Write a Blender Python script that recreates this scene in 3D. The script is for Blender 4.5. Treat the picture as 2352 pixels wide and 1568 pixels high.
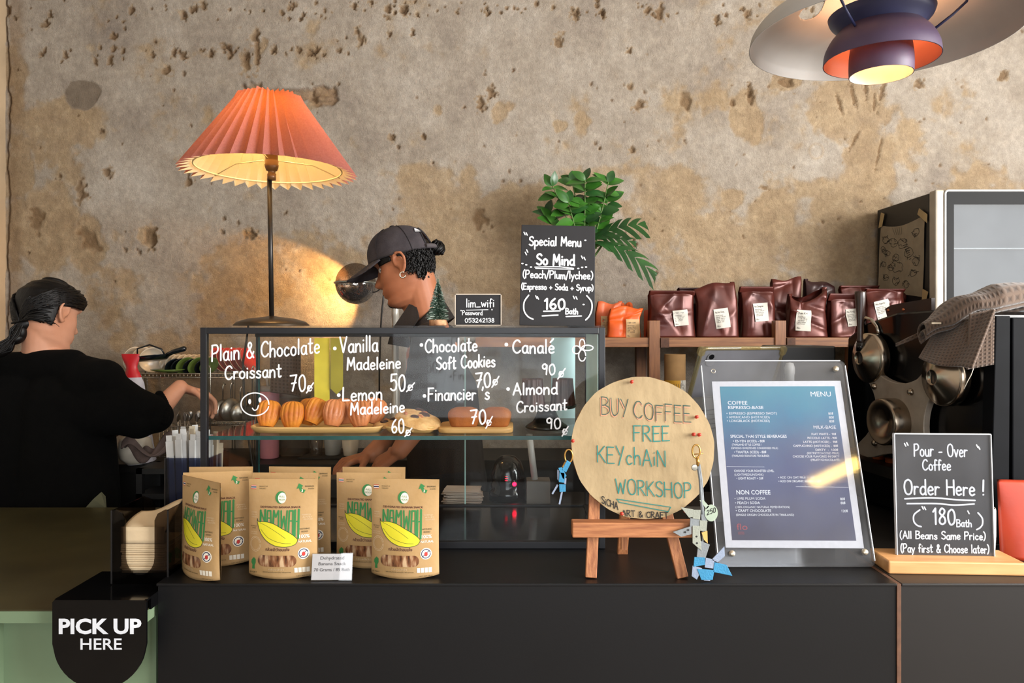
import bpy, bmesh, math, random
import numpy as np
from mathutils import Vector, Matrix, Euler

for o in list(bpy.data.objects):
    bpy.data.objects.remove(o)
SC = bpy.context.scene
COL = SC.collection
R = math.radians
random.seed(7)

# ------------------------------------------------------------------ camera
F_PX, CX, HY = 1700.0, 1176.0, 760.0          # focal length, centre column and horizon row, 2352x1568
EYE = 1.45
cam = bpy.data.objects.new('camera', bpy.data.cameras.new('camera'))
COL.objects.link(cam)
cam.location = (0, 0, EYE)
cam.rotation_euler = (R(90), 0, 0)
cam.data.sensor_width = 36.0
cam.data.lens = 36.0 * F_PX / 2352.0
cam.data.shift_y = (HY - 784.0) / 2352.0
cam.data.clip_start = 0.05
SC.camera = cam

# ------------------------------------------------------------------ light
SC.view_settings.view_transform = 'Standard'
SC.view_settings.look = 'None'
SC.view_settings.gamma = 1.0
SC.view_settings.use_curve_mapping = False
SC.view_settings.exposure = 0.42
SC.cycles.transparent_max_bounces = 40
SC.cycles.max_bounces = 8
SC.cycles.use_denoising = True
SC.cycles.sample_clamp_indirect = 6.0
world = bpy.data.worlds.new('daylight')
SC.world = world
world.use_nodes = True
wn = world.node_tree.nodes
wn['Background'].inputs[0].default_value = (0.86, 0.93, 1.0, 1)
wn['Background'].inputs[1].default_value = 1.0

def area_light(name, loc, target, sx, sy, power, color):
    l = bpy.data.lights.new(name, 'AREA')
    l.shape = 'RECTANGLE'; l.size = sx; l.size_y = sy
    l.energy = power; l.color = color
    o = bpy.data.objects.new(name, l); COL.objects.link(o)
    o.location = loc
    o.rotation_euler = (Vector(target) - Vector(loc)).to_track_quat('-Z', 'Y').to_euler()
    return o
# daylight entering through the shop windows (their openings are in wall_right and wall_front)
area_light('window_daylight_side', (3.34, 0.10, 2.0), (0.1, 2.6, 1.55), 2.3, 1.7, 265, (1.0, 0.98, 0.95))
area_light('window_daylight_front', (0.7, -3.30, 1.75), (0.4, 2.0, 1.45), 3.6, 2.2, 62, (0.97, 0.98, 1.0))

# ------------------------------------------------------------------ helpers
def lin(h):
    if isinstance(h, str):
        h = h.lstrip('#'); c = [int(h[i:i+2], 16)/255 for i in (0, 2, 4)]
    else:
        c = list(h)
    return tuple(x/12.92 if x <= .04045 else ((x+.055)/1.055)**2.4 for x in c) + (1.0,)

def W(px, py, Y):
    s = Y/F_PX
    return Vector(((px-CX)*s, Y, EYE-(py-HY)*s))
def S(Y): return Y/F_PX

MATS = {}
def mat(name, col, rough=.5, metal=0., var=.10, vscale=18., bump=0., bscale=60., coat=0., spec=.5,
        emit=None, estr=0., stretch=None, col2=None, sheen=0., trans=0., alpha=1.):
    """principled material with a procedural noise that varies colour, roughness and relief"""
    if name in MATS: return MATS[name]
    m = bpy.data.materials.new(name); m.use_nodes = True
    nt = m.node_tree; N = nt.nodes; L = nt.links
    b = N['Principled BSDF']
    tc = N.new('ShaderNodeTexCoord'); mp = N.new('ShaderNodeMapping')
    if stretch: mp.inputs['Scale'].default_value = stretch
    L.new(tc.outputs['Object'], mp.inputs['Vector'])
    nz = N.new('ShaderNodeTexNoise'); nz.inputs['Scale'].default_value = vscale; nz.inputs['Detail'].default_value = 5
    L.new(mp.outputs['Vector'], nz.inputs['Vector'])
    rp = N.new('ShaderNodeValToRGB')
    c = lin(col)
    c2 = lin(col2) if col2 else tuple(min(1, x*(1+var)) for x in c[:3]) + (1,)
    c1 = c if col2 else tuple(x*(1-var) for x in c[:3]) + (1,)
    rp.color_ramp.elements[0].position = .32; rp.color_ramp.elements[0].color = c1
    rp.color_ramp.elements[1].position = .68; rp.color_ramp.elements[1].color = c2
    L.new(nz.outputs['Fac'], rp.inputs['Fac'])
    L.new(rp.outputs['Color'], b.inputs['Base Color'])
    b.inputs['Roughness'].default_value = rough
    b.inputs['Metallic'].default_value = metal
    b.inputs['Specular IOR Level'].default_value = spec
    b.inputs['Coat Weight'].default_value = coat
    b.inputs['Sheen Weight'].default_value = sheen
    b.inputs['Transmission Weight'].default_value = trans
    b.inputs['Alpha'].default_value = alpha
    if emit:
        b.inputs['Emission Color'].default_value = lin(emit); b.inputs['Emission Strength'].default_value = estr
    if bump:
        n2 = N.new('ShaderNodeTexNoise'); n2.inputs['Scale'].default_value = bscale; n2.inputs['Detail'].default_value = 4
        L.new(mp.outputs['Vector'], n2.inputs['Vector'])
        bp = N.new('ShaderNodeBump'); bp.inputs['Strength'].default_value = bump; bp.inputs['Distance'].default_value = .002
        L.new(n2.outputs['Fac'], bp.inputs['Height']); L.new(bp.outputs['Normal'], b.inputs['Normal'])
    MATS[name] = m
    return m

def glass(name, tint='#ffffff', refl=.045, rough=.02, grey=0.0, gcol='#ffffff'):
    """thin pane: transparent, mirror-like reflection rising towards grazing angles, optional cloudiness"""
    if name in MATS: return MATS[name]
    m = bpy.data.materials.new(name); m.use_nodes = True
    nt = m.node_tree; N = nt.nodes; L = nt.links; N.clear()
    out = N.new('ShaderNodeOutputMaterial')
    tr = N.new('ShaderNodeBsdfTransparent'); tr.inputs[0].default_value = lin(tint)
    gl = N.new('ShaderNodeBsdfGlossy'); gl.inputs['Roughness'].default_value = rough
    lw = N.new('ShaderNodeLayerWeight'); lw.inputs['Blend'].default_value = .5
    pw = N.new('ShaderNodeMath'); pw.operation = 'POWER'; pw.inputs[1].default_value = 5
    L.new(lw.outputs['Facing'], pw.inputs[0])
    ma = N.new('ShaderNodeMath'); ma.operation = 'MULTIPLY_ADD'; ma.inputs[1].default_value = .8; ma.inputs[2].default_value = refl
    L.new(pw.outputs[0], ma.inputs[0])
    mx = N.new('ShaderNodeMixShader'); L.new(ma.outputs[0], mx.inputs[0])
    base = tr.outputs[0]
    if grey > 0:
        df = N.new('ShaderNodeBsdfDiffuse'); df.inputs[0].default_value = lin(gcol)
        tc = N.new('ShaderNodeTexCoord'); nz = N.new('ShaderNodeTexNoise'); nz.inputs['Scale'].default_value = 9
        L.new(tc.outputs['Object'], nz.inputs['Vector'])
        mm = N.new('ShaderNodeMath'); mm.operation = 'MULTIPLY'; mm.inputs[1].default_value = grey*2
        L.new(nz.outputs['Fac'], mm.inputs[0])
        m2 = N.new('ShaderNodeMixShader'); L.new(mm.outputs[0], m2.inputs[0]); L.new(tr.outputs[0], m2.inputs[1]); L.new(df.outputs[0], m2.inputs[2])
        base = m2.outputs[0]
    L.new(base, mx.inputs[1]); L.new(gl.outputs[0], mx.inputs[2]); L.new(mx.outputs[0], out.inputs[0])
    MATS[name] = m
    return m

def plane(o, u, v, s=1.0):
    """matrix of a plane: local x along u, local y along v, local z out of it"""
    u = Vector(u).normalized(); v = Vector(v).normalized(); n = u.cross(v)
    M = Matrix(((u.x*s, v.x*s, n.x*s, o[0]), (u.y*s, v.y*s, n.y*s, o[1]), (u.z*s, v.z*s, n.z*s, o[2]), (0, 0, 0, 1)))
    return M
def upright(Y):
    """vertical plane at distance Y, measured in units of the photograph's grid (x right, y up = -row)"""
    s = S(Y)
    return Matrix(((s, 0, 0, -CX*s), (0, 0, -s, Y), (0, s, 0, EYE+HY*s), (0, 0, 0, 1)))

class MB:
    def __init__(self): self.v = []; self.f = []; self.m = []; self.s = []
    def add(self, vs, fs, mi=0, sm=False, M=None):
        b = len(self.v)
        if M is not None: vs = [M @ Vector(p) for p in vs]
        self.v += [tuple(p) for p in vs]
        self.f += [tuple(i+b for i in f) for f in fs]
        self.m += [mi]*len(fs); self.s += [sm]*len(fs)
        return self
    def box(self, c, s, M=None, mi=0):
        x, y, z = c; a, b, d = s[0]/2, s[1]/2, s[2]/2
        vs = [(x+i*a, y+j*b, z+k*d) for k in (-1, 1) for j in (-1, 1) for i in (-1, 1)]
        return self.add(vs, [(0, 2, 3, 1), (4, 5, 7, 6), (0, 1, 5, 4), (2, 6, 7, 3), (0, 4, 6, 2), (1, 3, 7, 5)], mi, False, M)
    def bb(self, x0, x1, y0, y1, z0, z1, M=None, mi=0):
        return self.box(((x0+x1)/2, (y0+y1)/2, (z0+z1)/2), (abs(x1-x0), abs(y1-y0), abs(z1-z0)), M, mi)
    def tube(self, pts, r, n=10, closed=False, caps=True, mi=0, sm=True, M=None):
        P = [Vector(p) for p in pts]; k = len(P)
        rs = r if isinstance(r, (list, tuple)) else [r]*k
        T = []
        for i in range(k):
            a = P[(i-1) % k] if (closed or i > 0) else P[i]; b = P[(i+1) % k] if (closed or i < k-1) else P[i]
            d = (b-a); T.append(d.normalized() if d.length > 1e-9 else Vector((0, 0, 1)))
        up = Vector((0, 0, 1)) if abs(T[0].z) < .9 else Vector((1, 0, 0))
        nrm = (up - T[0]*up.dot(T[0])).normalized()
        vs = []
        for i in range(k):
            nrm = (nrm - T[i]*nrm.dot(T[i]))
            nrm = nrm.normalized() if nrm.length > 1e-6 else T[i].orthogonal().normalized()
            bi = T[i].cross(nrm)
            for j in range(n):
                a = 2*math.pi*j/n
                vs.append(P[i] + (nrm*math.cos(a) + bi*math.sin(a))*rs[i])
        fs = []
        for i in range(k if closed else k-1):
            i2 = (i+1) % k
            for j in range(n):
                j2 = (j+1) % n
                fs.append((i*n+j, i*n+j2, i2*n+j2, i2*n+j))
        self.add(vs, fs, mi, sm, M)
        if caps and not closed:
            b = len(self.v) - len(vs)
            self.f += [tuple(b+j for j in reversed(range(n))), tuple(b+(k-1)*n+j for j in range(n))]
            self.m += [mi, mi]; self.s += [False, False]
        return self
    def cyl(self, p0, p1, r0, r1=None, n=24, caps=True, mi=0, M=None):
        return self.tube([p0, p1], [r0, r0 if r1 is None else r1], n, False, caps, mi, True, M)
    def lathe(self, prof, n=40, M=None, mi=0, sm=True, close=False):
        """profile of (r, z) turned about local z"""
        vs = []; fs = []; k = len(prof)
        for r, z in prof:
            r = max(r, 1e-5)
            for j in range(n):
                a = 2*math.pi*j/n; vs.append((r*math.cos(a), r*math.sin(a), z))
        for i in range(k if close else k-1):
            i2 = (i+1) % k
            for j in range(n):
                j2 = (j+1) % n; fs.append((i*n+j, i*n+j2, i2*n+j2, i2*n+j))
        return self.add(vs, fs, mi, sm, M)
    def prism(self, poly, t, M=None, mi=0):
        """2-D outline (counter-clockwise) given thickness t along local +z, its face at z=t"""
        n = len(poly)
        vs = [(p[0], p[1], 0) for p in poly] + [(p[0], p[1], t) for p in poly]
        fs = [tuple(reversed(range(n))), tuple(range(n, 2*n))] + [(i, (i+1) % n, n+(i+1) % n, n+i) for i in range(n)]
        return self.add(vs, fs, mi, False, M)
    def flat(self, poly, M=None, mi=0, z=0.):
        return self.add([(p[0], p[1], z) for p in poly], [tuple(range(len(poly)))], mi, False, M)
    def ball(self, c, r, nu=24, nv=16, M=None, mi=0, rot=None):
        r = (r, r, r) if not isinstance(r, (tuple, list)) else r
        vs = []; fs = []
        Q = rot.to_3x3() if rot is not None else None
        for i in range(nv+1):
            t = math.pi*i/nv
            st = max(math.sin(t), 1e-4)
            for j in range(nu):
                a = 2*math.pi*j/nu
                p = Vector((r[0]*st*math.cos(a), r[1]*st*math.sin(a), r[2]*math.cos(t)))
                if Q is not None: p = Q @ p
                vs.append(p + Vector(c))
        for i in range(nv):
            for j in range(nu):
                j2 = (j+1) % nu; fs.append((i*nu+j, (i+1)*nu+j, (i+1)*nu+j2, i*nu+j2))
        fs.append(tuple(reversed(range(nu)))[::-1] if False else tuple(range(nu)))
        fs.append(tuple(nv*nu+j for j in reversed(range(nu))))
        return self.add(vs, fs, mi, True, M)
    def capsule(self, p0, r0, p1, r1, n=20):
        """tapered limb with rounded ends"""
        a = Vector(p0); b = Vector(p1); d = (b-a).normalized()
        pts = []; rs = []
        for k in range(6):
            t = math.pi/2*(1-k/6.); pts.append(a - d*r0*math.sin(t)); rs.append(max(r0*math.cos(t), 1e-4))
        for k in range(5):
            t = k/4.; pts.append(a.lerp(b, t)); rs.append(r0+(r1-r0)*t)
        for k in range(1, 7):
            t = math.pi/2*k/6.; pts.append(b + d*r1*math.sin(t)); rs.append(max(r1*math.cos(t), 1e-4))
        return self.tube(pts, rs, n)
    def grid(self, fn, nu, nv, mi=0, sm=True, M=None, wrap=False):
        vs = [fn(i/nu, j/nv) for j in range(nv+1) for i in range(nu+1)]
        fs = [(j*(nu+1)+i, j*(nu+1)+i+1, (j+1)*(nu+1)+i+1, (j+1)*(nu+1)+i) for j in range(nv) for i in range(nu)]
        return self.add(vs, fs, mi, sm, M)
    def ribbon(self, pts, w, M=None, mi=0, z=0.):
        """flat marker stroke along 2-D points with round joints"""
        h = w/2
        self.k = getattr(self, 'k', 0) + 1; e = 1e-5/(M.col[0].to_3d().length if M is not None else 1.)
        z = z + self.k*e*.5                       # later strokes lie on earlier ones
        for i in range(len(pts)-1):
            (x0, y0), (x1, y1) = pts[i], pts[i+1]
            dx, dy = x1-x0, y1-y0; l = math.hypot(dx, dy)
            if l < 1e-9: continue
            nx, ny = -dy/l*h, dx/l*h
            z += e*.02; self.add([(x0+nx, y0+ny, z), (x0-nx, y0-ny, z), (x1-nx, y1-ny, z), (x1+nx, y1+ny, z)], [(0, 1, 2, 3)], mi, False, M)
        for (x, y) in pts:
            z += e*.02; self.add([(x+h*math.cos(a*math.pi/4), y+h*math.sin(a*math.pi/4), z) for a in range(8)], [tuple(range(8))], mi, False, M)
        return self
    def mesh(self, name, mats, origin=(0, 0, 0)):
        me = bpy.data.meshes.new(name)
        o = Vector(origin)
        me.from_pydata([(p[0]-o.x, p[1]-o.y, p[2]-o.z) for p in self.v], [], self.f)
        for m in (mats if isinstance(mats, (list, tuple)) else [mats]): me.materials.append(m)
        me.polygons.foreach_set('material_index', self.m)
        me.polygons.foreach_set('use_smooth', self.s)
        me.update()
        return me
    def build(self, name, mats, parent=None, origin=None, bevel=0, merge=False, solid=0, label=None, subsurf=0):
        """one mesh object; a child is measured from its parent's base (origin: world point subtracted from the vertices)"""
        if origin is None:
            origin = (0, 0, 0)
        me = self.mesh(name, mats, origin)
        ob = bpy.data.objects.new(name, me); COL.objects.link(ob)
        if parent is not None: ob.parent = parent
        if merge:
            bm = bmesh.new(); bm.from_mesh(me); bmesh.ops.remove_doubles(bm, verts=bm.verts, dist=1e-5)
            bmesh.ops.recalc_face_normals(bm, faces=bm.faces); bm.to_mesh(me); bm.free()
        if solid:
            md = ob.modifiers.new('thickness', 'SOLIDIFY'); md.thickness = solid; md.offset = -1
        if subsurf:
            md = ob.modifiers.new('smooth', 'SUBSURF'); md.levels = subsurf; md.render_levels = subsurf
        if bevel:
            md = ob.modifiers.new('edges', 'BEVEL'); md.width = bevel; md.segments = 2; md.limit_method = 'ANGLE'; md.angle_limit = R(40)
        if label: ob['label'] = label
        return ob

def tag(o, label=None, cat=None, group=None, kind=None):
    if label: o['label'] = label
    if cat: o['category'] = cat
    if group: o['group'] = group
    if kind: o['kind'] = kind
    return o
def thing(name, label, cat, loc=(0, 0, 0), rotz=0., group=None):
    o = bpy.data.objects.new(name, None); COL.objects.link(o)
    o.empty_display_size = .05
    o.location = loc; o.rotation_euler = (0, 0, rotz)
    return tag(o, label, cat, group)
def single(mb, name, mats, label, cat, loc=(0, 0, 0), rot=(0, 0, 0), group=None, **k):
    o = mb.build(name, mats, None, **k); o.location = loc; o.rotation_euler = rot
    return tag(o, label, cat, group)
def kids(o): return [c for c in bpy.data.objects if c.parent is o]
def dup(root, loc, rot=(0, 0, 0), label=None, group=None, scale=None):
    r = root.copy(); COL.objects.link(r); r.location = loc; r.rotation_euler = rot
    if scale: r.scale = scale if isinstance(scale, (tuple, list)) else (scale,)*3
    if label: r['label'] = label
    if group: r['group'] = group
    for ch in kids(root):
        c = ch.copy(); COL.objects.link(c); c.parent = r
        for g in kids(ch):
            d = g.copy(); COL.objects.link(d); d.parent = c
    return r

_glyph = {}
def text_geo(s, size, align='LEFT', bold=0., spacing=1.0):
    """outline lettering from the built-in typeface as (verts, faces) in a plane"""
    key = (s, size, align, bold, spacing)
    if key in _glyph: return _glyph[key]
    cu = bpy.data.curves.new('t', 'FONT'); cu.body = s; cu.size = size; cu.align_x = align
    cu.offset = bold*size; cu.space_character = spacing; cu.resolution_u = 3; cu.fill_mode = 'FRONT'
    ob = bpy.data.objects.new('t', cu); COL.objects.link(ob)
    dg = bpy.context.evaluated_depsgraph_get(); dg.update()
    me = bpy.data.meshes.new_from_object(ob.evaluated_get(dg))
    vs = [tuple(v.co) for v in me.vertices]; fs = [tuple(p.vertices) for p in me.polygons]
    bpy.data.objects.remove(ob); bpy.data.curves.remove(cu); bpy.data.meshes.remove(me)
    _glyph[key] = (vs, fs)
    return vs, fs
def put_text(mb, s, x, y, size, M=None, align='LEFT', bold=0., fit=None, mi=0, z=0., spacing=1.0, fn=None, sy=1.0):
    """printed text, baseline at (x, y); fit = wanted width; fn maps a flat point to the surface"""
    if 'M' in s: bold = 0.
    vs, fs = text_geo(s, size, align, bold, spacing)
    if not vs: return
    k = 1.
    if fit:
        w = max(v[0] for v in vs) - min(v[0] for v in vs)
        k = fit/w if w > 0 else 1.
    pts = [(v[0]*k+x, v[1]*sy+y, z) for v in vs]
    if fn: pts = [fn(p[0], p[1]) for p in pts]
    mb.add(pts, fs, mi, False, M)

# ------------------------------------------------------------------ hand lettering: one stroke list per character
HW = {
'A': (.62, "0,0 .3,1|.3,1 .6,0|.12,.36 .5,.36"), 'B': (.56, "0,0 .02,1|0,1 .38,.96 .46,.76 .3,.56 .03,.52|.2,.54 .5,.42 .52,.2 .36,.03 0,0"),
'C': (.6, ".56,.84 .42,.99 .2,.93 .03,.62 .05,.25 .24,.02 .44,.04 .58,.18"), 'D': (.6, "0,0 0,1|0,1 .4,.9 .56,.5 .38,.1 0,0"),
'E': (.5, ".02,1 0,0|0,1 .46,1|0,.52 .38,.53|0,0 .48,.02"), 'F': (.5, ".02,1 0,0|0,1 .48,1|0,.55 .38,.56"),
'G': (.62, ".56,.84 .4,.99 .15,.9 .03,.5 .15,.08 .4,0 .57,.2 .57,.42|.57,.42 .34,.42"), 'H': (.58, "0,1 0,0|.54,1 .54,0|0,.52 .54,.52"),
'I': (.1, ".04,1 .04,0"), 'K': (.54, "0,1 0,0|.5,1 .02,.45|.12,.55 .54,0"), 'L': (.48, ".02,1 0,.02|0,.02 .46,.03"),
'M': (.7, "0,0 .06,1|.06,1 .32,.32|.32,.32 .58,1|.58,1 .66,0"), 'N': (.58, "0,0 .02,1|.02,1 .52,0|.52,0 .54,1"),
'O': (.66, ".33,1 .1,.86 .02,.5 .12,.12 .33,0 .54,.12 .62,.5 .54,.86 .33,1"), 'P': (.54, "0,0 .02,1|0,.98 .36,1 .5,.78 .38,.54 .02,.46"),
'R': (.56, "0,0 .02,1|0,1 .36,.98 .46,.76 .34,.56 .02,.5|.16,.5 .54,0"), 'S': (.54, ".5,.86 .34,1 .1,.9 .06,.68 .26,.53 .48,.38 .48,.14 .28,0 .02,.12"),
'T': (.56, "0,1 .54,1|.27,1 .27,0"), 'U': (.56, "0,1 .02,.3 .14,.03 .34,.02 .5,.28 .52,1"), 'V': (.58, "0,1 .28,0|.28,0 .56,1"),
'W': (.78, "0,1 .2,0|.2,0 .38,.75|.38,.75 .56,0|.56,0 .76,1"), 'Y': (.56, "0,1 .26,.5|.54,1 .16,-.1"), 'Z': (.5, "0,1 .5,1|.5,1 0,0|0,0 .5,0"),
'a': (.48, ".42,.46 .24,.56 .05,.4 .05,.12 .2,0 .36,.1 .42,.4|.42,.54 .42,.12 .48,0"), 'b': (.44, ".02,1 .02,0|.02,.35 .2,.54 .4,.4 .4,.12 .22,0 .02,.08"),
'c': (.42, ".38,.44 .22,.55 .05,.38 .05,.14 .2,0 .4,.1"), 'd': (.48, ".42,.42 .24,.55 .05,.38 .05,.12 .22,0 .42,.14|.43,1 .43,.1 .48,0"),
'e': (.44, ".05,.28 .38,.32 .36,.48 .2,.56 .05,.4 .05,.14 .2,0 .4,.08"), 'f': (.36, ".36,.92 .24,1 .14,.86 .13,0|0,.5 .32,.52"),
'g': (.46, ".4,.46 .22,.55 .05,.38 .06,.12 .22,.02 .4,.2|.41,.52 .41,-.2 .24,-.36 .04,-.26"), 'h': (.46, ".02,1 .02,0|.02,.32 .2,.54 .38,.44 .4,0"),
'i': (.14, ".06,.52 .06,.02|.06,.76 .07,.78"), 'j': (.2, ".12,.52 .12,-.2 .0,-.32|.12,.76 .13,.78"), 'k': (.42, ".02,1 .02,0|.36,.54 .04,.24|.12,.3 .4,0"),
'l': (.14, ".06,1 .06,.02"), 'm': (.66, ".02,.54 .02,0|.02,.32 .16,.54 .3,.42 .31,0|.31,.32 .46,.54 .6,.42 .62,0"),
'n': (.46, ".02,.54 .02,0|.02,.32 .2,.54 .38,.44 .4,0"), 'o': (.46, ".22,.55 .05,.42 .04,.14 .22,0 .4,.12 .4,.42 .22,.55"),
'p': (.44, ".02,.54 .02,-.38|.02,.38 .2,.54 .4,.42 .4,.12 .2,0 .02,.1"), 'q': (.44, ".4,.5 .2,.55 .05,.3 .2,0 .4,.12|.42,.54 .42,-.38"),
'r': (.34, ".02,.54 .02,0|.02,.3 .14,.52 .32,.5"), 's': (.4, ".36,.46 .2,.55 .06,.44 .18,.3 .36,.2 .32,.04 .16,0 .02,.08"),
't': (.36, ".16,.9 .15,.12 .24,0 .34,.06|0,.6 .34,.61"), 'u': (.46, ".02,.54 .04,.14 .18,0 .36,.12 .4,.5|.4,.54 .42,0"),
'v': (.42, "0,.54 .2,0|.2,0 .4,.54"), 'w': (.62, "0,.54 .14,.02|.14,.02 .3,.42|.3,.42 .44,.02|.44,.02 .6,.54"),
'x': (.4, "0,.54 .38,0|.38,.54 0,0"), 'y': (.44, "0,.54 .2,.06|.42,.54 .2,-.05 .06,-.36"), 'z': (.4, "0,.54 .36,.54|.36,.54 0,0|0,0 .38,0"),
'0': (.5, ".24,1 .06,.8 .03,.4 .14,.04 .28,0 .44,.2 .46,.65 .36,.95 .24,1"), '1': (.26, ".02,.78 .18,1|.18,1 .18,0"), '2': (.48, ".03,.8 .2,1 .4,.9 .38,.6 .02,.02|.02,.02 .46,.03"),
'3': (.46, ".03,.88 .22,1 .4,.84 .34,.6 .16,.53|.16,.53 .4,.44 .42,.16 .22,0 .02,.1"), '4': (.5, ".36,1 .02,.34|.02,.34 .48,.36|.36,.7 .35,0"),
'5': (.5, ".46,1 .08,.98|.08,.98 .05,.55|.05,.55 .3,.64 .46,.4 .38,.08 .18,0 .02,.1"), '6': (.48, ".36,1 .12,.7 .03,.3 .14,.03 .34,.04 .44,.28 .3,.48 .06,.36"),
'7': (.5, "0,.94 .46,1|.46,1 .16,0|.1,.46 .42,.52"), '8': (.46, ".22,.54 .06,.74 .2,1 .38,.88 .34,.66 .08,.36 .06,.1 .24,0 .42,.14 .38,.4 .22,.54"),
'9': (.46, ".4,.74 .26,.98 .06,.84 .08,.58 .26,.52 .4,.74|.41,.86 .36,0"), '&': (.62, ".58,.02 .2,.66 .16,.88 .28,1 .4,.86 .34,.66 .08,.36 .06,.12 .24,0 .44,.1 .58,.4"),
'(': (.26, ".22,1.05 .06,.75 .04,.25 .22,-.12"), ')': (.26, ".02,1.05 .2,.75 .2,.25 .02,-.12"), '/': (.36, "0,-.12 .34,1.05"), '+': (.44, ".2,.52 .2,.08|0,.3 .42,.31"),
'-': (.4, ".04,.32 .36,.33"), '_': (.5, "0,-.02 .48,0"), '!': (.16, ".1,1 .05,.26|.05,.02 .06,.03"), "'": (.14, ".08,.92 .02,.68"), '"': (.26, ".02,1 .08,.8|.14,1.02 .2,.82"),
'.': (.14, ".04,.02 .06,.03"), ' ': (.34, ""), 'B/': (.5, "")}
def smooth_line(p, n=5):
    if len(p) < 3: return p
    out = []
    for i in range(len(p)-1):
        p0 = p[i-1] if i > 0 else p[i]; p1 = p[i]; p2 = p[i+1]; p3 = p[i+2] if i+2 < len(p) else p[i+1]
        for k in range(n):
            t = k/n; t2 = t*t; t3 = t2*t
            out.append(tuple(.5*((2*p1[a]) + (-p0[a]+p2[a])*t + (2*p0[a]-5*p1[a]+4*p2[a]-p3[a])*t2 + (-p0[a]+3*p1[a]-3*p2[a]+p3[a])*t3) for a in (0, 1)))
    out.append(p[-1])
    return out
def handwrite(mb, s, x0, y0, h, x1=None, M=None, w=2.5, slope=0., mi=0, z=0., jit=.03, gap=.13, lean=0.):
    """marker lettering: baseline starts at (x0, y0), capital height h, stretched to end at x1"""
    rng = random.Random(sum(ord(c)*(i+3) for i, c in enumerate(s)))
    adv = sum(HW.get(c, HW[' '])[0] + gap for c in s) - gap
    kx = (x1-x0)/adv if x1 is not None else h
    x = 0.
    for c in s:
        wd, st = HW.get(c, HW[' '])
        dy = rng.uniform(-jit, jit); k = 1+rng.uniform(-jit, jit)
        for q in st.split('|'):
            if not q: continue
            p = [tuple(float(a) for a in t.split(',')) for t in q.split()]
            p = smooth_line(p)
            pts = [(x0+(x+a*1.0+lean*b)*kx, y0+(b*k+dy)*h + slope*(x+a)*kx) for a, b in p]
            mb.ribbon(pts, w, M, mi, z)
        x += wd + gap
def stroke(mb, pts, w, M=None, mi=0, z=0., smooth=True):
    mb.ribbon(smooth_line(pts) if smooth else pts, w, M, mi, z)
def ellipse(cx, cy, rx, ry, n=28, a0=0., a1=360.):
    return [(cx+rx*math.cos(R(a0+(a1-a0)*i/n)), cy+ry*math.sin(R(a0+(a1-a0)*i/n))) for i in range(n+(1 if abs(a1-a0) < 360 else 0))]
def rrect(x0, y0, x1, y1, r, n=5):
    out = []
    for cx, cy, a in ((x1-r, y0+r, -90), (x1-r, y1-r, 0), (x0+r, y1-r, 90), (x0+r, y0+r, 180)):
        out += [(cx+r*math.cos(R(a+90*i/n)), cy+r*math.sin(R(a+90*i/n))) for i in range(n+1)]
    return out
# ================================================================== ROOM
YW = 3.05
rng = np.random.default_rng(11)
def vnoise(x, y, cell, seed):
    g = np.random.default_rng(seed).random((512, 512))
    u = x/cell; v = y/cell
    i = np.floor(u).astype(int); j = np.floor(v).astype(int)
    fu = u-i; fv = v-j
    fu = fu*fu*(3-2*fu); fv = fv*fv*(3-2*fv)
    i %= 511; j %= 511
    return (g[j, i]*(1-fu)+g[j, i+1]*fu)*(1-fv) + (g[j+1, i]*(1-fu)+g[j+1, i+1]*fu)*fv
def fbm(x, y, cell, seed, octv=4, gain=.5):
    s = 0.; a = 1.; t = 0.
    for k in range(octv):
        s = s + a*vnoise(x+17.3*k, y+9.1*k, cell/2**k, seed+k); t += a; a *= gain
    return s/t
def sstep(a, b, x):
    t = np.clip((x-a)/(b-a), 0, 1); return t*t*(3-2*t)

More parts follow.
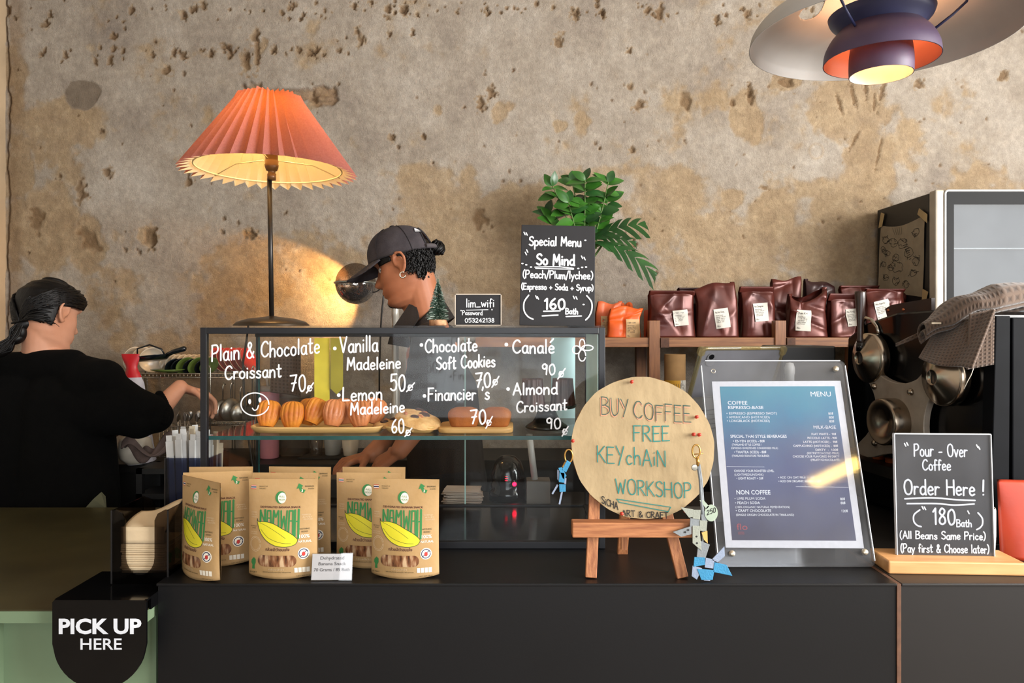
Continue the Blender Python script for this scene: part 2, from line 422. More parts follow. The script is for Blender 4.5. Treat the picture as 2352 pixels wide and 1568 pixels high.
def build_wall():
    px = np.arange(-60, 2416, 2.7); py = np.arange(-44, 1110, 2.7)
    nx, ny = len(px), len(py)
    X, Y = np.meshgrid(px, py)
    wx = X + 26*(fbm(X+900, Y+500, 60, 91)-.5)*2; wy = Y + 26*(fbm(X+100, Y+1500, 60, 95)-.5)*2
    # where the grey skim has flaked or stained to tan: (centre, radii, strength)
    areas = [(150, 290, 130, 70, .34), (150, 350, 60, 70, .3), (110, 520, 80, 95, .36), (205, 560, 45, 65, .42), (40, 300, 30, 330, .22), (90, 330, 40, 70, .22),
             (300, 700, 90, 100, .10), (380, 800, 160, 60, .22), (1000, 440, 130, 80, .34), (1080, 520, 200, 90, .26), (1160, 600, 120, 130, .30),
             (1230, 470, 130, 60, .26), (930, 120, 80, 50, .08), (1490, 460, 120, 90, .26), (1390, 420, 120, 50, .2), (1715, 265, 34, 75, .34), (1800, 190, 40, 26, .36),
             (1960, 260, 105, 110, .42), (1990, 380, 75, 130, .44), (1960, 470, 90, 90, .36), (2080, 330, 60, 70, .30), (2250, 440, 140, 60, .24), (1770, 490, 60, 50, .3),
             (1680, 450, 26, 26, .34), (1610, 545, 36, 45, .3), (1720, 580, 130, 90, .24), (1880, 590, 170, 100, .22), (2200, 230, 60, 40, .2), (560, 470, 120, 60, .08), (860, 420, 60, 40, .16),
             (600, 620, 110, 100, .12), (820, 640, 120, 120, .10), (700, 225, 90, 34, .25), (1290, 300, 22, 16, .3), (1150, 255, 22, 24, .36), (1004, 254, 14, 18, .34), (1340, 300, 20, 25, .32),
             (1880, 430, 60, 30, .2), (345, 545, 26, 30, .4), (575, 540, 20, 18, .4), (380, 120, 120, 30, .12), (200, 110, 90, 20, .10), (130, 50, 60, 40, .14), (590, 110, 18, 44, .36), (565, 140, 14, 26, .3)]
    bias = np.zeros_like(X)
    for cx, cy, rx, ry, s in areas:
        d = ((wx-cx)/rx)**2 + ((wy-cy)/ry)**2
        bias = np.maximum(bias, s*np.clip(1.25-d, 0, 1))
    n1 = fbm(X, Y, 120, 3, 5, .55); n2 = fbm(X, Y, 30, 23, 4, .6)
    lower = .10*sstep(330, 620, Y)
    ochre = sstep(.60, .74, .62*n1+.38*n2 + bias + lower)
    soft = sstep(.50, .80, .7*n1+.3*n2 + .8*bias + .6*lower)
    # big relief
    h = .006*(fbm(X, Y, 260, 41, 3)-.5) + .0042*(fbm(X, Y, 46, 51, 4, .6)-.5) + .003*(fbm(X, Y, 13, 61, 3, .6)-.5)
    h -= ochre*(.0022 + .0045*(fbm(X, Y, 16, 71, 3, .65)-.35))
    brown_tint = np.zeros_like(X)
    def pit(cx, cy, rx, ry, depth, ang=0., edge=.55, col=1.):
        i0 = max(0, int((cx-3*max(rx, ry)+60)/2.7)); i1 = min(nx, int((cx+3*max(rx, ry)+60)/2.7)+2)
        j0 = max(0, int((cy-3*max(rx, ry)+44)/2.7)); j1 = min(ny, int((cy+3*max(rx, ry)+44)/2.7)+2)
        if i1 <= i0 or j1 <= j0: return
        sx = X[j0:j1, i0:i1]-cx; sy = Y[j0:j1, i0:i1]-cy
        c, s = math.cos(ang), math.sin(ang)
        w = 1 + .55*(vnoise(X[j0:j1, i0:i1], Y[j0:j1, i0:i1], max(4., .7*min(rx, ry)), 7)-.5)*2
        d = np.sqrt(((sx*c+sy*s)/rx)**2 + ((-sx*s+sy*c)/ry)**2)*w
        k = 1-sstep(edge, 1.15, d)
        h[j0:j1, i0:i1] -= depth*k
        ochre[j0:j1, i0:i1] = np.maximum(ochre[j0:j1, i0:i1], col*(1-sstep(.9, 1.5, d)))
        brown_tint[j0:j1, i0:i1] = np.maximum(brown_tint[j0:j1, i0:i1], .75*k)
    r2 = random.Random(5)
    for k in range(150):                                   # the pitted band along the top
        x = r2.uniform(-20, 2400); y = r2.gauss(24, 14) if x > 300 else r2.gauss(40, 30)
        s = r2.choice((2.2, 2.4, 2.8, 3.2, 4, 5, 7)); pit(x, y, s, s*r2.uniform(.9, 1.7), .004+.0011*s, r2.uniform(-.5, .5))
    for k in range(46):                                    # second band, to the upper left
        x = r2.uniform(90, 800); s = r2.choice((2.6, 3, 4, 5, 6)); pit(x, r2.gauss(118, 11), s, s*r2.uniform(.9, 1.8), .004+.001*s, r2.uniform(-.6, .6))
    for k in range(150):                                   # scattered small holes
        s = r2.choice((2, 2.2, 2.6, 3.2, 4)); pit(r2.uniform(30, 2400), r2.uniform(60, 740), s, s*r2.uniform(1, 1.7), .003+.001*s, r2.uniform(-.6, .6), .5, .5)
    for a in [(1105, 237, 9, 15), (1128, 213, 8, 14), (1469, 240, 14, 9, .010, -.7), (1578, 233, 17, 16), (1724, 222, 9, 18), (1722, 205, 5, 16), (1808, 190, 20, 14, .016), (1683, 237, 7, 8),
              (1282, 95, 8, 13, .009, .4), (1446, 117, 6, 6), (1447, 199, 6, 7), (1454, 345, 7, 9), (1515, 30, 9, 17), (1500, 33, 5, 5), (930, 26, 7, 10), (895, 78, 6, 7), (948, 75, 4, 9), (820, 73, 6, 9),
              (830, 92, 8, 12), (382, 161, 10, 10), (419, 128, 7, 8), (514, 107, 7, 8), (585, 82, 10, 12), (590, 115, 6, 40, .007), (565, 142, 9, 22, .006), (247, 395, 9, 9), (183, 435, 9, 24, .006), (190, 449, 13, 9, .006),
              (345, 540, 15, 18, .011, .3), (350, 556, 9, 16), (574, 538, 12, 11, .009), (205, 548, 36, 17, .006, .75), (84, 500, 14, 34, .005), (2113, 193, 10, 8, .012), (2310, 170, 8, 10), (2300, 180, 5, 8), (1757, 432, 9, 4, .006, .3),
              (1100, 505, 16, 20, .008), (1455, 560, 8, 9), (1960, 215, 6, 30, .008, -.2), (1990, 200, 5, 24, .008), (2010, 235, 4, 22, .007), (1930, 240, 4, 26, .008, -.3), (2028, 205, 5, 34, .008, .2), (1965, 320, 3, 40, .006, .5), (2020, 350, 3, 40, .006, .2),
              (435, 420, 8, 9), (232, 300, 7, 5), (900, 315, 6, 8), (972, 313, 5, 7), (1378, 341, 3, 4), (610, 400, 4, 4)]:
        pit(a[0], a[1], a[2], a[3], a[4] if len(a) > 4 else .010, a[5] if len(a) > 5 else 0.)
    for cx, cy, rx, ry in ((1150, 255, 17, 20), (1004, 254, 9, 13), (1875, 347, 16, 17), (1105, 550, 18, 14), (1150, 548, 14, 13), (1075, 655, 12, 9), (1765, 405, 10, 12)):   # old ring marks
        d = np.abs(np.sqrt(((X-cx)/rx)**2+((Y-cy)/ry)**2)-1)
        k = 1-sstep(.0, .3, d); h += .0018*k; ochre = np.maximum(ochre, .6*k)
    # smooth cement patch at upper left
    d = np.sqrt(((wx-186)/48)**2 + ((wy-214)/42)**2); patch = 1-sstep(.93, 1.02, d)
    h = h*(1-.85*patch) - .0022*patch
    ochre *= 1-patch; brown_tint *= 1-patch
    # broken-out strip showing brickwork
    def slot(x0, x1, y0, y1, dep):
        nonlocal h
        e = 9*(fbm(X, Y, 14, 33, 3)-.5)*2
        k = sstep(x0-5, x0+4, X+e)*(1-sstep(x1-4, x1+5, X+e))*sstep(y0-5, y0+4, Y+e)*(1-sstep(y1-4, y1+5, Y+e))
        h = h - dep*k
        return k
    brick = np.maximum.reduce([slot(556, 566, 196, 226, .010), slot(578, 602, 192, 226, .012), slot(598, 722, 206, 232, .012), slot(716, 772, 200, 242, .013), slot(610, 690, 226, 262, .006)])
    h += .011*np.maximum((1-sstep(.0, 1., ((X-743)/25)**2+((Y-226)/9)**2))*1., (1-sstep(0, 1., ((X-590)/10)**2+((Y-208)/8)**2)))*1.0
    h -= .006*brick*(fbm(X, Y, 12, 37, 3, .7)-.2)
    # cracked joint along the left edge
    cr = 16 + 9*(fbm(Y*0+40, Y, 60, 81, 4)-.5)*2
    k = 1-sstep(0., 4., np.abs(X-cr)); h -= .012*k; brown_tint = np.maximum(brown_tint, k)
    strip = (1-sstep(38, 62, X + 18*(n1-.5)*2))*sstep(18, 26, X)
    brown_tint = np.maximum(brown_tint, .35*strip); ochre = np.maximum(ochre, .55*strip*sstep(.35, .6, n1+.1))
    s = S(YW)
    co = np.empty((ny, nx, 3))
    co[..., 0] = (X-CX)*s; co[..., 1] = YW - h; co[..., 2] = EYE-(Y-HY)*s
    nv = nx*ny
    idx = np.arange(nv).reshape(ny, nx)
    q = np.stack([idx[1:, :-1], idx[1:, 1:], idx[:-1, 1:], idx[:-1, :-1]], -1).reshape(-1, 4)
    x0, x1 = co[0, 0, 0], co[0, -1, 0]; z0, z1 = co[-1, 0, 2], co[0, 0, 2]
    ex = np.array([(-3.0, YW, 0), (3.4, YW, 0), (3.4, YW, 3.1), (-3.0, YW, 3.1), (x0, YW, z0), (x1, YW, z0), (x1, YW, z1), (x0, YW, z1)])
    allv = np.concatenate([co.reshape(-1, 3), ex]); b = nv
    eq = np.array([(b, b+1, b+5, b+4), (b+1, b+2, b+6, b+5), (b+2, b+3, b+7, b+6), (b+3, b, b+4, b+7)])
    allq = np.concatenate([q, eq])
    me = bpy.data.meshes.new('wall_back')
    me.vertices.add(len(allv)); me.vertices.foreach_set('co', allv.ravel())
    me.loops.add(allq.size); me.loops.foreach_set('vertex_index', allq.ravel().astype(np.int32))
    me.polygons.add(len(allq)); me.polygons.foreach_set('loop_start', np.arange(0, allq.size, 4, dtype=np.int32))
    me.polygons.foreach_set('use_smooth', np.ones(len(allq), bool))
    me.update(calc_edges=True); me.validate()
    for nm, arr in (('tan_layer', ochre), ('soft_stain', soft), ('brown_tint', brown_tint), ('cement', patch), ('brick', brick)):
        at = me.attributes.new(nm, 'FLOAT', 'POINT')
        at.data.foreach_set('value', np.concatenate([arr.ravel(), np.full(8, .3)]).astype(np.float32))
    ob = bpy.data.objects.new('wall_back', me); COL.objects.link(ob)
    m = bpy.data.materials.new('old_plaster'); m.use_nodes = True
    nt = m.node_tree; N = nt.nodes; L = nt.links; b = N['Principled BSDF']
    b.inputs['Roughness'].default_value = .92; b.inputs['Specular IOR Level'].default_value = .15
    tc = N.new('ShaderNodeTexCoord')
    def noise(sc, det=6, rough=.6):
        n = N.new('ShaderNodeTexNoise'); n.inputs['Scale'].default_value = sc; n.inputs['Detail'].default_value = det; n.inputs['Roughness'].default_value = rough
        L.new(tc.outputs['Object'], n.inputs['Vector']); return n.outputs['Fac']
    def ramp(fac, stops):
        r = N.new('ShaderNodeValToRGB'); e = r.color_ramp.elements
        e[0].position, e[0].color = stops[0][0], lin(stops[0][1]); e[1].position, e[1].color = stops[-1][0], lin(stops[-1][1])
        for p, c in stops[1:-1]:
            k = e.new(p); k.color = lin(c)
        L.new(fac, r.inputs[0]); return r.outputs[0]
    def attr(nm):
        a = N.new('ShaderNodeAttribute'); a.attribute_name = nm; return a.outputs['Fac']
    def mix(fac, a, c, typ='MIX'):
        x = N.new('ShaderNodeMix'); x.data_type = 'RGBA'; x.blend_type = typ
        if isinstance(fac, float): x.inputs[0].default_value = fac
        else: L.new(fac, x.inputs[0])
        for v, i in ((a, 6), (c, 7)):
            if isinstance(v, str): x.inputs[i].default_value = lin(v)
            else: L.new(v, x.inputs[i])
        return x.outputs[2]
    def mul(a, k):
        x = N.new('ShaderNodeMath'); x.operation = 'MULTIPLY'; L.new(a, x.inputs[0]); x.inputs[1].default_value = k; return x.outputs[0]
    grey = ramp(noise(4.5, 8, .62), [(.28, '#91857a'), (.48, '#aca091'), (.72, '#c0b6a9')])
    grey = mix(mul(noise(70, 3), .35), grey, '#8d8072')
    warm = ramp(noise(14, 8, .7), [(.3, '#8d7150'), (.55, '#ab906b'), (.75, '#bfa887')])
    c = mix(mul(attr('soft_stain'), .38), grey, '#a58e6d')
    c = mix(mul(attr('tan_layer'), .6), c, warm)
    c = mix(.32, c, ramp(noise(34, 8, .8), [(.34, '#7d7d7d'), (.5, '#b4b4b4'), (.66, '#e4e4e4')]), 'OVERLAY')
    c = mix(mul(attr('brown_tint'), .8), c, '#6a4c2e')  # pits, crack and left strip mixed darker brown
    c = mix(attr('cement'), c, ramp(noise(25, 4), [(.3, '#75685a'), (.7, '#887a6a')]))
    c = mix(mul(attr('brick'), .75), c, ramp(noise(40, 4), [(.3, '#7d5f45'), (.7, '#a58763')]))
    sp = N.new('ShaderNodeTexVoronoi'); sp.inputs['Scale'].default_value = 130; L.new(tc.outputs['Object'], sp.inputs['Vector'])
    spk = N.new('ShaderNodeMath'); spk.operation = 'LESS_THAN'; L.new(sp.outputs['Distance'], spk.inputs[0]); spk.inputs[1].default_value = .11
    c = mix(mul(spk.outputs[0], .45), c, '#5d4833')
    L.new(c, b.inputs['Base Color'])
    bp = N.new('ShaderNodeBump'); bp.inputs['Strength'].default_value = .9; bp.inputs['Distance'].default_value = .011
    add = N.new('ShaderNodeMath'); add.operation = 'ADD'; L.new(noise(48, 10, .78), add.inputs[0]); L.new(mul(noise(260, 5), .45), add.inputs[1])
    L.new(add.outputs[0], bp.inputs['Height']); L.new(bp.outputs['Normal'], b.inputs['Normal'])
    me.materials.append(m)
    return tag(ob, kind='structure'), m
wall_back, M_PLASTER = build_wall()

M_white = mat('painted_wall', '#c9c0b2', .9, bump=.3, bscale=30)
M_floor = mat('concrete_floor', '#8b8177', .6, var=.12, vscale=3, bump=.2)
M_ceil = mat('ceiling_paint', '#b9b0a4', .9)
M_wframe = mat('dark_window_frame', '#26241f', .5)
def struct(name, mb, m): return tag(mb.build(name, m), kind='structure')
struct('floor', MB().bb(-3.0, 3.4, -3.4, 3.05, -.06, 0), M_floor)
struct('ceiling', MB().bb(-3.0, 3.4, -3.4, 3.05, 3.1, 3.16), M_ceil)
struct('wall_left', MB().bb(-3.06, -3.0, -3.4, 3.05, 0, 3.1), M_white)
w = MB()                                                    # right wall around its window opening
w.bb(3.4, 3.46, -3.4, 3.05, 0, 1.05); w.bb(3.4, 3.46, -3.4, 3.05, 2.85, 3.1); w.bb(3.4, 3.46, -3.4, -1.1, 1.05, 2.85); w.bb(3.4, 3.46, 1.3, 3.05, 1.05, 2.85)
struct('wall_right', w, M_white)
w = MB()
w.bb(-3.0, 3.4, -3.46, -3.4, 0, .6); w.bb(-3.0, 3.4, -3.46, -3.4, 2.9, 3.1); w.bb(-3.0, -1.15, -3.46, -3.4, .6, 2.9); w.bb(2.55, 3.4, -3.46, -3.4, .6, 2.9)
struct('wall_front', w, M_white)
def window(name, axis, a0, a1, z0, z1, d):
    f = MB(); t = .05
    def bar(p0, p1, q0, q1):
        if axis == 'x': f.bb(p0, p1, d-.03, d+.03, q0, q1)
        else: f.bb(d-.03, d+.03, p0, p1, q0, q1)
    bar(a0, a1, z0, z0+t); bar(a0, a1, z1-t, z1); bar(a0, a0+t, z0, z1); bar(a1-t, a1, z0, z1)
    for k in (1, 2): bar(a0+(a1-a0)*k/3-.02, a0+(a1-a0)*k/3+.02, z0, z1)
    return struct(name, f, M_wframe)
window('window_1', 'y', -1.1, 1.3, 1.05, 2.85, 3.43)
window('window_2', 'x', -1.15, 2.55, .6, 2.9, -3.43)
# plaster pilaster at the left end of the back wall
t = MB().bb(-2.42, -2.088, 2.985, 3.06, 0, 3.1)
struct('trim_1', t, mat('pilaster_plaster', '#b19a7c', .9, var=.12, vscale=5, bump=.5, bscale=40))

# ================================================================== COUNTERS
M_black = mat('black_laminate', '#070709', .42, var=.25, vscale=3, bump=.05, bscale=200, spec=.35)
M_black2 = mat('brown_black_laminate', '#120f0e', .44, var=.2, vscale=3, spec=.45)
M_edge = mat('raw_board_edge', '#5a3a26', .7, var=.3, vscale=40)
ZC = .95; YF = 1.466
c = thing('service_counter', 'black service counter carrying the pastry case and snack pouches', 'counter', (0.03, 1.8, 0))
o_ = (0.03, 1.8, 0)
MB().bb(-.705, .763, YF, 2.305, ZC-.006, ZC).build('worktop', M_black, c, o_, bevel=.0015)
MB().bb(-.703, .763, YF+.004, 2.08, 0, ZC-.0062).build('front_panel', M_black, c, o_)
c = thing('till_counter', 'brownish black counter carrying the coffee machine', 'counter', (1.5, 1.8, 0))
o_ = (1.5, 1.8, 0)
MB().bb(.772, 2.3, YF, 2.42, ZC-.006, ZC).build('worktop', M_black2, c, o_, bevel=.0015)
MB().bb(.7725, 2.3, YF+.004, 2.40, 0, ZC-.0062).build('front_panel', M_black2, c, o_)
MB().bb(.7635, .7715, YF+.001, 1.75, 0, ZC-.001).build('side_edge', M_edge, c, o_, label='raw brown board edge of the counter')
# green pick-up counter, a little lower and further forward
M_green = mat('sage_green_paint', '#708468', .45, var=.06, vscale=6, spec=.4)
M_gtop = mat('painted_reflection_top', '#3b3722', .36, var=.25, vscale=6, spec=.45)  # olive tone puts dark reflections into the colour of the likely sage gloss
ZG = .908; YG = 1.44
c = thing('pickup_counter', 'sage green pick-up counter with dark reflection painted into its glossy top', 'counter', (-1.5, 1.8, 0))
o_ = (-1.5, 1.8, 0)
MB().bb(-2.6, -.712, YG, 2.275, ZG-.003, ZG).build('worktop', M_gtop, c, o_)
MB().bb(-2.6, -.712, YG, 2.27, ZG-.026, ZG-.0032).build('top_edge', M_green, c, o_)
g = MB(); g.bb(-2.6, -1.02, YG+.02, 2.26, 0, ZG-.0265); g.bb(-1.02, -.714, YG+.045, 2.26, 0, ZG-.0265)
g.build('front_panel', M_green, c, o_)
# staff side counters
M_steel = mat('brushed_steel', '#a9a49c', .28, metal=1., var=.15, vscale=60, stretch=(1, 1, 12))
M_darksteel = mat('dark_bench', '#141210', .5, var=.3, vscale=8)
c = thing('back_counter', 'dark back counter along the plaster wall under the dish rack', 'counter', (0, 2.88, 0))
o_ = (0, 2.88, 0)
MB().bb(-1.7, -.62, 2.665, 3.035, .94, .97).bb(-.62, 2.35, 2.75, 3.035, .94, .97).build('worktop', M_darksteel, c, o_)
MB().bb(-1.7, -.62, 2.68, 3.03, 0, .939).bb(-.62, 2.35, 2.765, 3.03, 0, .939).build('front_panel', M_darksteel, c, o_)
# ================================================================== PASTRY CASE
M_frame = mat('black_powdercoat', '#101116', .38, var=.2, vscale=8, spec=.5)
M_glass = glass('clear_glass', '#fdfefe', .010)
M_glassedge = mat('green_glass_edge', '#1c4a49', .2, var=.3, vscale=20, spec=.6)
M_gloss = mat('gloss_black_base', '#0c0c0e', .12, var=.2, spec=.6)
M_paint = mat('white_paint_marker', '#eef0f4', .7, var=.03)
M_sheetblue = mat('pale_blue_sheet', '#c0e2e4', .6, var=.08, vscale=12)
YC, YB = 1.70, 2.077
XL, XR = -.7165, .2140
ZT = EYE + 8*S(YC)      # top of the case, just above the camera
tb = .0145
O = (-.25, 1.89, ZC)
case = thing('pastry_case', 'black framed glass pastry case with white hand lettering', 'display case', O)
f = MB()
for x0, x1 in ((XL, XL+tb), (XR-tb, XR)):
    f.bb(x0, x1, YC, YC+tb, ZC, ZT)
    f.bb(x0, x1, YC+tb, YB, ZT-tb, ZT); f.bb(x0, x1, YC+tb, YB, ZC, ZC+.016)
f.bb(XL+tb, XR-tb, YC, YC+tb, ZT-tb, ZT); f.bb(XL+tb, XR-tb, YC, YC+tb, ZC, ZC+.016)
f.bb(XL, XR, YB-tb, YB, ZT-.024, ZT-.001); f.bb(XL, XR, YB-tb, YB, ZC, ZC+.016)
f.bb(XL+.001, XL+.010, YB-.011, YB, ZC, ZT); f.bb(XR-.010, XR-.001, YB-.011, YB, ZC, ZT)
f.build('frame', M_frame, case, O, bevel=.001)
MB().bb(XL+tb, XR-tb, YC+tb, YB-tb, ZC+.0005, ZC+.012).build('base_panel', M_gloss, case, O)
MB().bb(XL+tb, XR-tb, YC+.004, YC+.009, ZC+.016, ZT-tb).build('front_pane', M_glass, case, O)
MB().bb(XL+.004, XL+.009, YC+tb, YB-tb, ZC+.016, ZT-tb).build('side_pane', M_glass, case, O)
MB().bb(XR-.009, XR-.004, YC+tb, YB-tb, ZC+.016, ZT-tb).build('side_pane', M_glass, case, O)
MB().bb(XL+.002, XR-.002, YC+.002, YB-.002, ZT-.0005, ZT+.0045).build('top_pane', M_glass, case, O)
ZS = 1.199
MB().bb(XL+.011, XR-.011, YC+.016, YB-.016, ZS, ZS+.008).build('glass_shelf', M_glass, case, O)
MB().bb(XL+.011, XR-.011, YC+.0152, YC+.0158, ZS-.001, ZS+.008).build('shelf_edge', M_glassedge, case, O, label='dark teal front edge of the glass shelf')
d = MB().bb(XL+.014, -.13, YB-.008, YB-.004, ZC+.017, ZT-.025).build('sliding_door', M_glass, case, O)
MB().bb(-.1325, -.1298, YB-.0085, YB-.0035, ZC+.017, ZT-.025).build('door_edge', mat('pale_glass_edge', '#9fc4bd', .3), d)['label'] = 'pale green ground edge of the sliding glass'
bpy.data.objects[[o.name for o in kids(d)][0]].data.transform(Matrix.Translation(-Vector(O)))
d = MB().bb(-.235, XR-.014, YB-.014, YB-.010, ZC+.017, ZT-.025).build('sliding_door', M_glass, case, O)
e_ = MB().bb(XL+.0100, XL+.0125, YB-.016, YB-.011, ZC+.016, ZT-.024).build('pane_edge', M_glassedge, case, O)
# hand lettering on the front pane
U = upright(YC+.0036)
t = MB(); w_ = 3.7
def gl(s, x0, y, h, x1, slope=0., w=w_): handwrite(t, s, x0, -y, h, x1, U, w, -slope)
def baht(x0, y0, x1, y1):
    cx, cy = (x0+x1)/2, (y0+y1)/2
    stroke(t, ellipse(cx, -cy-1, 5, 6, 10), 2.6, U); stroke(t, [(cx-3, -cy+5), (cx-3, -cy-7)], 2.6, U); stroke(t, [(x0+1, -y1), (x1, -y0)], 3, U)
def dot(x, y, r=4.2): t.flat(ellipse(x, -y, r, r, 12), U)
gl('Plain & Chocolate', 487, 829, 36, 734, -.075); gl('Croissant', 517, 871, 30, 646, -.05)
handwrite(t, '70', 667, -897, 36, 702, U, 3.6); baht(703, 879, 720, 902)
dot(769, 800); gl('Vanilla', 781, 810, 35, 868, -.05); gl('Madeleine', 798, 850, 28, 920, -.04)
handwrite(t, '50', 897, -897, 37, 931, U, 3.8); baht(933, 879, 952, 899)
dot(778, 907); gl('Lemon', 788, 920, 31, 878, -.03); gl('Madeleine', 806, 953, 27, 929, -.06)
handwrite(t, '60', 900, -993, 31, 928, U, 3.6); baht(929, 983, 946, 1002)
dot(968, 792); gl('Chocolate', 977, 809, 30, 1096, -.03); gl('Soft Cookies', 1003, 848, 28, 1137, -.05)
handwrite(t, '70', 1093, -888, 32, 1127, U, 3.8); baht(1129, 864, 1146, 889)
dot(975, 909); gl("Financier 's", 984, 920, 29, 1124, -.03)
handwrite(t, '70', 1081, -972, 31, 1116, U, 3.8); baht(1115, 956, 1131, 983)
dot(1163, 791); gl('Canale', 1178, 811, 30, 1273, -.0); stroke(t, [(1264, -786), (1271, -778)], 3.4, U)
handwrite(t, '90', 1245, -860, 24, 1275, U, 3.4); baht(1280, 846, 1298, 870)
dot(1167, 893); gl('Almond', 1179, 907, 27, 1280, -.03); gl('Croissant', 1187, 947, 25, 1302, -.06, 3.6)
handwrite(t, '90', 1255, -984, 24, 1288, U, 3.4); baht(1290, 979, 1305, 1001)
for a, rx, ry in ((90, 6, 11), (20, 13, 6), (180, 9, 9), (270, 8, 13)):
    stroke(t, ellipse(1337+13*math.cos(R(a)), -803+13*math.sin(R(a)), rx, ry, 16), 2.6, U)
stroke(t, ellipse(586, -928, 32, 26, 30), 2.8, U)
t.flat(ellipse(573.5, -922, 3.4, 6, 12), U); t.flat(ellipse(597, -918, 3.4, 6, 12), U); stroke(t, [(580, -937), (585, -942), (591, -939), (594, -931)], 2.6, U)
t.build('hand_lettering', M_paint, case, O)

# ------------------------------------------------------------------ baked goods
M_mad = mat('golden_madeleine', '#b45c14', .55, var=.3, vscale=40, bump=.5, bscale=160, col2='#cf8424')
M_mad2 = mat('lemon_glazed_madeleine', '#b0622f', .4, var=.3, vscale=40, bump=.5, bscale=160, col2='#c98354')
M_bamboo = mat('pale_bamboo', '#d2a869', .5, var=.12, vscale=14, stretch=(1, 12, 12))
M_ply = mat('pale_plywood', '#cfa263', .55, var=.2, vscale=10, stretch=(1, 10, 30))
zt = ZS+.0085
def tray(name, x0, x1, y0, y1, label, m, rim=True):
    cx, cy = (x0+x1)/2, (y0+y1)/2
    b = MB()
    lx, ly = (x1-x0)/2, (y1-y0)/2
    prof = [(0., .000), (.90, .000), (1., .012), (1.0, .0155), (.965, .0155), (.88, .005), (0, .005)] if rim else [(0, 0), (.99, 0), (1, .003), (1., .0095), (.99, .012), (0, .012)]
    n = 48; vs = []
    for r, z in prof:
        for j in range(n):
            a = 2*math.pi*j/n; ca, sa = math.cos(a), math.sin(a)
            p = 6.
            k = (abs(ca)**p + abs(sa)**p)**(-1/p)
            vs.append((lx*k*ca*max(r, 1e-4) if r < .5 else math.copysign(1, ca)*(lx*abs(k*ca) - (1-r)*.09), ly*k*sa*max(r, 1e-4) if r < .5 else math.copysign(1, sa)*max(0, ly*abs(k*sa) - (1-r)*.09*abs(k*sa)), z))
    fs = [(i*n+j, i*n+(j+1) % n, (i+1)*n+(j+1) % n, (i+1)*n+j) for i in range(len(prof)-1) for j in range(n)]
    b.add(vs, fs, 0, True)
    return single(b, name, m, label, 'tray', (cx, cy, zt))
Ym = 1.80; sm_ = S(Ym)
tray('serving_tray', (566-CX)*S(1.75), (876-CX)*S(1.75), 1.745, 1.90, 'pale bamboo tray under the row of madeleines', M_bamboo)
tray('serving_tray', (879-CX)*S(1.75), (1000-CX)*S(1.75), 1.75, 1.90, 'pale bamboo tray under the chocolate chip cookies', M_bamboo)
tray('serving_board', (1003-CX)*S(1.75), (1179-CX)*S(1.75), 1.75, 1.90, 'flat plywood board under the two brown financier cakes', M_ply, False)
def madeleine_geo():
    b = MB()
    def fn(u, v):                      # shell: u across, v from narrow foot to round crown
        a = u*math.pi - math.pi/2
        wd = .0285*math.sin(min(1, .28+v*.95)*math.pi*.62)**.9 * (1 if v < .75 else math.sqrt(max(.0, 1-((v-.75)/.25)**2))*.995+.005)
        x = wd*math.sin(a)
        hh = .019*math.cos(a)**.6*(math.sin(math.pi*min(1., v*.9+.1))**.5 if v < 1 else 0) if abs(a) < math.pi/2-1e-3 else 0
        rib = .0022*abs(math.cos(a*7))*min(1, v*2.2)*(1 if hh > .002 else 0)
        return (x, -hh-rib*.9+.0022, .066*v)
    b.grid(fn, 56, 22)
    def bk(u, v):
        p = fn(u, v); q = fn(1-u, v)
        return (p[0], .010*math.cos((u-.5)*math.pi)*math.sin(math.pi*min(1, v*.95+.03)) + .0022, p[2])
    b.grid(lambda u, v: bk(1-u, v), 56, 22)
    return b
mb_ = madeleine_geo()
first = None
mads = [  # px, base row, yaw, roll, lean, glazed, label, dy
 (612, 993, 18, 8, 22, 0, 'golden ribbed madeleine at the end of the row beside the smiley face', 0.),
 (670, 993, 0, 0, 14, 0, 'golden ribbed madeleine standing upright, second along the bamboo tray', 0.),
 (703, 990, -20, 8, 14, 0, 'golden madeleine half hidden between the second and the shorter leaning one', .045),
 (714, 993, 25, 26, 24, 0, 'short golden madeleine leaning sideways in the middle of the tray', .012),
 (762, 992, 22, 12, 18, 1, 'pinkish glazed madeleine below the word Lemon', 0.005),
 (828, 992, -8, -8, 18, 1, 'pinkish glazed madeleine in front of another near the tray end', 0.),
 (851, 989, 12, 18, 22, 1, 'pinkish glazed madeleine tucked behind, last on the tray', .035),
 (790, 989, 8, -6, 16, 1, 'glazed madeleine mostly hidden behind two glazed ones', .055)]
protos = {}
for px, row, yaw, roll, lean, gz, lab, dy in mads:
    Y = 1.795+dy
    loc = ((px-CX)*S(Y), Y, zt+.0058+.022*abs(math.sin(R(roll)))+.006*math.sin(R(lean)))
    rot = (R(-lean*.7), R(roll), R(yaw*.8))
    grp = 'madeleines on the bamboo tray'
    if gz not in protos:
        protos[gz] = single(mb_, 'madeleine', M_mad2 if gz else M_mad, lab, 'madeleine', loc, rot, grp, merge=True)
    else:
        dup(protos[gz], loc, rot, lab, grp)
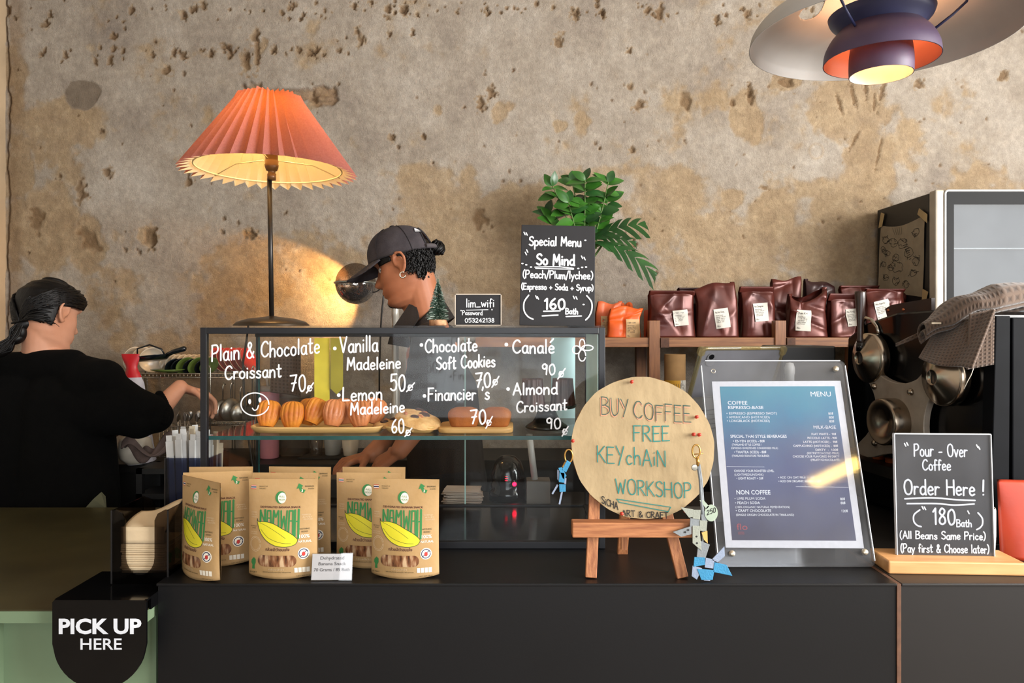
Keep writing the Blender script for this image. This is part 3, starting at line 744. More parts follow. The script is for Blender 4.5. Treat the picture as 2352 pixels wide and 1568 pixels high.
# cookies
M_cookie = mat('cookie_dough', '#b98a52', .8, var=.3, vscale=50, bump=1., bscale=140, col2='#d9b27a')
M_choc = mat('dark_chocolate_chunk', '#3a2019', .45, var=.3, vscale=60)
M_nut = mat('chopped_nut', '#b06a45', .6)
def cookie(loc, rot, lab, seed):
    rr = random.Random(seed)
    c = thing('cookie', lab, 'cookie', loc, 0, 'chocolate chip cookies'); c.rotation_euler = rot
    b = MB()
    def fn(u, v):
        a = 2*math.pi*u; rad = .057*v*(1+.04*math.sin(3*a+seed)+.03*math.sin(7*a))
        z = .017*math.sqrt(max(0, 1-v**3)) + .0022*math.sin(9*a+4*v)*math.sin(11*v+seed)*(1-v)
        return (rad*math.cos(a), rad*math.sin(a), z)
    b.grid(fn, 48, 14); b.lathe([(0, 0), (.05, 0), (.057, .001)], 48)
    b.build('dough', M_cookie, c)
    for k in range(5):
        a = rr.uniform(0, 6.28); q = rr.uniform(.008, .04)
        MB().ball((q*math.cos(a), q*math.sin(a), .0165-.1*q*q/.06), (rr.uniform(.008, .014), rr.uniform(.007, .011), .005), 12, 8).build('chocolate_chunk', M_choc, c)
    for k in range(3):
        a = rr.uniform(0, 6.28); q = rr.uniform(.008, .035)
        MB().box((q*math.cos(a), q*math.sin(a), .017), (.012, .007, .006), Matrix.Rotation(a, 4, 'Z')).build('nut_piece', M_nut, c, bevel=.002)
cookie(((905-CX)*S(1.80), 1.83, zt+.0072), (0, 0, 0), 'chocolate chip cookie lying flat below the tilted one', 3)
cookie(((958-CX)*S(1.78), 1.795, zt+.0245), (R(16), R(10), R(20)), 'chocolate chip cookie tilted on top with big dark chunks', 8)
# financiers
M_fin = mat('browned_financier', '#8a4a1c', .65, var=.3, vscale=22, bump=.6, bscale=120, col2='#ab6428')
for px, Y, ww, lab, rz in ((1066, 1.80, .079, 'brown financier cake beside the cookies', 4), (1140, 1.80, .072, 'brown financier cake at the far end of the plywood board', -6)):
    b = MB()
    lx, ly = ww/2, .030
    prof = [(.80, 0), (.86, .004), (.98, .020), (1., .027), (.96, .033), (.80, .040), (.5, .0445), (.0, .046)]
    n = 40; vs = []
    for r, z in prof:
        for j in range(n):
            a = 2*math.pi*j/n; ca, sa = math.cos(a), math.sin(a); k = (abs(ca)**4+abs(sa)**4)**-.25
            vs.append((lx*r*k*ca, ly*r*k*sa, z))
    b.add(vs, [(i*n+j, i*n+(j+1) % n, (i+1)*n+(j+1) % n, (i+1)*n+j) for i in range(len(prof)-1) for j in range(n)] + [tuple(reversed(range(n)))], 0, True)
    single(b, 'financier_cake', M_fin, lab, 'cake', ((px-CX)*S(Y), Y, zt+.0125), (0, 0, R(rz)), 'financiers on the plywood board')
# caneles on a black cake stand
Ys = 1.85; cx_ = (1256-CX)*S(Ys)
M_stand = mat('black_cake_stand', '#15130f', .25, var=.2, spec=.55)
b = MB().lathe([(0, 0), (.05, 0), (.054, .003), (.050, .008), (.035, .018), (.026, .034), (.022, .046), (.07, .052), (.074, .056), (.074, .059), (.06, .057), (0, .057)], 48)
single(b, 'cake_stand', M_stand, 'small black pedestal cake stand holding two caneles', 'cake stand', (cx_, Ys, zt))
M_can = mat('caramelised_crust', '#2a130b', .42, var=.5, vscale=30, bump=.6, bscale=120, col2='#4d2416', coat=.1)
cb = MB()
def can(u, v):
    a = 2*math.pi*u; z = .062*min(1, v/.8)
    rad = (.0295 - .006*min(1, v/.8)) * (1 if v < .8 else max(0., 1-((v-.8)/.2)**1.0*1.0))
    rad *= 1 + (.075*math.cos(12*a) if v < .86 else .03*math.cos(12*a))
    z -= .009*((v-.8)/.2)**2 if v > .8 else 0
    z += .004*math.sin(math.pi*min(1, max(0, (v-.7)/.2)))
    return (rad*math.cos(a), rad*math.sin(a), z)
cb.grid(can, 96, 20); cb.lathe([(0, 0), (.0295, 0)], 48)
k = single(cb, 'canele', M_can, 'dark fluted canele behind the word Almond', 'canele', (cx_-.036, Ys-.012, zt+.0592), (0, 0, 0), 'caneles on the black stand')
dup(k, (cx_+.039, Ys-.012, zt+.0592), (0, 0, .4), 'dark fluted canele in front of the pale blue sheet')
# sheets taped at the back and the side of the case
z0, z1 = EYE-(1003-HY)*S(2.05), EYE-(775-HY)*S(2.05)
b = MB().bb((1266-CX)*S(2.055), (1321-CX)*S(2.055), 2.055, 2.0563, ZS+.0085, z1)
single(b, 'blue_sheet', M_sheetblue, 'narrow pale blue sheet standing at the back behind the caneles', 'paper')
b = MB().bb(XR-.0115, XR-.0098, 1.745, 2.02, ZS+.0085, ZT-.016)
single(b, 'blue_sheet', M_sheetblue, 'pale blue sheet against the side pane below the flower drawing', 'paper')
M_yel = mat('warm_light_yellow', '#e6d347', .5, var=.1, vscale=20)  # yellow strips colour in the warm-lit wall and a sticky seen through glass
b = MB()
b.bb((722-CX)*S(2.05), (757-CX)*S(2.05), 2.050, 2.0508, EYE-(930-HY)*S(2.05), EYE-(776-HY)*S(2.05))
single(b, 'yellow_strip', M_yel, 'long yellow strip for the warm-lit wall behind the madeleines', 'paper')
x0, x1 = (759-CX)*S(2.045), (788-CX)*S(2.045); za, zb = EYE-(892-HY)*S(2.045), EYE-(776-HY)*S(2.045)
b = MB().prism([(x0, za), ((x0+x1)/2, za-.016), (x1, za), (x1, zb), (x0, zb)], .0008, plane((0, 2.045, 0), (1, 0, 0), (0, 0, 1)))
single(b, 'yellow_strip', mat('olive_yellow_tone', '#a79b35', .5), 'shorter olive yellow strip with a pointed end beside the word Vanilla', 'paper')
M_paper = mat('cream_paper', '#cfc0a4', .85, var=.08)
b = MB()
rr = random.Random(4)
# receipt pile, pen cup and scanner on the staff side of the counter
for k in range(16):
    M = Matrix.Translation(((1063-CX)*S(2.16)+rr.uniform(-.006, .006), 2.17+rr.uniform(-.006, .006), ZC+.0012+.0024*k)) @ Matrix.Rotation(rr.uniform(-.16, .16), 4, 'Z') @ Matrix.Rotation(rr.uniform(-.02, .02), 4, 'Y')
    o = single(MB().box((0, 0, 0), (.105, .085, .0011)), 'paper_slip', mat('receipt_paper', '#bba99a', .85, var=.1), 'cream paper slip in the loose pile on the counter behind the case', 'paper', group='paper slips piled behind the case')
    o.matrix_world = M
sc_ = thing('barcode_scanner', 'black domed scanner glowing red behind the pastry case', 'scanner', ((1166-CX)*S(2.2), 2.2, ZC))
b = MB()
b.lathe([(.0, 0), (.055, 0), (.055, .03), (.05, .034), (.052, .05), (.050, .085), (.040, .112), (.022, .128), (0, .133)], 40)
b.build('housing', M_gloss, sc_)
M_red = mat('red_led', '#ff1030', .4, emit='#ff0a2a', estr=9.)
r_ = MB()
for k in range(9):
    zz = .066+.0058*k; rad = .0525*math.sqrt(max(.05, 1-((zz-.05)/.086)**2))
    r_.tube([(rad*math.sin(a), -rad*math.cos(a), zz) for a in [R(-8+8*i) for i in range(6 if k > 2 else 2)]], .0009, 5)
r_.build('light_bars', mat('red_glow_bars', '#ff2040', .4, emit='#ff0c2c', estr=3.), sc_)
MB().ball((.020, -.049, .055), .006, 12, 8).build('lamp', M_red, sc_)
pc = thing('pen_cup', 'frosted grey pen cup behind the pastry case', 'cup', ((1236-CX)*S(2.17), 2.17, ZC))
MB().bb(-.034, .034, -.03, .03, 0, .066).build('cup_body', mat('frosted_grey_plastic', '#6d665f', .6), pc)
b = MB().cyl((0, 0, .0), (-.016, .0, .132), .0095, n=20)
single(b, 'marker_pen', mat('white_marker_barrel', '#c9c7c2', .4), 'thick white marker standing in the grey pen cup', 'pen', ((1228-CX)*S(2.17), 2.163, ZC+.0665))

# ------------------------------------------------------------------ things standing on the case
ZK = ZT+.0050
# pleated table lamp
Yl = 1.96; lx_ = (624-CX)*S(Yl)
lamp = thing('table_lamp', 'table lamp with pleated coral shade lit from inside', 'lamp', (lx_, Yl, ZK))
M_bronze = mat('dark_bronze_base', '#3f3529', .34, metal=.6, var=.2, vscale=9)
M_dark = mat('dark_lamp_rod', '#24201d', .35, metal=.4)
MB().lathe([(0, 0), (.096, 0), (.097, .003), (.088, .011), (.06, .020), (.02, .0245), (.008, .027), (0, .027)], 56).build('base', M_bronze, lamp)
zsock = EYE+(HY-410)*S(Yl)-ZK
MB().cyl((0, 0, .026), (-.006, 0, zsock), .0062, n=20).build('pole', M_dark, lamp)
b = MB()
b.lathe([(0, zsock-.004), (.011, zsock-.004), (.0115, zsock+.012), (.0095, zsock+.013), (.0095, zsock+.019), (.014, zsock+.021), (.0175, zsock+.03), (.0185, zsock+.036), (.017, zsock+.038), (.018, zsock+.046)] +
        [(.0155+.0012*(k % 2), zsock+.048+.0018*k) for k in range(14)] + [(.0, zsock+.074)], 28)
b.build('bulb_socket', mat('brown_bakelite_socket', '#6b4a26', .35, metal=.3), lamp)
for v in b.v: pass
zb_ = EYE+(HY-396)*S(Yl)-ZK; ztop = EYE+(HY-224)*S(Yl)-ZK
NP = 38
M_sh = bpy.data.materials.new('pleated_shade_fabric'); M_sh.use_nodes = True
nt = M_sh.node_tree; N = nt.nodes; L = nt.links; N.clear()
out = N.new('ShaderNodeOutputMaterial'); geo = N.new('ShaderNodeNewGeometry')
tc = N.new('ShaderNodeTexCoord'); nz = N.new('ShaderNodeTexNoise'); nz.inputs['Scale'].default_value = 260; L.new(tc.outputs['Object'], nz.inputs['Vector'])
cm = N.new('ShaderNodeMix'); cm.data_type = 'RGBA'; L.new(geo.outputs['Backfacing'], cm.inputs[0])
rp = N.new('ShaderNodeValToRGB'); rp.color_ramp.elements[0].color = lin('#8c5a57'); rp.color_ramp.elements[1].color = lin('#98655f'); rp.color_ramp.elements[0].position = .35; rp.color_ramp.elements[1].position = .65
L.new(nz.outputs['Fac'], rp.inputs[0]); L.new(rp.outputs[0], cm.inputs[6]); cm.inputs[7].default_value = lin('#f1e2bd')
df = N.new('ShaderNodeBsdfDiffuse'); L.new(cm.outputs[2], df.inputs[0])
tl = N.new('ShaderNodeBsdfTranslucent'); tl.inputs[0].default_value = lin('#fb9a50')
ms = N.new('ShaderNodeMixShader'); ms.inputs[0].default_value = .17
L.new(df.outputs[0], ms.inputs[1]); L.new(tl.outputs[0], ms.inputs[2]); L.new(ms.outputs[0], out.inputs[0])
b = MB(); n = NP*2; rows = 14; vs = []
rs = random.Random(2)
jz = [rs.uniform(-.004, .006) for _ in range(n)]; jz[int(n*.73)] += .018; jz[int(n*.73)+2] += .016
for i in range(rows+1):
    v = i/rows
    rad = .212+(.070-.212)*v
    for j in range(n):
        a = 2*math.pi*(j+.35*(.5-v)*0)/n
        amp = .016*(1-.3*v)
        rr_ = rad + (amp if j % 2 == 0 else -amp)
        z = zb_+(ztop-zb_)*v + (jz[j] if i == rows else 0)*(1 if j % 2 == 0 else .3) + (.004 if j % 2 else -.004)*(1-v)
        vs.append((rr_*math.cos(a), rr_*math.sin(a), z))
b.add(vs, [(i*n+j, i*n+(j+1) % n, (i+1)*n+(j+1) % n, (i+1)*n+j) for i in range(rows) for j in range(n)], 0, False)
sh = b.build('lamp_shade', M_sh, lamp, label='pleated coral shade, cream inside')
sh.rotation_euler = (0, R(.3), 0); sh.location = (-.008, 0, 0)
M_cream = mat('cream_wire', '#e9d9a8', .5)
b = MB(); b.tube([((.187)*math.cos(a), (.187)*math.sin(a), zb_+.010) for a in [2*math.pi*k/64 for k in range(64)]], .0022, 6, closed=True)
for k in range(3):
    a = R(35+120*k); b.tube([(.02*math.cos(a), .02*math.sin(a), zsock+.05), (.12*math.cos(a), .12*math.sin(a), zsock+.05), (.196*math.cos(a), .196*math.sin(a), zb_+.008)], .0015, 6)
w = b.build('shade_ring', M_cream, lamp); w.rotation_euler = (0, R(.3), 0); w.location = (-.008, 0, 0)
zbulb = zsock+.140
MB().ball((-.006, 0, zbulb), (.026, .026, .032), 20, 14).build('bulb', mat('lit_bulb_glass', '#fff2d8', .5, emit='#ffcf8a', estr=14.), lamp)
pl = bpy.data.lights.new('table_lamp_light', 'POINT'); pl.energy = 9.; pl.color = (1., .66, .30); pl.shadow_soft_size = .034
po = bpy.data.objects.new('table_lamp_light', pl); COL.objects.link(po); po.location = (lx_-.006, Yl, ZK+zbulb)
MB().tube([(lx_+.02, Yl+.08, ZK+.006), ((570-CX)*S(2.09), 2.092, ZK+.006), ((566-CX)*S(2.12), 2.12, 1.42), ((558-CX)*S(2.12), 2.12, 1.36), ((560-CX)*S(2.13), 2.13, 1.28), ((565-CX)*S(2.13), 2.13, 1.20), ((585-CX)*S(2.14), 2.14, 1.0), ((600-CX)*S(2.14), 2.15, ZC+.004)], .0034, 8).build('power_cord', M_dark, lamp, (lx_, Yl, ZK))
# bottle-brush tree
ft = thing('tabletop_fir_tree', 'tiny frosted bottle-brush fir tree on a wooden block', 'ornament', ((1006-CX)*S(1.80), 1.80, ZK))
MB().lathe([(0, 0), (.0205, 0), (.0215, .002), (.0215, .012), (.0205, .0145), (0, .0145)], 24).build('block', mat('log_slice', '#6d3f22', .8, var=.4, vscale=60, col2='#c79a72'), ft)
rb = random.Random(3); g = MB(); gw = MB()
hz = EYE+(HY-640)*S(1.80)-ZK
g.cyl((0, 0, .0145), (0, 0, hz), .0014, n=6)
for k in range(1500):
    v = rb.random()**.85; z = .018+(hz-.022)*v; rad = .0285*(1-v)**.9+.002
    a = rb.uniform(0, 6.283); e = rb.uniform(.75, 1.08)
    p1 = Vector((rad*e*math.cos(a), rad*e*math.sin(a), z-.002-.003*(1-v))); p0 = Vector((0, 0, z)); sd = Vector((-math.sin(a), math.cos(a), 0))*.00042
    tgt = gw if rb.random() < .30 else g
    q = p0.lerp(p1, .55) if tgt is gw else p0
    tgt.add([q-sd, q+sd, p1+sd, p1-sd], [(0, 1, 2, 3)]); tgt.add([q-Vector((0, 0, .0004)), q+Vector((0, 0, .0004)), p1+Vector((0, 0, .0004)), p1-Vector((0, 0, .0004))], [(0, 1, 2, 3)])
g.build('needles', mat('dark_fir_green', '#33503f', .8, var=.3), ft); gw.build('frosting', mat('frosted_tips', '#b9c7bb', .9), ft)
# wifi sign
M_acryl = glass('clear_acrylic', '#eef0f2', .05, .03)
M_cedge = mat('polished_acrylic_edge', '#b9aa98', .3, spec=.6)
M_board = mat('charcoal_card', '#141317', .65, var=.15, vscale=40)
Yw = 1.79
wf = thing('wifi_sign', 'small framed chalk card reading lim_wifi with a password', 'sign', ((1098.5-CX)*S(Yw), Yw, ZK))
sw = S(Yw); wx0, wx1 = -53.5*sw, 53.5*sw; wz = (750-679)*sw+.002
b = MB().bb(wx0+.002, wx1-.002, -.001, .001, .002, wz-.002); b.build('card', M_board, wf)
e = MB(); e.bb(wx0, wx0+.002, -.003, .003, 0, wz); e.bb(wx1-.002, wx1, -.003, .003, 0, wz); e.bb(wx0, wx1, -.003, .003, wz-.002, wz); e.bb(wx0, wx1, -.003, .003, 0, .002); e.bb(wx0, wx1, .003, .04, 0, .002)
e.build('acrylic_holder', M_cedge, wf)
Uw = upright(Yw-.0016); t = MB()
handwrite(t, 'lim_wifi', 1071, -705, 19, 1135, Uw, 2.2); stroke(t, [(1071, -712), (1121, -711)], 1.4, Uw)
handwrite(t, 'Password', 1062, -723, 10, 1108, Uw, 1.5); handwrite(t, '053242138', 1068, -740, 9, 1135, Uw, 1.6)
for x, y in ((1059, 713), (1130, 711)): t.flat(ellipse(x, -y, 1.6, 1.6, 8), Uw)
t.build('hand_lettering', M_paint, wf, (wf.location.x, wf.location.y, wf.location.z))
# special menu board, leaning back slightly
Yp = 1.85
sp = thing('menu_board', 'tall charcoal board with white lettering reading Special Menu', 'sign', ((1279.5-CX)*S(Yp), Yp, ZK))
sp_s = S(Yp)
Mb = Matrix.Translation((0, 0, 0)) @ Matrix.Rotation(R(1.3), 4, 'Y') @ Matrix.Rotation(R(-9), 4, 'X')
bw, bh = 173*sp_s, 232*sp_s*1.03
MB().bb(-bw/2, bw/2, 0, .005, 0.0, bh, Mb).build('board', M_board, sp, bevel=.001)
MB().bb(-.05, .05, .004, .007, 0, bh*.62, Matrix.Translation((0, .098, 0)) @ Matrix.Rotation(R(16), 4, 'X')).build('back_strut', M_board, sp)
t = MB(); Us = Mb @ plane((0, -.0008, 0), (1, 0, 0), (0, 0, 1), sp_s) @ Matrix.Translation((-1279.5, 752, 0))
def sg(s, x0, y, h, x1, w=3.4): handwrite(t, s, x0, -y, h, x1, Us, w)
sg('Special Menu', 1212, 563, 22, 1333); sg('So Mind', 1230, 609, 25, 1318, 4.4)
stroke(t, [(1226, -615), (1280, -613), (1316, -616)], 2.4, Us); stroke(t, [(1228, -618), (1316, -618)], 2.4, Us)
sg('(Peach/Plum/lychee)', 1199, 641, 18, 1361, 2.8); sg('(Espresso + Soda + Syrup)', 1196, 668, 14, 1362, 2.6)
sg('160', 1250, 713, 24, 1297, 4.6); sg('Bath', 1299, 724, 13, 1327, 2.8)
for a in ([(1248, -719), (1286, -717)], [(1245, -730), (1281, -727)], [(1300, -730), (1335, -728)]): stroke(t, a, 3, Us)
stroke(t, [(1213, -682), (1203, -698), (1203, -718), (1212, -732), (1224, -738)], 3.2, Us); stroke(t, [(1347, -680), (1358, -694), (1359, -712), (1353, -728), (1345, -737)], 3.2, Us)
for x, y in ((1199, 535), (1204, 536), (1206, 577), (1203, 583), (1334, 589), (1340, 592), (1229, 686), (1233, 688), (1316, 685), (1322, 686)): stroke(t, [(x, -y+3), (x+3, -y-3)], 2.6, Us)
for x, y in ((1197, 607), (1206, 610), (1217, 615), (1327, 616), (1336, 613), (1345, 612), (1340, 701), (1343, 548)): t.flat(ellipse(x, -y, 2.8, 1.8, 8), Us)
t.build('hand_lettering', M_paint, sp)

# ------------------------------------------------------------------ pendant lamp
Yd = 1.43; xd = Yd*.4985
pd = thing('pendant_lamp', 'layered pendant lamp with wide pale shade and purple bowls', 'lamp', (xd, Yd, 0))
M_pale = mat('matt_pale_lacquer', '#b4b0ab', .55, var=.04)
M_purple = mat('matt_purple_lacquer', '#4a3b52', .5, var=.08)
M_orange = mat('orange_inner_lacquer', '#dd7f5c', .5, var=.05)
M_blue = mat('dark_blue_lacquer', '#2f3358', .45)
M_brown = mat('brown_top_lacquer', '#6f5949', .55)
def curve(pts, k=6): return smooth_line(pts, k)
zr = 2.015
big = curve([(.243, zr), (.237, zr+.022), (.215, zr+.046), (.17, zr+.066), (.125, zr+.083), (.10, zr+.104), (.082, zr+.13)], 22)
# wide shade with oval openings round its shoulder
b = MB(); n = 360; vs = []; fs = []
for r, z in big:
    for j in range(n):
        a = 2*math.pi*j/n; vs.append((r*math.cos(a), r*math.sin(a), z))
K = len(big)
for i in range(K-1):
    rm = (big[i][0]+big[i+1][0])/2
    for j in range(n):
        a = 360*(j+.5)/n
        dd = min(abs((a-h0+180) % 360-180) for h0 in (30, 150, 270))
        if ((rm-.125)/.024)**2 + (dd/15.)**2 < 1: continue
        fs.append((i*n+j, i*n+(j+1) % n, (i+1)*n+(j+1) % n, (i+1)*n+j))
b.add(vs, fs, 0, True); b.build('wide_shade', M_pale, pd, solid=.0015)
b = MB(); b.lathe(curve([(.105, zr+.108), (.125, zr+.118), (.135, zr+.138), (.12, zr+.165), (.06, zr+.19), (.012, zr+.20), (0, zr+.2)]), 64); b.build('top_shade', M_brown, pd, solid=.0015)
zm = 1.972
bowl = curve([(.104, zm), (.101, zm+.022), (.090, zm+.044), (.076, zm+.060), (.073, zm+.064)])
b = MB(); b.lathe(bowl, 72, mi=0); b.lathe([(r-.0016, z) for r, z in reversed(bowl)], 72, mi=1); b.lathe([(.104, zm), (.1024, zm)], 72); b.build('middle_bowl', [M_purple, M_orange], pd, label='purple bowl, orange inside')
ring = curve([(.074, zm+.060), (.081, zm+.068), (.091, zm+.079), (.095, zm+.090)])
b = MB(); b.lathe([(r, z) for r, z in reversed(ring)], 72, mi=0); b.lathe([(r-.0016, z+.0006) for r, z in ring], 72, mi=1); b.build('upper_collar', [M_blue, mat('red_inner_lacquer', '#8e4450', .5)], pd)
zc2 = 1.944
cup = curve([(.057, zc2), (.0575, zc2+.02), (.056, zc2+.045), (.05, zc2+.075), (.04, zc2+.09)])
b = MB(); b.lathe(cup, 64, mi=0); b.lathe([(r-.0014, z) for r, z in reversed(cup)], 64, mi=1); b.lathe([(.057, zc2), (.0556, zc2)], 64); b.build('lower_cup', [M_purple, mat('white_inner_lacquer', '#efe6d2', .6)], pd, label='purple cup, white inside')
for a0 in (95, 215, 335):
    c_, s_ = math.cos(R(a0)), math.sin(R(a0))
    pts = [(.148*c_, .148*s_, zr+.070), (.142*c_, .142*s_, zr+.045), (.12*c_, .12*s_, zr+.025), (.090*c_, .090*s_, zm+.046)]
    MB().tube(smooth_line(pts, 1) if False else pts, .0026, 8).build('strut', M_blue, pd)
MB().cyl((0, 0, zr+.19), (0, 0, 3.1), .004, n=12).build('cord', M_dark, pd)
MB().ball((0, 0, zc2+.062), .026, 20, 14).build('bulb', mat('pendant_bulb', '#fff0d0', .5, emit='#ffb45c', estr=3.), pd)
pl = bpy.data.lights.new('pendant_light', 'POINT'); pl.energy = .95; pl.color = (1., .58, .24); pl.shadow_soft_size = .024
po = bpy.data.objects.new('pendant_light', pl); COL.objects.link(po); po.location = (xd, Yd, zc2+.062)
pl = bpy.data.lights.new('pendant_upper_light', 'POINT'); pl.energy = 1.0; pl.color = (1., .55, .30); pl.shadow_soft_size = .02
po = bpy.data.objects.new('pendant_upper_light', pl); COL.objects.link(po); po.location = (xd, Yd, zm+.082)

# ------------------------------------------------------------------ smoked globe lamp on the wall side
Yg = 2.82; gx = (817-CX)*S(Yg); gz = EYE+(HY-651)*S(Yg)
gl_ = thing('globe_lamp', 'smoked mirrored globe lamp on a black wall bracket', 'lamp', (gx, Yg, gz))
M_smoke = bpy.data.materials.new('smoked_mirror_glass'); M_smoke.use_nodes = True
nt = M_smoke.node_tree; N = nt.nodes; L = nt.links; N.clear()
out = N.new('ShaderNodeOutputMaterial'); g1 = N.new('ShaderNodeBsdfGlossy'); g1.inputs[0].default_value = lin('#e0dcd6'); g1.inputs['Roughness'].default_value = .06
g2 = N.new('ShaderNodeBsdfTransparent'); g2.inputs[0].default_value = lin('#c4b8ac')
df = N.new('ShaderNodeBsdfDiffuse'); df.inputs[0].default_value = lin('#4a4746')
tc = N.new('ShaderNodeTexCoord'); sx = N.new('ShaderNodeSeparateXYZ'); L.new(tc.outputs['Object'], sx.inputs[0])
vo = N.new('ShaderNodeTexVoronoi'); vo.inputs['Scale'].default_value = 330; vo.feature = 'DISTANCE_TO_EDGE'; L.new(tc.outputs['Object'], vo.inputs['Vector'])
lt = N.new('ShaderNodeMath'); lt.operation = 'LESS_THAN'; lt.inputs[1].default_value = .12; L.new(vo.outputs['Distance'], lt.inputs[0])
mr = N.new('ShaderNodeMapRange'); mr.inputs[1].default_value = .03; mr.inputs[2].default_value = -.035; mr.inputs[3].default_value = .22; mr.inputs[4].default_value = .96; L.new(sx.outputs['Z'], mr.inputs[0])
m1 = N.new('ShaderNodeMixShader'); L.new(mr.outputs[0], m1.inputs[0]); L.new(g2.outputs[0], m1.inputs[1])
m2 = N.new('ShaderNodeMixShader'); L.new(lt.outputs[0], m2.inputs[0]); L.new(g1.outputs[0], m2.inputs[1]); L.new(df.outputs[0], m2.inputs[2]); L.new(m2.outputs[0], m1.inputs[2])
L.new(m1.outputs[0], out.inputs[0])
MB().ball((0, 0, 0), (.076, .076, .078), 48, 32).build('globe', M_smoke, gl_)
M_nickel = mat('brushed_nickel', '#9a9c96', .3, metal=.9)
MB().tube([(.0785*math.cos(a), .0785*math.sin(a), .002) for a in [2*math.pi*k/48 for k in range(48)]], .0042, 8, closed=True).build('band', M_nickel, gl_)
b = MB(); b.bb(.078, .118, -.006, .006, -.004, .008); b.build('bracket', M_nickel, gl_)
b = MB(); b.tube([(.066+.036*math.cos(a), -.01, .0+.034*math.sin(a)) for a in [2*math.pi*k/28 for k in range(28)]], .0022, 8, closed=True)
b.tube([(.116, 0, 0), (.120, .10, .0), (.120, YW-Yg-.004, 0)], .006, 10); b.build('arm', M_dark, gl_)
MB().tube([(.112, -.006, -.01), (.108, -.012, -.05), (.100, -.01, -.12), (.094, 0, -.2), (.09, .0, -.34), (.09, .0, gz*0-.48)], .0034, 8).build('cord', M_dark, gl_)
sp_ = bpy.data.lights.new('globe_lamp_spot', 'SPOT'); sp_.energy = 10.5; sp_.color = (1., .54, .17); sp_.spot_size = R(98); sp_.spot_blend = .22; sp_.shadow_soft_size = .012
so = bpy.data.objects.new('globe_lamp_spot', sp_); COL.objects.link(so)
so.location = (gx-.045, Yg+.084, gz+.01)
so.rotation_euler = (Vector((gx-.21, YW, gz-.05)) - Vector(so.location)).to_track_quat('-Z', 'Y').to_euler()
# ================================================================== SNACK POUCHES
M_kraft = mat('kraft_paper', '#a98757', .75, var=.10, vscale=26, bump=.25, bscale=90, col2='#b08f62')
M_pgreen = mat('green_print', '#2f7a3f', .7, var=.05); M_dgreen = mat('dark_green_outline', '#17351f', .7)
M_pyel = mat('yellow_banana_print', '#d9cf27', .6, var=.05); M_pdark = mat('dark_red_print', '#4a1514', .7)
M_pwhite = mat('white_print', '#e9e2d2', .7); M_pfaint = mat('faint_white_print', '#cbb594', .7); M_pblk = mat('olive_black_print', '#4c4326', .7)
M_navy = mat('navy_print', '#27304f', .7); M_predp = mat('red_print', '#b3322c', .7)
PW, PH = .140, .198
def pf(x, z):
    """front of the filled pouch: how far it bulges at (x, z)"""
    u = min(1., abs(x)/(PW/2)); v = min(1., max(0., z/PH))
    b = math.cos(u*math.pi/2)**.7 if u < 1 else 0.
    prof = .0255*(1-v)**.55*(1-.25*math.exp(-((v-.0)/.12)**2)) if v < .84 else .0255*(.16**.55)*max(0, (1-v)/.16)
    crease = .0007*math.sin(40*x+19*z)*math.sin(31*z-12*x)*(b if v < .8 else .2)
    return prof*(.25*(1-v)+.75*b) if False else prof*b + crease
def pouch_bottom(x): return .006*(abs(x)/(PW/2))**2*1.0
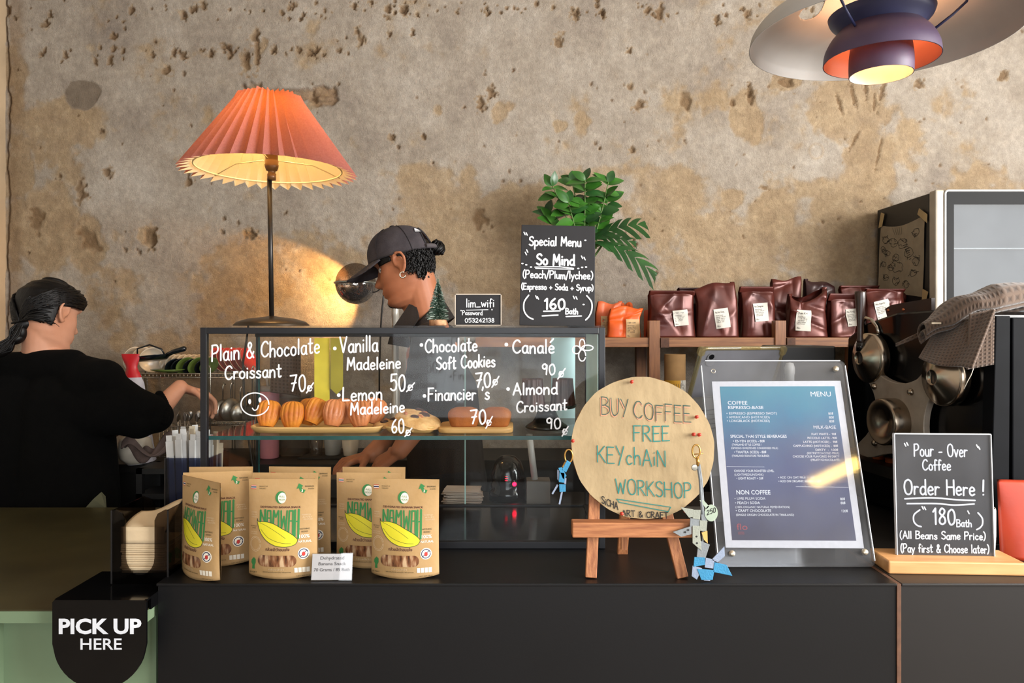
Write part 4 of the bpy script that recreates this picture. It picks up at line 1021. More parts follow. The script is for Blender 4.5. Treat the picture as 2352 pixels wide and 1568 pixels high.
def build_pouch(label):
    p = thing('snack_pouch', label, 'snack pouch', (0, 0, 0), 0, 'dehydrated banana snack pouches')
    def fr(u, v):
        x = (u-.5)*PW*(1-.012*math.sin(math.pi*v)); z = PH*v + pouch_bottom(x)*(1-v)
        return (x, -pf(x, z)-.0008, z)
    def bk(u, v):
        q = fr(1-u, v); return (q[0], pf(q[0], q[2])*.8+.0008, q[2])
    b = MB(); b.grid(fr, 26, 34); b.grid(bk, 26, 34)
    b.grid(lambda u, v: (lambda q, w: (q[0], q[1]+(w[1]-q[1])*v, q[2]))(fr(u, 0), bk(1-u, 0)), 26, 2)
    b.build('pouch_body', M_kraft, p, merge=True)
    on = lambda dz: (lambda x, z: (x, -pf(x, z)-.0008-dz, z))
    # artwork measured on the flat front in a 160 x 218 grid, y downwards
    k = PW/160.; kz = PH/218.
    def P(x, y): return ((x-80)*k, (218-y)*kz)
    def art(name, polys, m, dz=.0005, label=None, ribbons=()):
        b = MB(); f = on(dz)
        for q in polys:
            q = [P(*a) for a in q]
            b.add([f(*a) for a in q], [tuple(range(len(q)))][::1], 0, False)
        for q, w in ribbons:
            r = MB(); r.ribbon([P(*a) for a in q], w*k)
            b.add([(lambda t: (t[0], t[1]-a[2]*1.0, t[2]))(f(a[0], a[1])) for a in r.v], r.f, 0, False)
        return b.build(name, m, p, label=label)
    def fan(cx, cy, pts, f, b):
        c = P(cx, cy); ring = [P(*a) for a in pts]
        mid = [((a[0]+c[0])/2, (a[1]+c[1])/2) for a in ring]
        n = len(ring); vs = [f(*c)] + [f(*a) for a in mid] + [f(*a) for a in ring]
        b.add(vs, [(0, 1+i, 1+(i+1) % n) for i in range(n)] + [(1+i, 1+n+i, 1+n+(i+1) % n, 1+(i+1) % n) for i in range(n)], 0, True)
    # banana as a strip between its upper and lower outline
    up = smooth_line([(23, 86), (27, 93), (40, 92), (62, 96), (84, 107), (104, 118), (118, 130), (117, 137)], 6)
    lo = smooth_line([(23, 86), (25, 99), (33, 118), (48, 134), (70, 144), (95, 146), (112, 142), (117, 137)], 6)
    b = MB(); f = on(.0006); n = len(up)
    rows = [[f(*P(up[i][0]+(lo[i][0]-up[i][0])*t, up[i][1]+(lo[i][1]-up[i][1])*t)) for i in range(n)] for t in (0, .25, .5, .75, 1)]
    b.add([q for r in rows for q in r], [(r*n+i, (r+1)*n+i, (r+1)*n+i+1, r*n+i+1) for r in range(4) for i in range(n-1)], 0, True)
    ban = b.build('banana_print', M_pyel, p, label='yellow banana picture')
    b = MB(); f = on(.0008)
    for q, w in ((up, 1.1), (lo, 1.1), (smooth_line([(30, 95), (48, 102), (74, 116), (92, 128)]), .6), (smooth_line([(32, 108), (50, 126), (80, 137), (104, 139)]), .7)):
        r = MB(); r.ribbon([P(*a) for a in q], w*k); b.add([(lambda t, e: (t[0], t[1]-e, t[2]))(f(a[0], a[1]), a[2]) for a in r.v], r.f)
    b.build('outline', M_dgreen, ban)
    # tall NAMWAH lettering, stretched over the banana
    b = MB(); f = on(.00045)
    top, xs = 66, 29
    # left column x, width, bottom left, bottom right follows the banana
    def rb(q, w=4.6):
        r = MB(); r.ribbon([P(*a) for a in q], w*k); b.add([(lambda t, e: (t[0], t[1]-e, t[2]))(f(a[0], a[1]), a[2]) for a in r.v], r.f)
    rb([(31, 91), (31, 68)]); rb([(31, 69), (41, 92)], 3.4); rb([(42, 92), (42, 67)])
    rb([(47, 94), (48, 68), (55, 68), (57, 96)], 3.6); rb([(48, 84), (56, 84)], 3)
    rb([(62, 97), (63, 68)]); rb([(63, 68), (68, 82), (73, 68)], 3.2); rb([(74, 68), (75, 102)], 3.8)
    rb([(80, 68), (82, 106), (87, 80), (92, 112), (94, 68)], 3.6)
    rb([(98, 114), (99, 68), (107, 68), (108, 121)], 3.8); rb([(99, 90), (108, 90)], 3)
    rb([(112, 123), (112, 67)]); rb([(120, 128), (120, 66)]); rb([(112, 92), (120, 91)], 3)
    b.build('brand_lettering', M_pgreen, p, label='tall green lettering')
    b = MB(); f = on(.0005)
    def tx(s, x, y, size, fit=None, bold=.0, al='LEFT'):
        xx, zz = P(x, y); put_text(b, s, xx, zz, size*k, None, al, bold, fit*k if fit else None, fn=f)
    tx('DEHYDRATED BANANA SNACK', 30, 62, 6.2, 94, .02); b.build('product_lettering', M_pdark, p)
    b = MB(); tx('กล้วยน้ำว้าอบแห้ง', 45, 155, 9, 56, .015); b.build('thai_lettering', M_pdark, p)
    b = MB(); tx('PRODUCT OF', 25, 17, 4, 20); tx('THAILAND', 25, 21.5, 4, 16); tx('NOTHING', 123, 110, 5, 21, .01); tx('ADDED', 126, 116, 5, 15, .01); tx('BANANAS', 132, 17, 5, 20, .01); tx('inside', 139, 22, 5, 13)
    tx('NATURALLY', 6, 104, 4, 16); tx('SWEET', 10, 108.5, 4, 10); tx('GO FOR IT', 3, 207, 5, 19, .02); tx('NET WT 70 G', 116, 213, 3.4, 30)
    tx('ผลิตภัณฑ์กล้วยอบแห้ง เพื่อสุขภาพ', 38, 204, 4, 66); b.build('small_lettering', M_pblk, p)
    b = MB(); tx('100%', 120, 128, 11, 22, .015); tx('NATURAL', 120, 138, 7, 28, .015); b.build('claim_lettering', M_pwhite, p)
    b = MB()
    for i, s in enumerate(('WIFPED', 'AND', 'UNSULFURED')): tx(s, 126+2*i, 79+5*i, 4.4, 20)
    for i, s in enumerate(('DRIED', 'FRUIT', 'SNACKS')): tx(s, 8, 74+5*i, 4.2, 13)
    tx('CERTIFIED', 5, 117, 3.4, 18); tx('AND ORGANIC', 4, 121, 3.4, 20); tx('กล้วยน้ำว้า', 52, 198, 5.5, 36)
    for r_, wd in ((13.5, .9), (11, .7)):
        r = MB(); r.ribbon([P(*a) for a in ellipse(19, 142, r_, r_*1.22, 28)], wd*k); b.add([(lambda t, e: (t[0], t[1]-e, t[2]))(f(a[0], a[1]), a[2]) for a in r.v], r.f)
    b.build('pale_lettering', M_pfaint, p)
    # emblem: green moon behind a white disc
    b = MB(); fan(78, 39, ellipse(78, 39, 12.5, 13.5, 28), on(.0005), b); e = b.build('emblem', M_pgreen, p, label='green and white round moon emblem')
    b = MB(); fan(80.5, 40, ellipse(81, 40, 9.6, 11.6, 28), on(.0008), b); b.build('disc', M_pwhite, e)
    b = MB(); f = on(.0010); tx('FULL', 74, 39, 6, 13); tx('MOON', 73.5, 45.5, 6, 14.5); b.build('emblem_lettering', M_pgreen, e)
    # arrow with 3, flag, fist, crossed flower badge, nutrition boxes
    b = MB(); f = on(.0005)
    q = [(113, 21), (117.5, 9), (128, 14.5), (124, 17), (126.5, 21.5), (133.5, 23.5), (130, 30), (122.5, 27.5), (118, 19.5)]; b.add([f(*P(*a)) for a in reversed(q)], [tuple(range(len(q)))])
    a = b.build('arrow_print', M_pgreen, p, label='green arrow with a white 3'); b = MB(); f = on(.0008); tx('3', 124, 27.5, 8, None, .03); b.build('number', M_pwhite, a)
    for nm, m, ys in (('flag_red', M_predp, ((13, 14.4), (20.2, 21.6))), ('flag_white', M_pwhite, ((14.4, 15.8), (18.8, 20.2))), ('flag_blue', M_navy, ((15.8, 18.8),))):
        art('flag_print', [[(6, y0), (6, y1), (18, y1), (18, y0)] for y0, y1 in ys], m, .0005)
    art('fist_print', [[(9, 178), (15, 172), (20, 176), (20, 184), (17, 190), (17, 198), (10, 198), (11, 189), (8, 184)][::-1]], M_pgreen, .0005)
    b = MB(); fan(132, 162, ellipse(132, 162, 12.5, 12.5, 26), on(.0005), b); bd = b.build('badge', M_pwhite, p, label='white round badge with a crossed-out red flower')
    b = MB(); f = on(.0008)
    for q, w in ((ellipse(132, 162, 9.5, 9.5, 26), 1.9), ([(125.5, 168), (138.5, 156)], 1.7)):
        r = MB(); r.ribbon([P(*a_) for a_ in q], w*k); b.add([(lambda t, e: (t[0], t[1]-e, t[2]))(f(a_[0], a_[1]), a_[2]) for a_ in r.v], r.f)
    b.build('ring', M_navy, bd); b = MB(); fan(132, 163, ellipse(132, 163, 4, 5, 12), on(.0007), b); b.build('flower', M_predp, bd)
    art('nutrition_print', [[(x, 193), (x, 204), (x+7, 204), (x+7, 193)] for x in (112, 120.5, 129, 137.5)], M_pwhite, .0005)
    # clear window on the dried fruit
    b = MB(); f = on(.0005)
    n = 22; xs_ = [71.5-45.5*math.cos(math.pi*i/n) for i in range(n+1)]
    def wtop(x): e = max(0., 38-x, x-105); return 12.5*math.sqrt(max(0., 1-(e/12.)**2))
    for i in range(n):
        for j in range(5):
            q = [(xs_[i], 177.5-wtop(xs_[i])*(1-.4*j)), (xs_[i], 177.5-wtop(xs_[i])*(.6-.4*j)), (xs_[i+1], 177.5-wtop(xs_[i+1])*(.6-.4*j)), (xs_[i+1], 177.5-wtop(xs_[i+1])*(1-.4*j))]
            b.add([f(*P(*a)) for a in q], [(0, 1, 2, 3)], 0, True)
    wv = bpy.data.materials.get('dried_fruit_window')
    if wv is None:
        wv = bpy.data.materials.new('dried_fruit_window'); wv.use_nodes = True; N = wv.node_tree.nodes; L = wv.node_tree.links
        t_ = N.new('ShaderNodeTexCoord'); mp = N.new('ShaderNodeMapping'); mp.inputs['Scale'].default_value = (1, 1, .22); mp.inputs['Rotation'].default_value = (0, R(8), 0)
        L.new(t_.outputs['Object'], mp.inputs[0]); nz = N.new('ShaderNodeTexNoise'); nz.inputs['Scale'].default_value = 120; nz.inputs['Detail'].default_value = 4; L.new(mp.outputs[0], nz.inputs[0])
        r = N.new('ShaderNodeValToRGB'); e = r.color_ramp.elements; e[0].position = .36; e[0].color = lin('#3d2418'); e[1].position = .66; e[1].color = lin('#c9ab86'); q = e.new(.5); q.color = lin('#86583a')
        L.new(nz.outputs[0], r.inputs[0]); L.new(r.outputs[0], N['Principled BSDF'].inputs['Base Color']); N['Principled BSDF'].inputs['Roughness'].default_value = .12
    b.build('window', wv, p, label='clear window onto dried banana pieces')
    return p
pouch = None
POUCHES = [  # left-right centre px, Y, turn, label
 (651, 1.512, 0, 'kraft banana pouch in front at the centre, beside the price tag'),
 (462, 1.512, 37, 'front pouch turned sideways at the corner of the counter'),
 (500, 1.590, -9, 'pouch directly behind the one turned sideways'),
 (508, 1.648, -2, 'rearmost pouch of the end group by the straws, only its top edge showing'),
 (656, 1.580, 0, 'middle pouch of the central stack, mostly covered by the front one'),
 (689, 1.648, 3, 'tall-looking rear pouch of the central stack, with its arrow visible'),
 (848, 1.580, 2, 'pouch behind the price tag, half covered by the pouch nearest the easel'),
 (859, 1.645, 1, 'hindmost pouch of the group nearest the easel, only its top edge showing'),
 (931, 1.512, 4, 'front kraft pouch nearest the easel, fully visible with its fruit window')]
for px, Y, rz, lab in POUCHES:
    loc = ((px-CX)*S(Y), Y, ZC); rot = (0, 0, R(-rz))
    if pouch is None:
        pouch = build_pouch(lab); pouch.location = loc; pouch.rotation_euler = rot
    else: dup(pouch, loc, rot, lab)
# price tag
Yt = 1.482; ts = S(Yt)
pt = thing('price_tag', 'small clear stand with a white price card for banana snack', 'price tag', ((761-CX)*ts, Yt, ZC), R(2))
Mt = Matrix.Rotation(R(-14), 4, 'X')
M_white_card = mat('white_card', '#c9c9cc', .8, var=.04)
MB().bb(-.040, .040, 0, .0006, .002, .052, Mt).build('card', M_white_card, pt)
e = MB(); e.bb(-.041, .041, -.0018, -.0008, 0, .0535, Mt); e.bb(-.041, .041, .0012, .0022, .0, .0535, Mt); e.bb(-.041, .041, -.002, .03, 0, .0012)
e.build('acrylic_stand', glass('tag_acrylic', '#fbfbfb', .05), pt)
t = MB(); Ut = Mt @ plane((0, -.0005, 0), (1, 0, 0), (0, 0, 1))
put_text(t, 'Dehydrated', 0, .041, .0088, Ut, 'CENTER', 0, .047); put_text(t, 'Banana Snack', 0, .030, .0088, Ut, 'CENTER', 0, .055); put_text(t, '70 Grams / 85 Bath', 0, .0185, .0088, Ut, 'CENTER', 0, .071)
t.build('lettering', mat('grey_ink', '#4a4a4e', .8), pt)

# ================================================================== WORKSHOP SIGN ON ITS EASEL
M_ease = mat('reddish_easel_wood', '#8a5230', .6, var=.35, vscale=14, stretch=(14, 14, 1), bump=.3, bscale=60, col2='#b5794c')
Ye = 1.505; es = S(Ye)
ex = (1456-CX)*es
ez = thing('easel', 'small reddish wooden tabletop easel under the round sign', 'easel', (ex, Ye, ZC))
lean = R(-11)
def legx(px): return (px-CX)*es-ex
Ml = lambda x, tilt: Matrix.Translation((x, 0, 0)) @ Matrix.Rotation(lean, 4, 'X') @ Matrix.Rotation(R(tilt), 4, 'Y')
b = MB().bb(-.0115, .0115, -.012, .0, 0, .29, Ml(legx(1354)+.002, 4)); b.build('leg', M_ease, ez, bevel=.0015)
b = MB().bb(-.0115, .0115, -.012, .0, 0, .29, Ml(legx(1568)-.002, -12)); b.build('leg', M_ease, ez, bevel=.0015)
MB().bb(-.0115, .0115, -.006, .006, 0, .30, Matrix.Translation((0, .16, 0)) @ Matrix.Rotation(R(21), 4, 'X')).build('rear_leg', M_ease, ez, bevel=.0015)
zl = EYE-(1240-HY)*S(1.47)-ZC
yl = -zl*math.tan(-lean)*-1
MB().bb(legx(1313), legx(1600), -.019, .014, zl, zl+.030).build('ledge', mat('reddish_ledge_wood', '#8a5230', .6, var=.35, vscale=14, stretch=(1, 14, 14), bump=.3, bscale=60, col2='#b5794c'), ez, bevel=.002)
MB().bb(-.006, .006, .02, .03, .04, zl+.005, Matrix.Translation((-.012, 0.03, 0))).build('peg', M_ease, ez)
Mdisc = Matrix.Translation(((1475-CX)*S(1.54), Ye-.0005, ZC+zl+.0330)) @ Matrix.Rotation(lean, 4, 'X')
rd = .1475
ws = thing('workshop_sign', 'round kraft-covered cork sign reading BUY COFFEE FREE KEYCHAIN WORKSHOP', 'sign', (0, 0, 0)); ws.matrix_world = Mdisc
ws.empty_display_size = .02
M_cork = mat('cork_edge', '#9a6a38', .9, var=.4, vscale=80, bump=.6)
M_kdisc = mat('crinkled_kraft_paper', '#968261', .85, var=.08, vscale=16, bump=.8, bscale=34, stretch=(1.5, 1, .9), col2='#a6916e')
b = MB(); b.prism(ellipse(0, 0, rd, rd*.985, 72), .0085, plane((0, 0, rd*.985), (1, 0, 0), (0, 0, 1)) @ Matrix.Translation((0, 0, -.0095))); b.build('cork_board', M_cork, ws)
b = MB()
def kf(u, v):
    a = 2*math.pi*u; r = rd*v*(1.0+.004*math.sin(9*a)+.003*math.sin(23*a))
    return (r*math.cos(a), -.0012-.0012*math.sin(60*r*math.cos(a)+2*math.sin(20*r*math.sin(a)))*.5*v, rd*.985+r*.985*math.sin(a))
b.grid(kf, 96, 20); b.build('paper_cover', M_kdisc, ws)
# lettering: photo grid mapped to the disc
kx = 2*rd/330.; kz_ = 2*rd*.985/315.
Uk = plane((0, -.0026, rd*.985), (1, 0, 0), (0, 0, 1)) @ Matrix.Scale(kx, 4) @ Matrix.Translation((-1474.5, 1047, 0))
M_teal = mat('teal_felt_pen', '#1f736d', .8); M_tealdark = mat('dark_teal_felt_pen', '#234a45', .8); M_coral = mat('coral_felt_pen', '#d98a6f', .8); M_ink = mat('black_pen', '#1d1b1a', .8)
t = MB(); handwrite(t, 'BUY', 1381, -973, 40, 1444, Uk, 1.8, -.04, jit=.05); handwrite(t, 'COFFEE', 1455, -981, 38, 1589, Uk, 1.8, -.085, jit=.05); t.build('first_line_lettering', M_tealdark, ws)
t = MB(); Uk2 = Uk @ Matrix.Translation((0, 0, -.25)); handwrite(t, 'BUY', 1379, -976, 40, 1443, Uk2, 1.8, -.04, jit=.05); handwrite(t, 'COFFEE', 1457, -984, 37, 1588, Uk2, 1.8, -.085, jit=.05); t.build('coral_shadow_lettering', M_coral, ws)
t = MB(); handwrite(t, 'FREE', 1454, -1034, 34, 1537, Uk, 2.5, -.01, jit=.05); handwrite(t, 'KEYchAiN', 1369, -1083, 38, 1526, Uk, 2.3, -.06, jit=.05); handwrite(t, 'WORKSHOP', 1409, -1152, 33, 1582, Uk, 2.3, -.07, jit=.05)
stroke(t, [(1411, -1165), (1533, -1183), (1527, -1193), (1416, -1172), (1411, -1165)], 1.8, Uk, smooth=False); t.build('lettering', M_teal, ws)
t = MB(); handwrite(t, 'SiCHA', 1376, -1174, 15, 1413, Uk, 1.9, -.42, jit=.06); handwrite(t, 'ART & CRAFT', 1422, -1203, 13, 1526, Uk, 2.0, -.05, jit=.05); t.build('maker_lettering', M_ink, ws)
# push pins
M_pin = mat('red_push_pin', '#c93a2a', .4)
pinb = MB(); pinb.lathe([(0, .0), (.0008, .0), (.0008, .004), (.0036, .0045), (.0036, .0058), (.0021, .0066), (.0019, .0118), (.0031, .0128), (.0031, .0142), (.0, .0146)], 16)
fp = None
for px, py, lab in ((1452, 897, 'red push pin at the top of the round sign'), (1600, 979, 'red push pin beside the last letter of COFFEE'), (1591, 1019, 'red push pin holding the key ring, nearer the lettering'), (1604, 1020, 'red push pin holding the key ring, nearer the sign edge'),
                    (1565, 1192, 'red push pin low on the sign above the ledge'), (1420, 1197, 'red push pin between SiCHA and ART'), (1312, 1034, 'red push pin on the sign edge holding the blue key fob')):
    loc = Mdisc @ Vector(((px-1474.5)*kx, -.0012, rd*.985-(py-1047)*kx)); rot = (R(90)+lean, 0, 0)
    if fp is None: fp = single(pinb, 'push_pin', M_pin, lab, 'push pin', loc, rot, 'red push pins on the round sign')
    else: dup(fp, loc, rot, lab)
# leather key fobs
M_brass = mat('brass_clasp', '#b98f4d', .3, metal=.9); M_lb = mat('blue_leather', '#2f7fa8', .55, bump=.4, bscale=300); M_ll = mat('pale_leather', '#93978c', .6, bump=.3, bscale=300); M_lg = mat('grey_leather', '#7c8286', .6, bump=.3, bscale=300)
M_lblue = mat('pale_blue_leather', '#8592a8', .6, bump=.3, bscale=300)
def fob_frame(Y): return upright(Y)
def strap(b, q, U, t=2.2):
    """flat leather strip with its own thickness: outline in grid units"""
    b.prism([(x, -y) for x, y in q], t, U)
def ccw(q):
    a = sum(q[i][0]*-q[(i+1) % len(q)][1]-q[(i+1) % len(q)][0]*-q[i][1] for i in range(len(q)))
    return q if a > 0 else q[::-1]
Yk = Ye-.006
k1 = thing('key_fob', 'knotted blue leather key fob hanging at the edge of the round sign', 'key fob', W(1300, 1036, Yk), 0)
O1 = tuple(k1.location); U1 = upright(Yk)
b = MB(); b.tube([U1 @ Vector((1306+9*math.cos(a), -1047+15*math.sin(a), 0)) for a in [2*math.pi*i/20 for i in range(20)]], .0016, 8, closed=True); b.tube([U1 @ Vector(p) for p in ((1300, -1060, 0), (1293, -1072, 0), (1294, -1080, 0))], .0024, 8); b.build('clasp', M_brass, k1, O1)
b = MB()
for q in ([(1302, 1056), (1311, 1062), (1300, 1084), (1290, 1078)], [(1282, 1074), (1290, 1072), (1301, 1092), (1293, 1101)], [(1285, 1083), (1297, 1085), (1296, 1108), (1283, 1106)], [(1284, 1111), (1299, 1112), (1299, 1128), (1285, 1129)]): strap(b, ccw(q), U1, 4)
b.build('knot', M_lb, k1, O1, bevel=.0006)
b = MB()
for q in ([(1280, 1078), (1284, 1079), (1286, 1108), (1280, 1100)], [(1279, 1112), (1283, 1114), (1270, 1135), (1267, 1133)], [(1289, 1128), (1293, 1128), (1287, 1158), (1283, 1157)], [(1298, 1096), (1301, 1098), (1300, 1112), (1296, 1110)]): strap(b, ccw(q), U1 @ Matrix.Translation((0, 0, -1)), 2)
b.build('strap_end', M_lblue, k1, O1)
k2 = thing('key_ring', 'long key ring with woven grey, white and blue leather tags over the sign', 'key ring', W(1600, 1020, Yk-.02), 0)
O2 = tuple(k2.location); U2 = upright(Yk-.020)
b = MB(); b.tube([U2 @ Vector((1599+9*math.cos(a), -1036+15*math.sin(a), 0)) for a in [2*math.pi*i/20 for i in range(20)]], .0018, 8, closed=True); b.tube([U2 @ Vector(p) for p in ((1601, -1050, 0), (1603, -1060, 0), (1603, -1070, 0))], .0034, 8); b.tube([U2 @ Vector(p) for p in ((1594, -1043, 0), (1615, -1041, 0))], .0012, 6); b.build('clasp', M_brass, k2, O2)
b = MB(); b.lathe([(0, 0), (6.5, 0), (7.4, .8), (7.4, 2), (6, 2.6), (0, 2.6)], 24, U2 @ Matrix.Translation((1595, -1073, 0))); b.build('coin_charm', mat('pewter_charm', '#a9a89e', .35, metal=.7), k2, O2)
b = MB(); b.tube([U2 @ Vector(p) for p in ((1603, -1066, 0), (1608, -1100, 0), (1611, -1150, 0), (1613, -1180, 0))], .0032, 8); b.tube([U2 @ Vector(p) for p in ((1606, -1066, 1), (1611, -1100, 1), (1615, -1150, 0), (1615, -1240, -2), (1606, -1270, -2))], .0022, 8); b.build('strap', M_lg, k2, O2)
b = MB()
for q in ([(1563, 1164), (1592, 1169), (1592, 1186), (1582, 1188)], [(1592, 1170), (1609, 1170), (1607, 1192), (1590, 1190)], [(1606, 1194), (1624, 1195), (1622, 1219), (1607, 1218)], [(1590, 1206), (1608, 1207), (1607, 1222), (1611, 1264), (1590, 1246)]): strap(b, ccw(q), U2, 3)
b.build('white_tag', M_ll, k2, O2, bevel=.0005)
b = MB()
for q in ([(1609, 1171), (1622, 1174), (1623, 1200), (1611, 1194)], [(1585, 1189), (1608, 1193), (1608, 1212), (1584, 1208)], [(1545, 1221), (1588, 1207), (1588, 1226), (1564, 1232)], [(1604, 1240), (1630, 1250), (1620, 1281), (1600, 1278)]): strap(b, ccw(q), U2 @ Matrix.Translation((0, 0, -1)), 3)
b.build('grey_tag', M_lg, k2, O2, bevel=.0005)
b = MB()
for q in ([(1594, 1278), (1618, 1279), (1618, 1296), (1592, 1300)], [(1640, 1290), (1668, 1296), (1681, 1321), (1637, 1312)], [(1600, 1305), (1640, 1308), (1636, 1330), (1610, 1330)]): strap(b, ccw(q), U2 @ Matrix.Translation((0, 0, 1)), 3)
b.build('blue_tag', M_lb, k2, O2, bevel=.0005)
b = MB()
for q in ([(1620, 1280), (1640, 1284), (1640, 1305), (1618, 1302)], [(1590, 1298), (1612, 1304), (1600, 1330), (1588, 1322)], [(1633, 1285), (1663, 1253), (1664, 1276), (1648, 1290)], [(1608, 1318), (1638, 1318), (1630, 1333), (1616, 1332)]): strap(b, ccw(q), U2, 3)
b.build('pale_blue_tag', M_lblue, k2, O2, bevel=.0005)
b = MB(); strap(b, ccw([(1611, 1222), (1624, 1218), (1625, 1247), (1616, 1238)]), U2, 2.5); b.build('tan_tag', mat('tan_leather', '#c9a25c', .6), k2, O2)
b = MB(); strap(b, ccw([(x, y) for x, y in ellipse(1633, 1177, 15, 19, 28)]), U2, 3); strap(b, ccw([(1606, 1148), (1615, 1147), (1628, 1162), (1622, 1168)]), U2, 3); pt_ = b.build('price_disc', mat('mint_leather', '#9fae9c', .6), k2, O2, label='pale mint leather disc marked 250')
t = MB(); handwrite(t, '250', 1623, -1182, 11, 1643, U2 @ Matrix.Translation((0, 0, 3.4)), 1.5, .35); t.build('lettering', M_ink, pt_, O2)
b = MB()
for c_ in ((1573, 1221), (1580, 1216), (1599, 1231), (1600, 1246)): b.flat(ellipse(c_[0], -c_[1], 2.6, 2.2, 10), U2, z=3.2)
b.build('punched_holes', M_ink, k2, O2)

# ================================================================== MENU IN ACRYLIC
zb0, zt0 = ZC, None
Ym0 = 1.56
PB0 = W(1650, 1305, Ym0); PB1 = W(2010, 1300, Ym0)
mw = (PB1-PB0).length
ms_ = thing('menu_stand', 'clear acrylic stand holding the framed blue drinks menu', 'menu', ((PB0.x+PB1.x)/2, Ym0, ZC+.0032))
mh = .452; ml = R(-19)
Mm = Matrix.Rotation(ml, 4, 'X')
M_macryl = glass('scratched_acrylic', '#f2f3f5', .035, .05, .035, '#b9bcc0')
b = MB(); b.prism(rrect(-mw/2, 0, mw/2, mh, .012), .004, Mm @ plane((0, 0, 0), (1, 0, 0), (0, 0, 1))); b.build('front_sheet', M_macryl, ms_)
b = MB(); b.prism(rrect(-mw/2, 0, mw/2, mh, .012), .004, Mm @ plane((0, .013, 0), (1, 0, 0), (0, 0, 1))); b.bb(-mw/2, mw/2, .01, .16, 0, .004); b.build('back_sheet', M_macryl, ms_)
e = MB()
e.bb(-mw/2-.0008, -mw/2+.0008, -.0045, .0005, .012, mh-.012, Mm); e.bb(-mw/2+.01, mw/2-.01, -.0045, .0005, mh-.0008, mh+.0008, Mm); e.bb(mw/2-.0008, mw/2+.0008, -.0045, .0005, .012, mh-.012, Mm)
e.build('bright_edges', mat('bright_acrylic_edge', '#d9dce2', .25, spec=.7), ms_)
def mpt(zx, zy):
    """point of the menu seen at (zx, zy) in a 1478-wide crop -> flat sheet coordinates"""
    v = (zy-130)/1385.                   # 0 top edge, 1 bottom edge
    # undo perspective along the height
    pb, ptop = 1.0, 1.10
    w_ = v/(v+(1-v)*pb/ptop) if False else v*ptop/(v*ptop+(1-v)*pb)*1.0 if False else v
    xl = 82+122*v; xr = 1085+180*v
    u = (zx-xl)/(xr-xl)
    return ((u-.5)*mw, (1-w_)*mh)
sc1 = mh/1385.
pl0 = [mpt(165, 275), mpt(1065, 270), mpt(1200, 1400), mpt(258, 1395)]
Up = Mm @ plane((0, .004, 0), (1, 0, 0), (0, 0, 1))
b = MB().flat([pl0[3], pl0[2], pl0[1], pl0[0]], Up); b.flat([pl0[0], pl0[1], pl0[2], pl0[3]], Up, z=-.0004)
pp = b.build('menu_sheet', mat('white_menu_paper', '#d2d2d6', .8, var=.05, vscale=120), ms_)
bl = [mpt(302, 1348), mpt(1148, 1352), mpt(1022, 310), mpt(220, 312)]
M_menu = bpy.data.materials.new('blue_graded_print'); M_menu.use_nodes = True
N = M_menu.node_tree.nodes; L = M_menu.node_tree.links
tc = N.new('ShaderNodeTexCoord'); sx = N.new('ShaderNodeSeparateXYZ'); L.new(tc.outputs['Object'], sx.inputs[0])
nz = N.new('ShaderNodeTexNoise'); nz.inputs['Scale'].default_value = 12; nz.inputs['Detail'].default_value = 6; L.new(tc.outputs['Object'], nz.inputs[0])
ma = N.new('ShaderNodeMath'); ma.operation = 'MULTIPLY_ADD'; ma.inputs[1].default_value = .10; L.new(nz.outputs[0], ma.inputs[0]); L.new(sx.outputs['Z'], ma.inputs[2])
mr = N.new('ShaderNodeMapRange'); mr.inputs[1].default_value = .06; mr.inputs[2].default_value = .43; L.new(ma.outputs[0], mr.inputs[0])
rp = N.new('ShaderNodeValToRGB'); e = rp.color_ramp.elements; e[0].color = lin('#3b3644'); e[1].color = lin('#2b8199'); e[1].position = .97
for p_, c_ in ((.25, '#3d4060'), (.48, '#3c4873'), (.66, '#35567f'), (.8, '#2f7394')): q = e.new(p_); q.color = lin(c_)
L.new(mr.outputs[0], rp.inputs[0]); L.new(rp.outputs[0], N['Principled BSDF'].inputs['Base Color']); N['Principled BSDF'].inputs['Roughness'].default_value = .6
b = MB().flat(bl, Up, z=.0003); b.build('printed_panel', M_menu, pp)
t = MB(); tr_ = MB()
def mt(s, zx, zy, zx1, h, bold=0., al=0, tgt=None):
    """a printed line from zx to zx1 with its baseline at zy, capital height h"""
    p0 = mpt(zx, zy); p1 = mpt(zx1, zy)
    put_text(tgt or t, s, p0[0], p0[1], h*sc1*1.38, Up, 'LEFT', min(bold, .013), p1[0]-p0[0], z=.0006)
mt('MENU', 852, 383, 993, 36, .03); mt('COFFEE', 275, 441, 412, 26, .03); mt('ESPRESSO-BASE', 277, 472, 522, 22, .03)
for s, x, y, x1 in (('• ESPRESSO (ESPRESSO SHOT)', 266, 511, 618), ('• AMERICANO (HOT/ICED)', 268, 538, 566), ('• LONGBLACK (HOT/ICED)', 270, 564, 566)): mt(s, x, y, x1, 17, .008)
for y, x in ((513, 976), (540, 980), (567, 982)): mt('80฿', x, y, x+36, 17, .008)
mt('MILK-BASE', 870, 611, 1025, 23, .03)
for s, x, y, x1 in (('FLAT WHITE -  90฿', 856, 655, 1028), ('PICCOLO LATTE - 90฿', 828, 682, 1032), ('LATTE (HOT/ICED) -  90฿', 798, 709, 1036), ('CAPPUCHINO (HOT/ICED) -  80฿', 728, 736, 1040), ('DIRTY  -  100฿', 882, 763, 1040), ('(RISTRETTO+COLD MILK)', 822, 786, 1044), ('CHOOSE YOUR FLAVORED IN DIRTY', 724, 808, 1048), ('(FRUITY/CHOCOLATE)', 848, 831, 1048)): mt(s, x, y, x1, 15, .006)
mt('SPECIAL THAI STYLE BEVERAGES', 294, 673, 684, 21, .03)
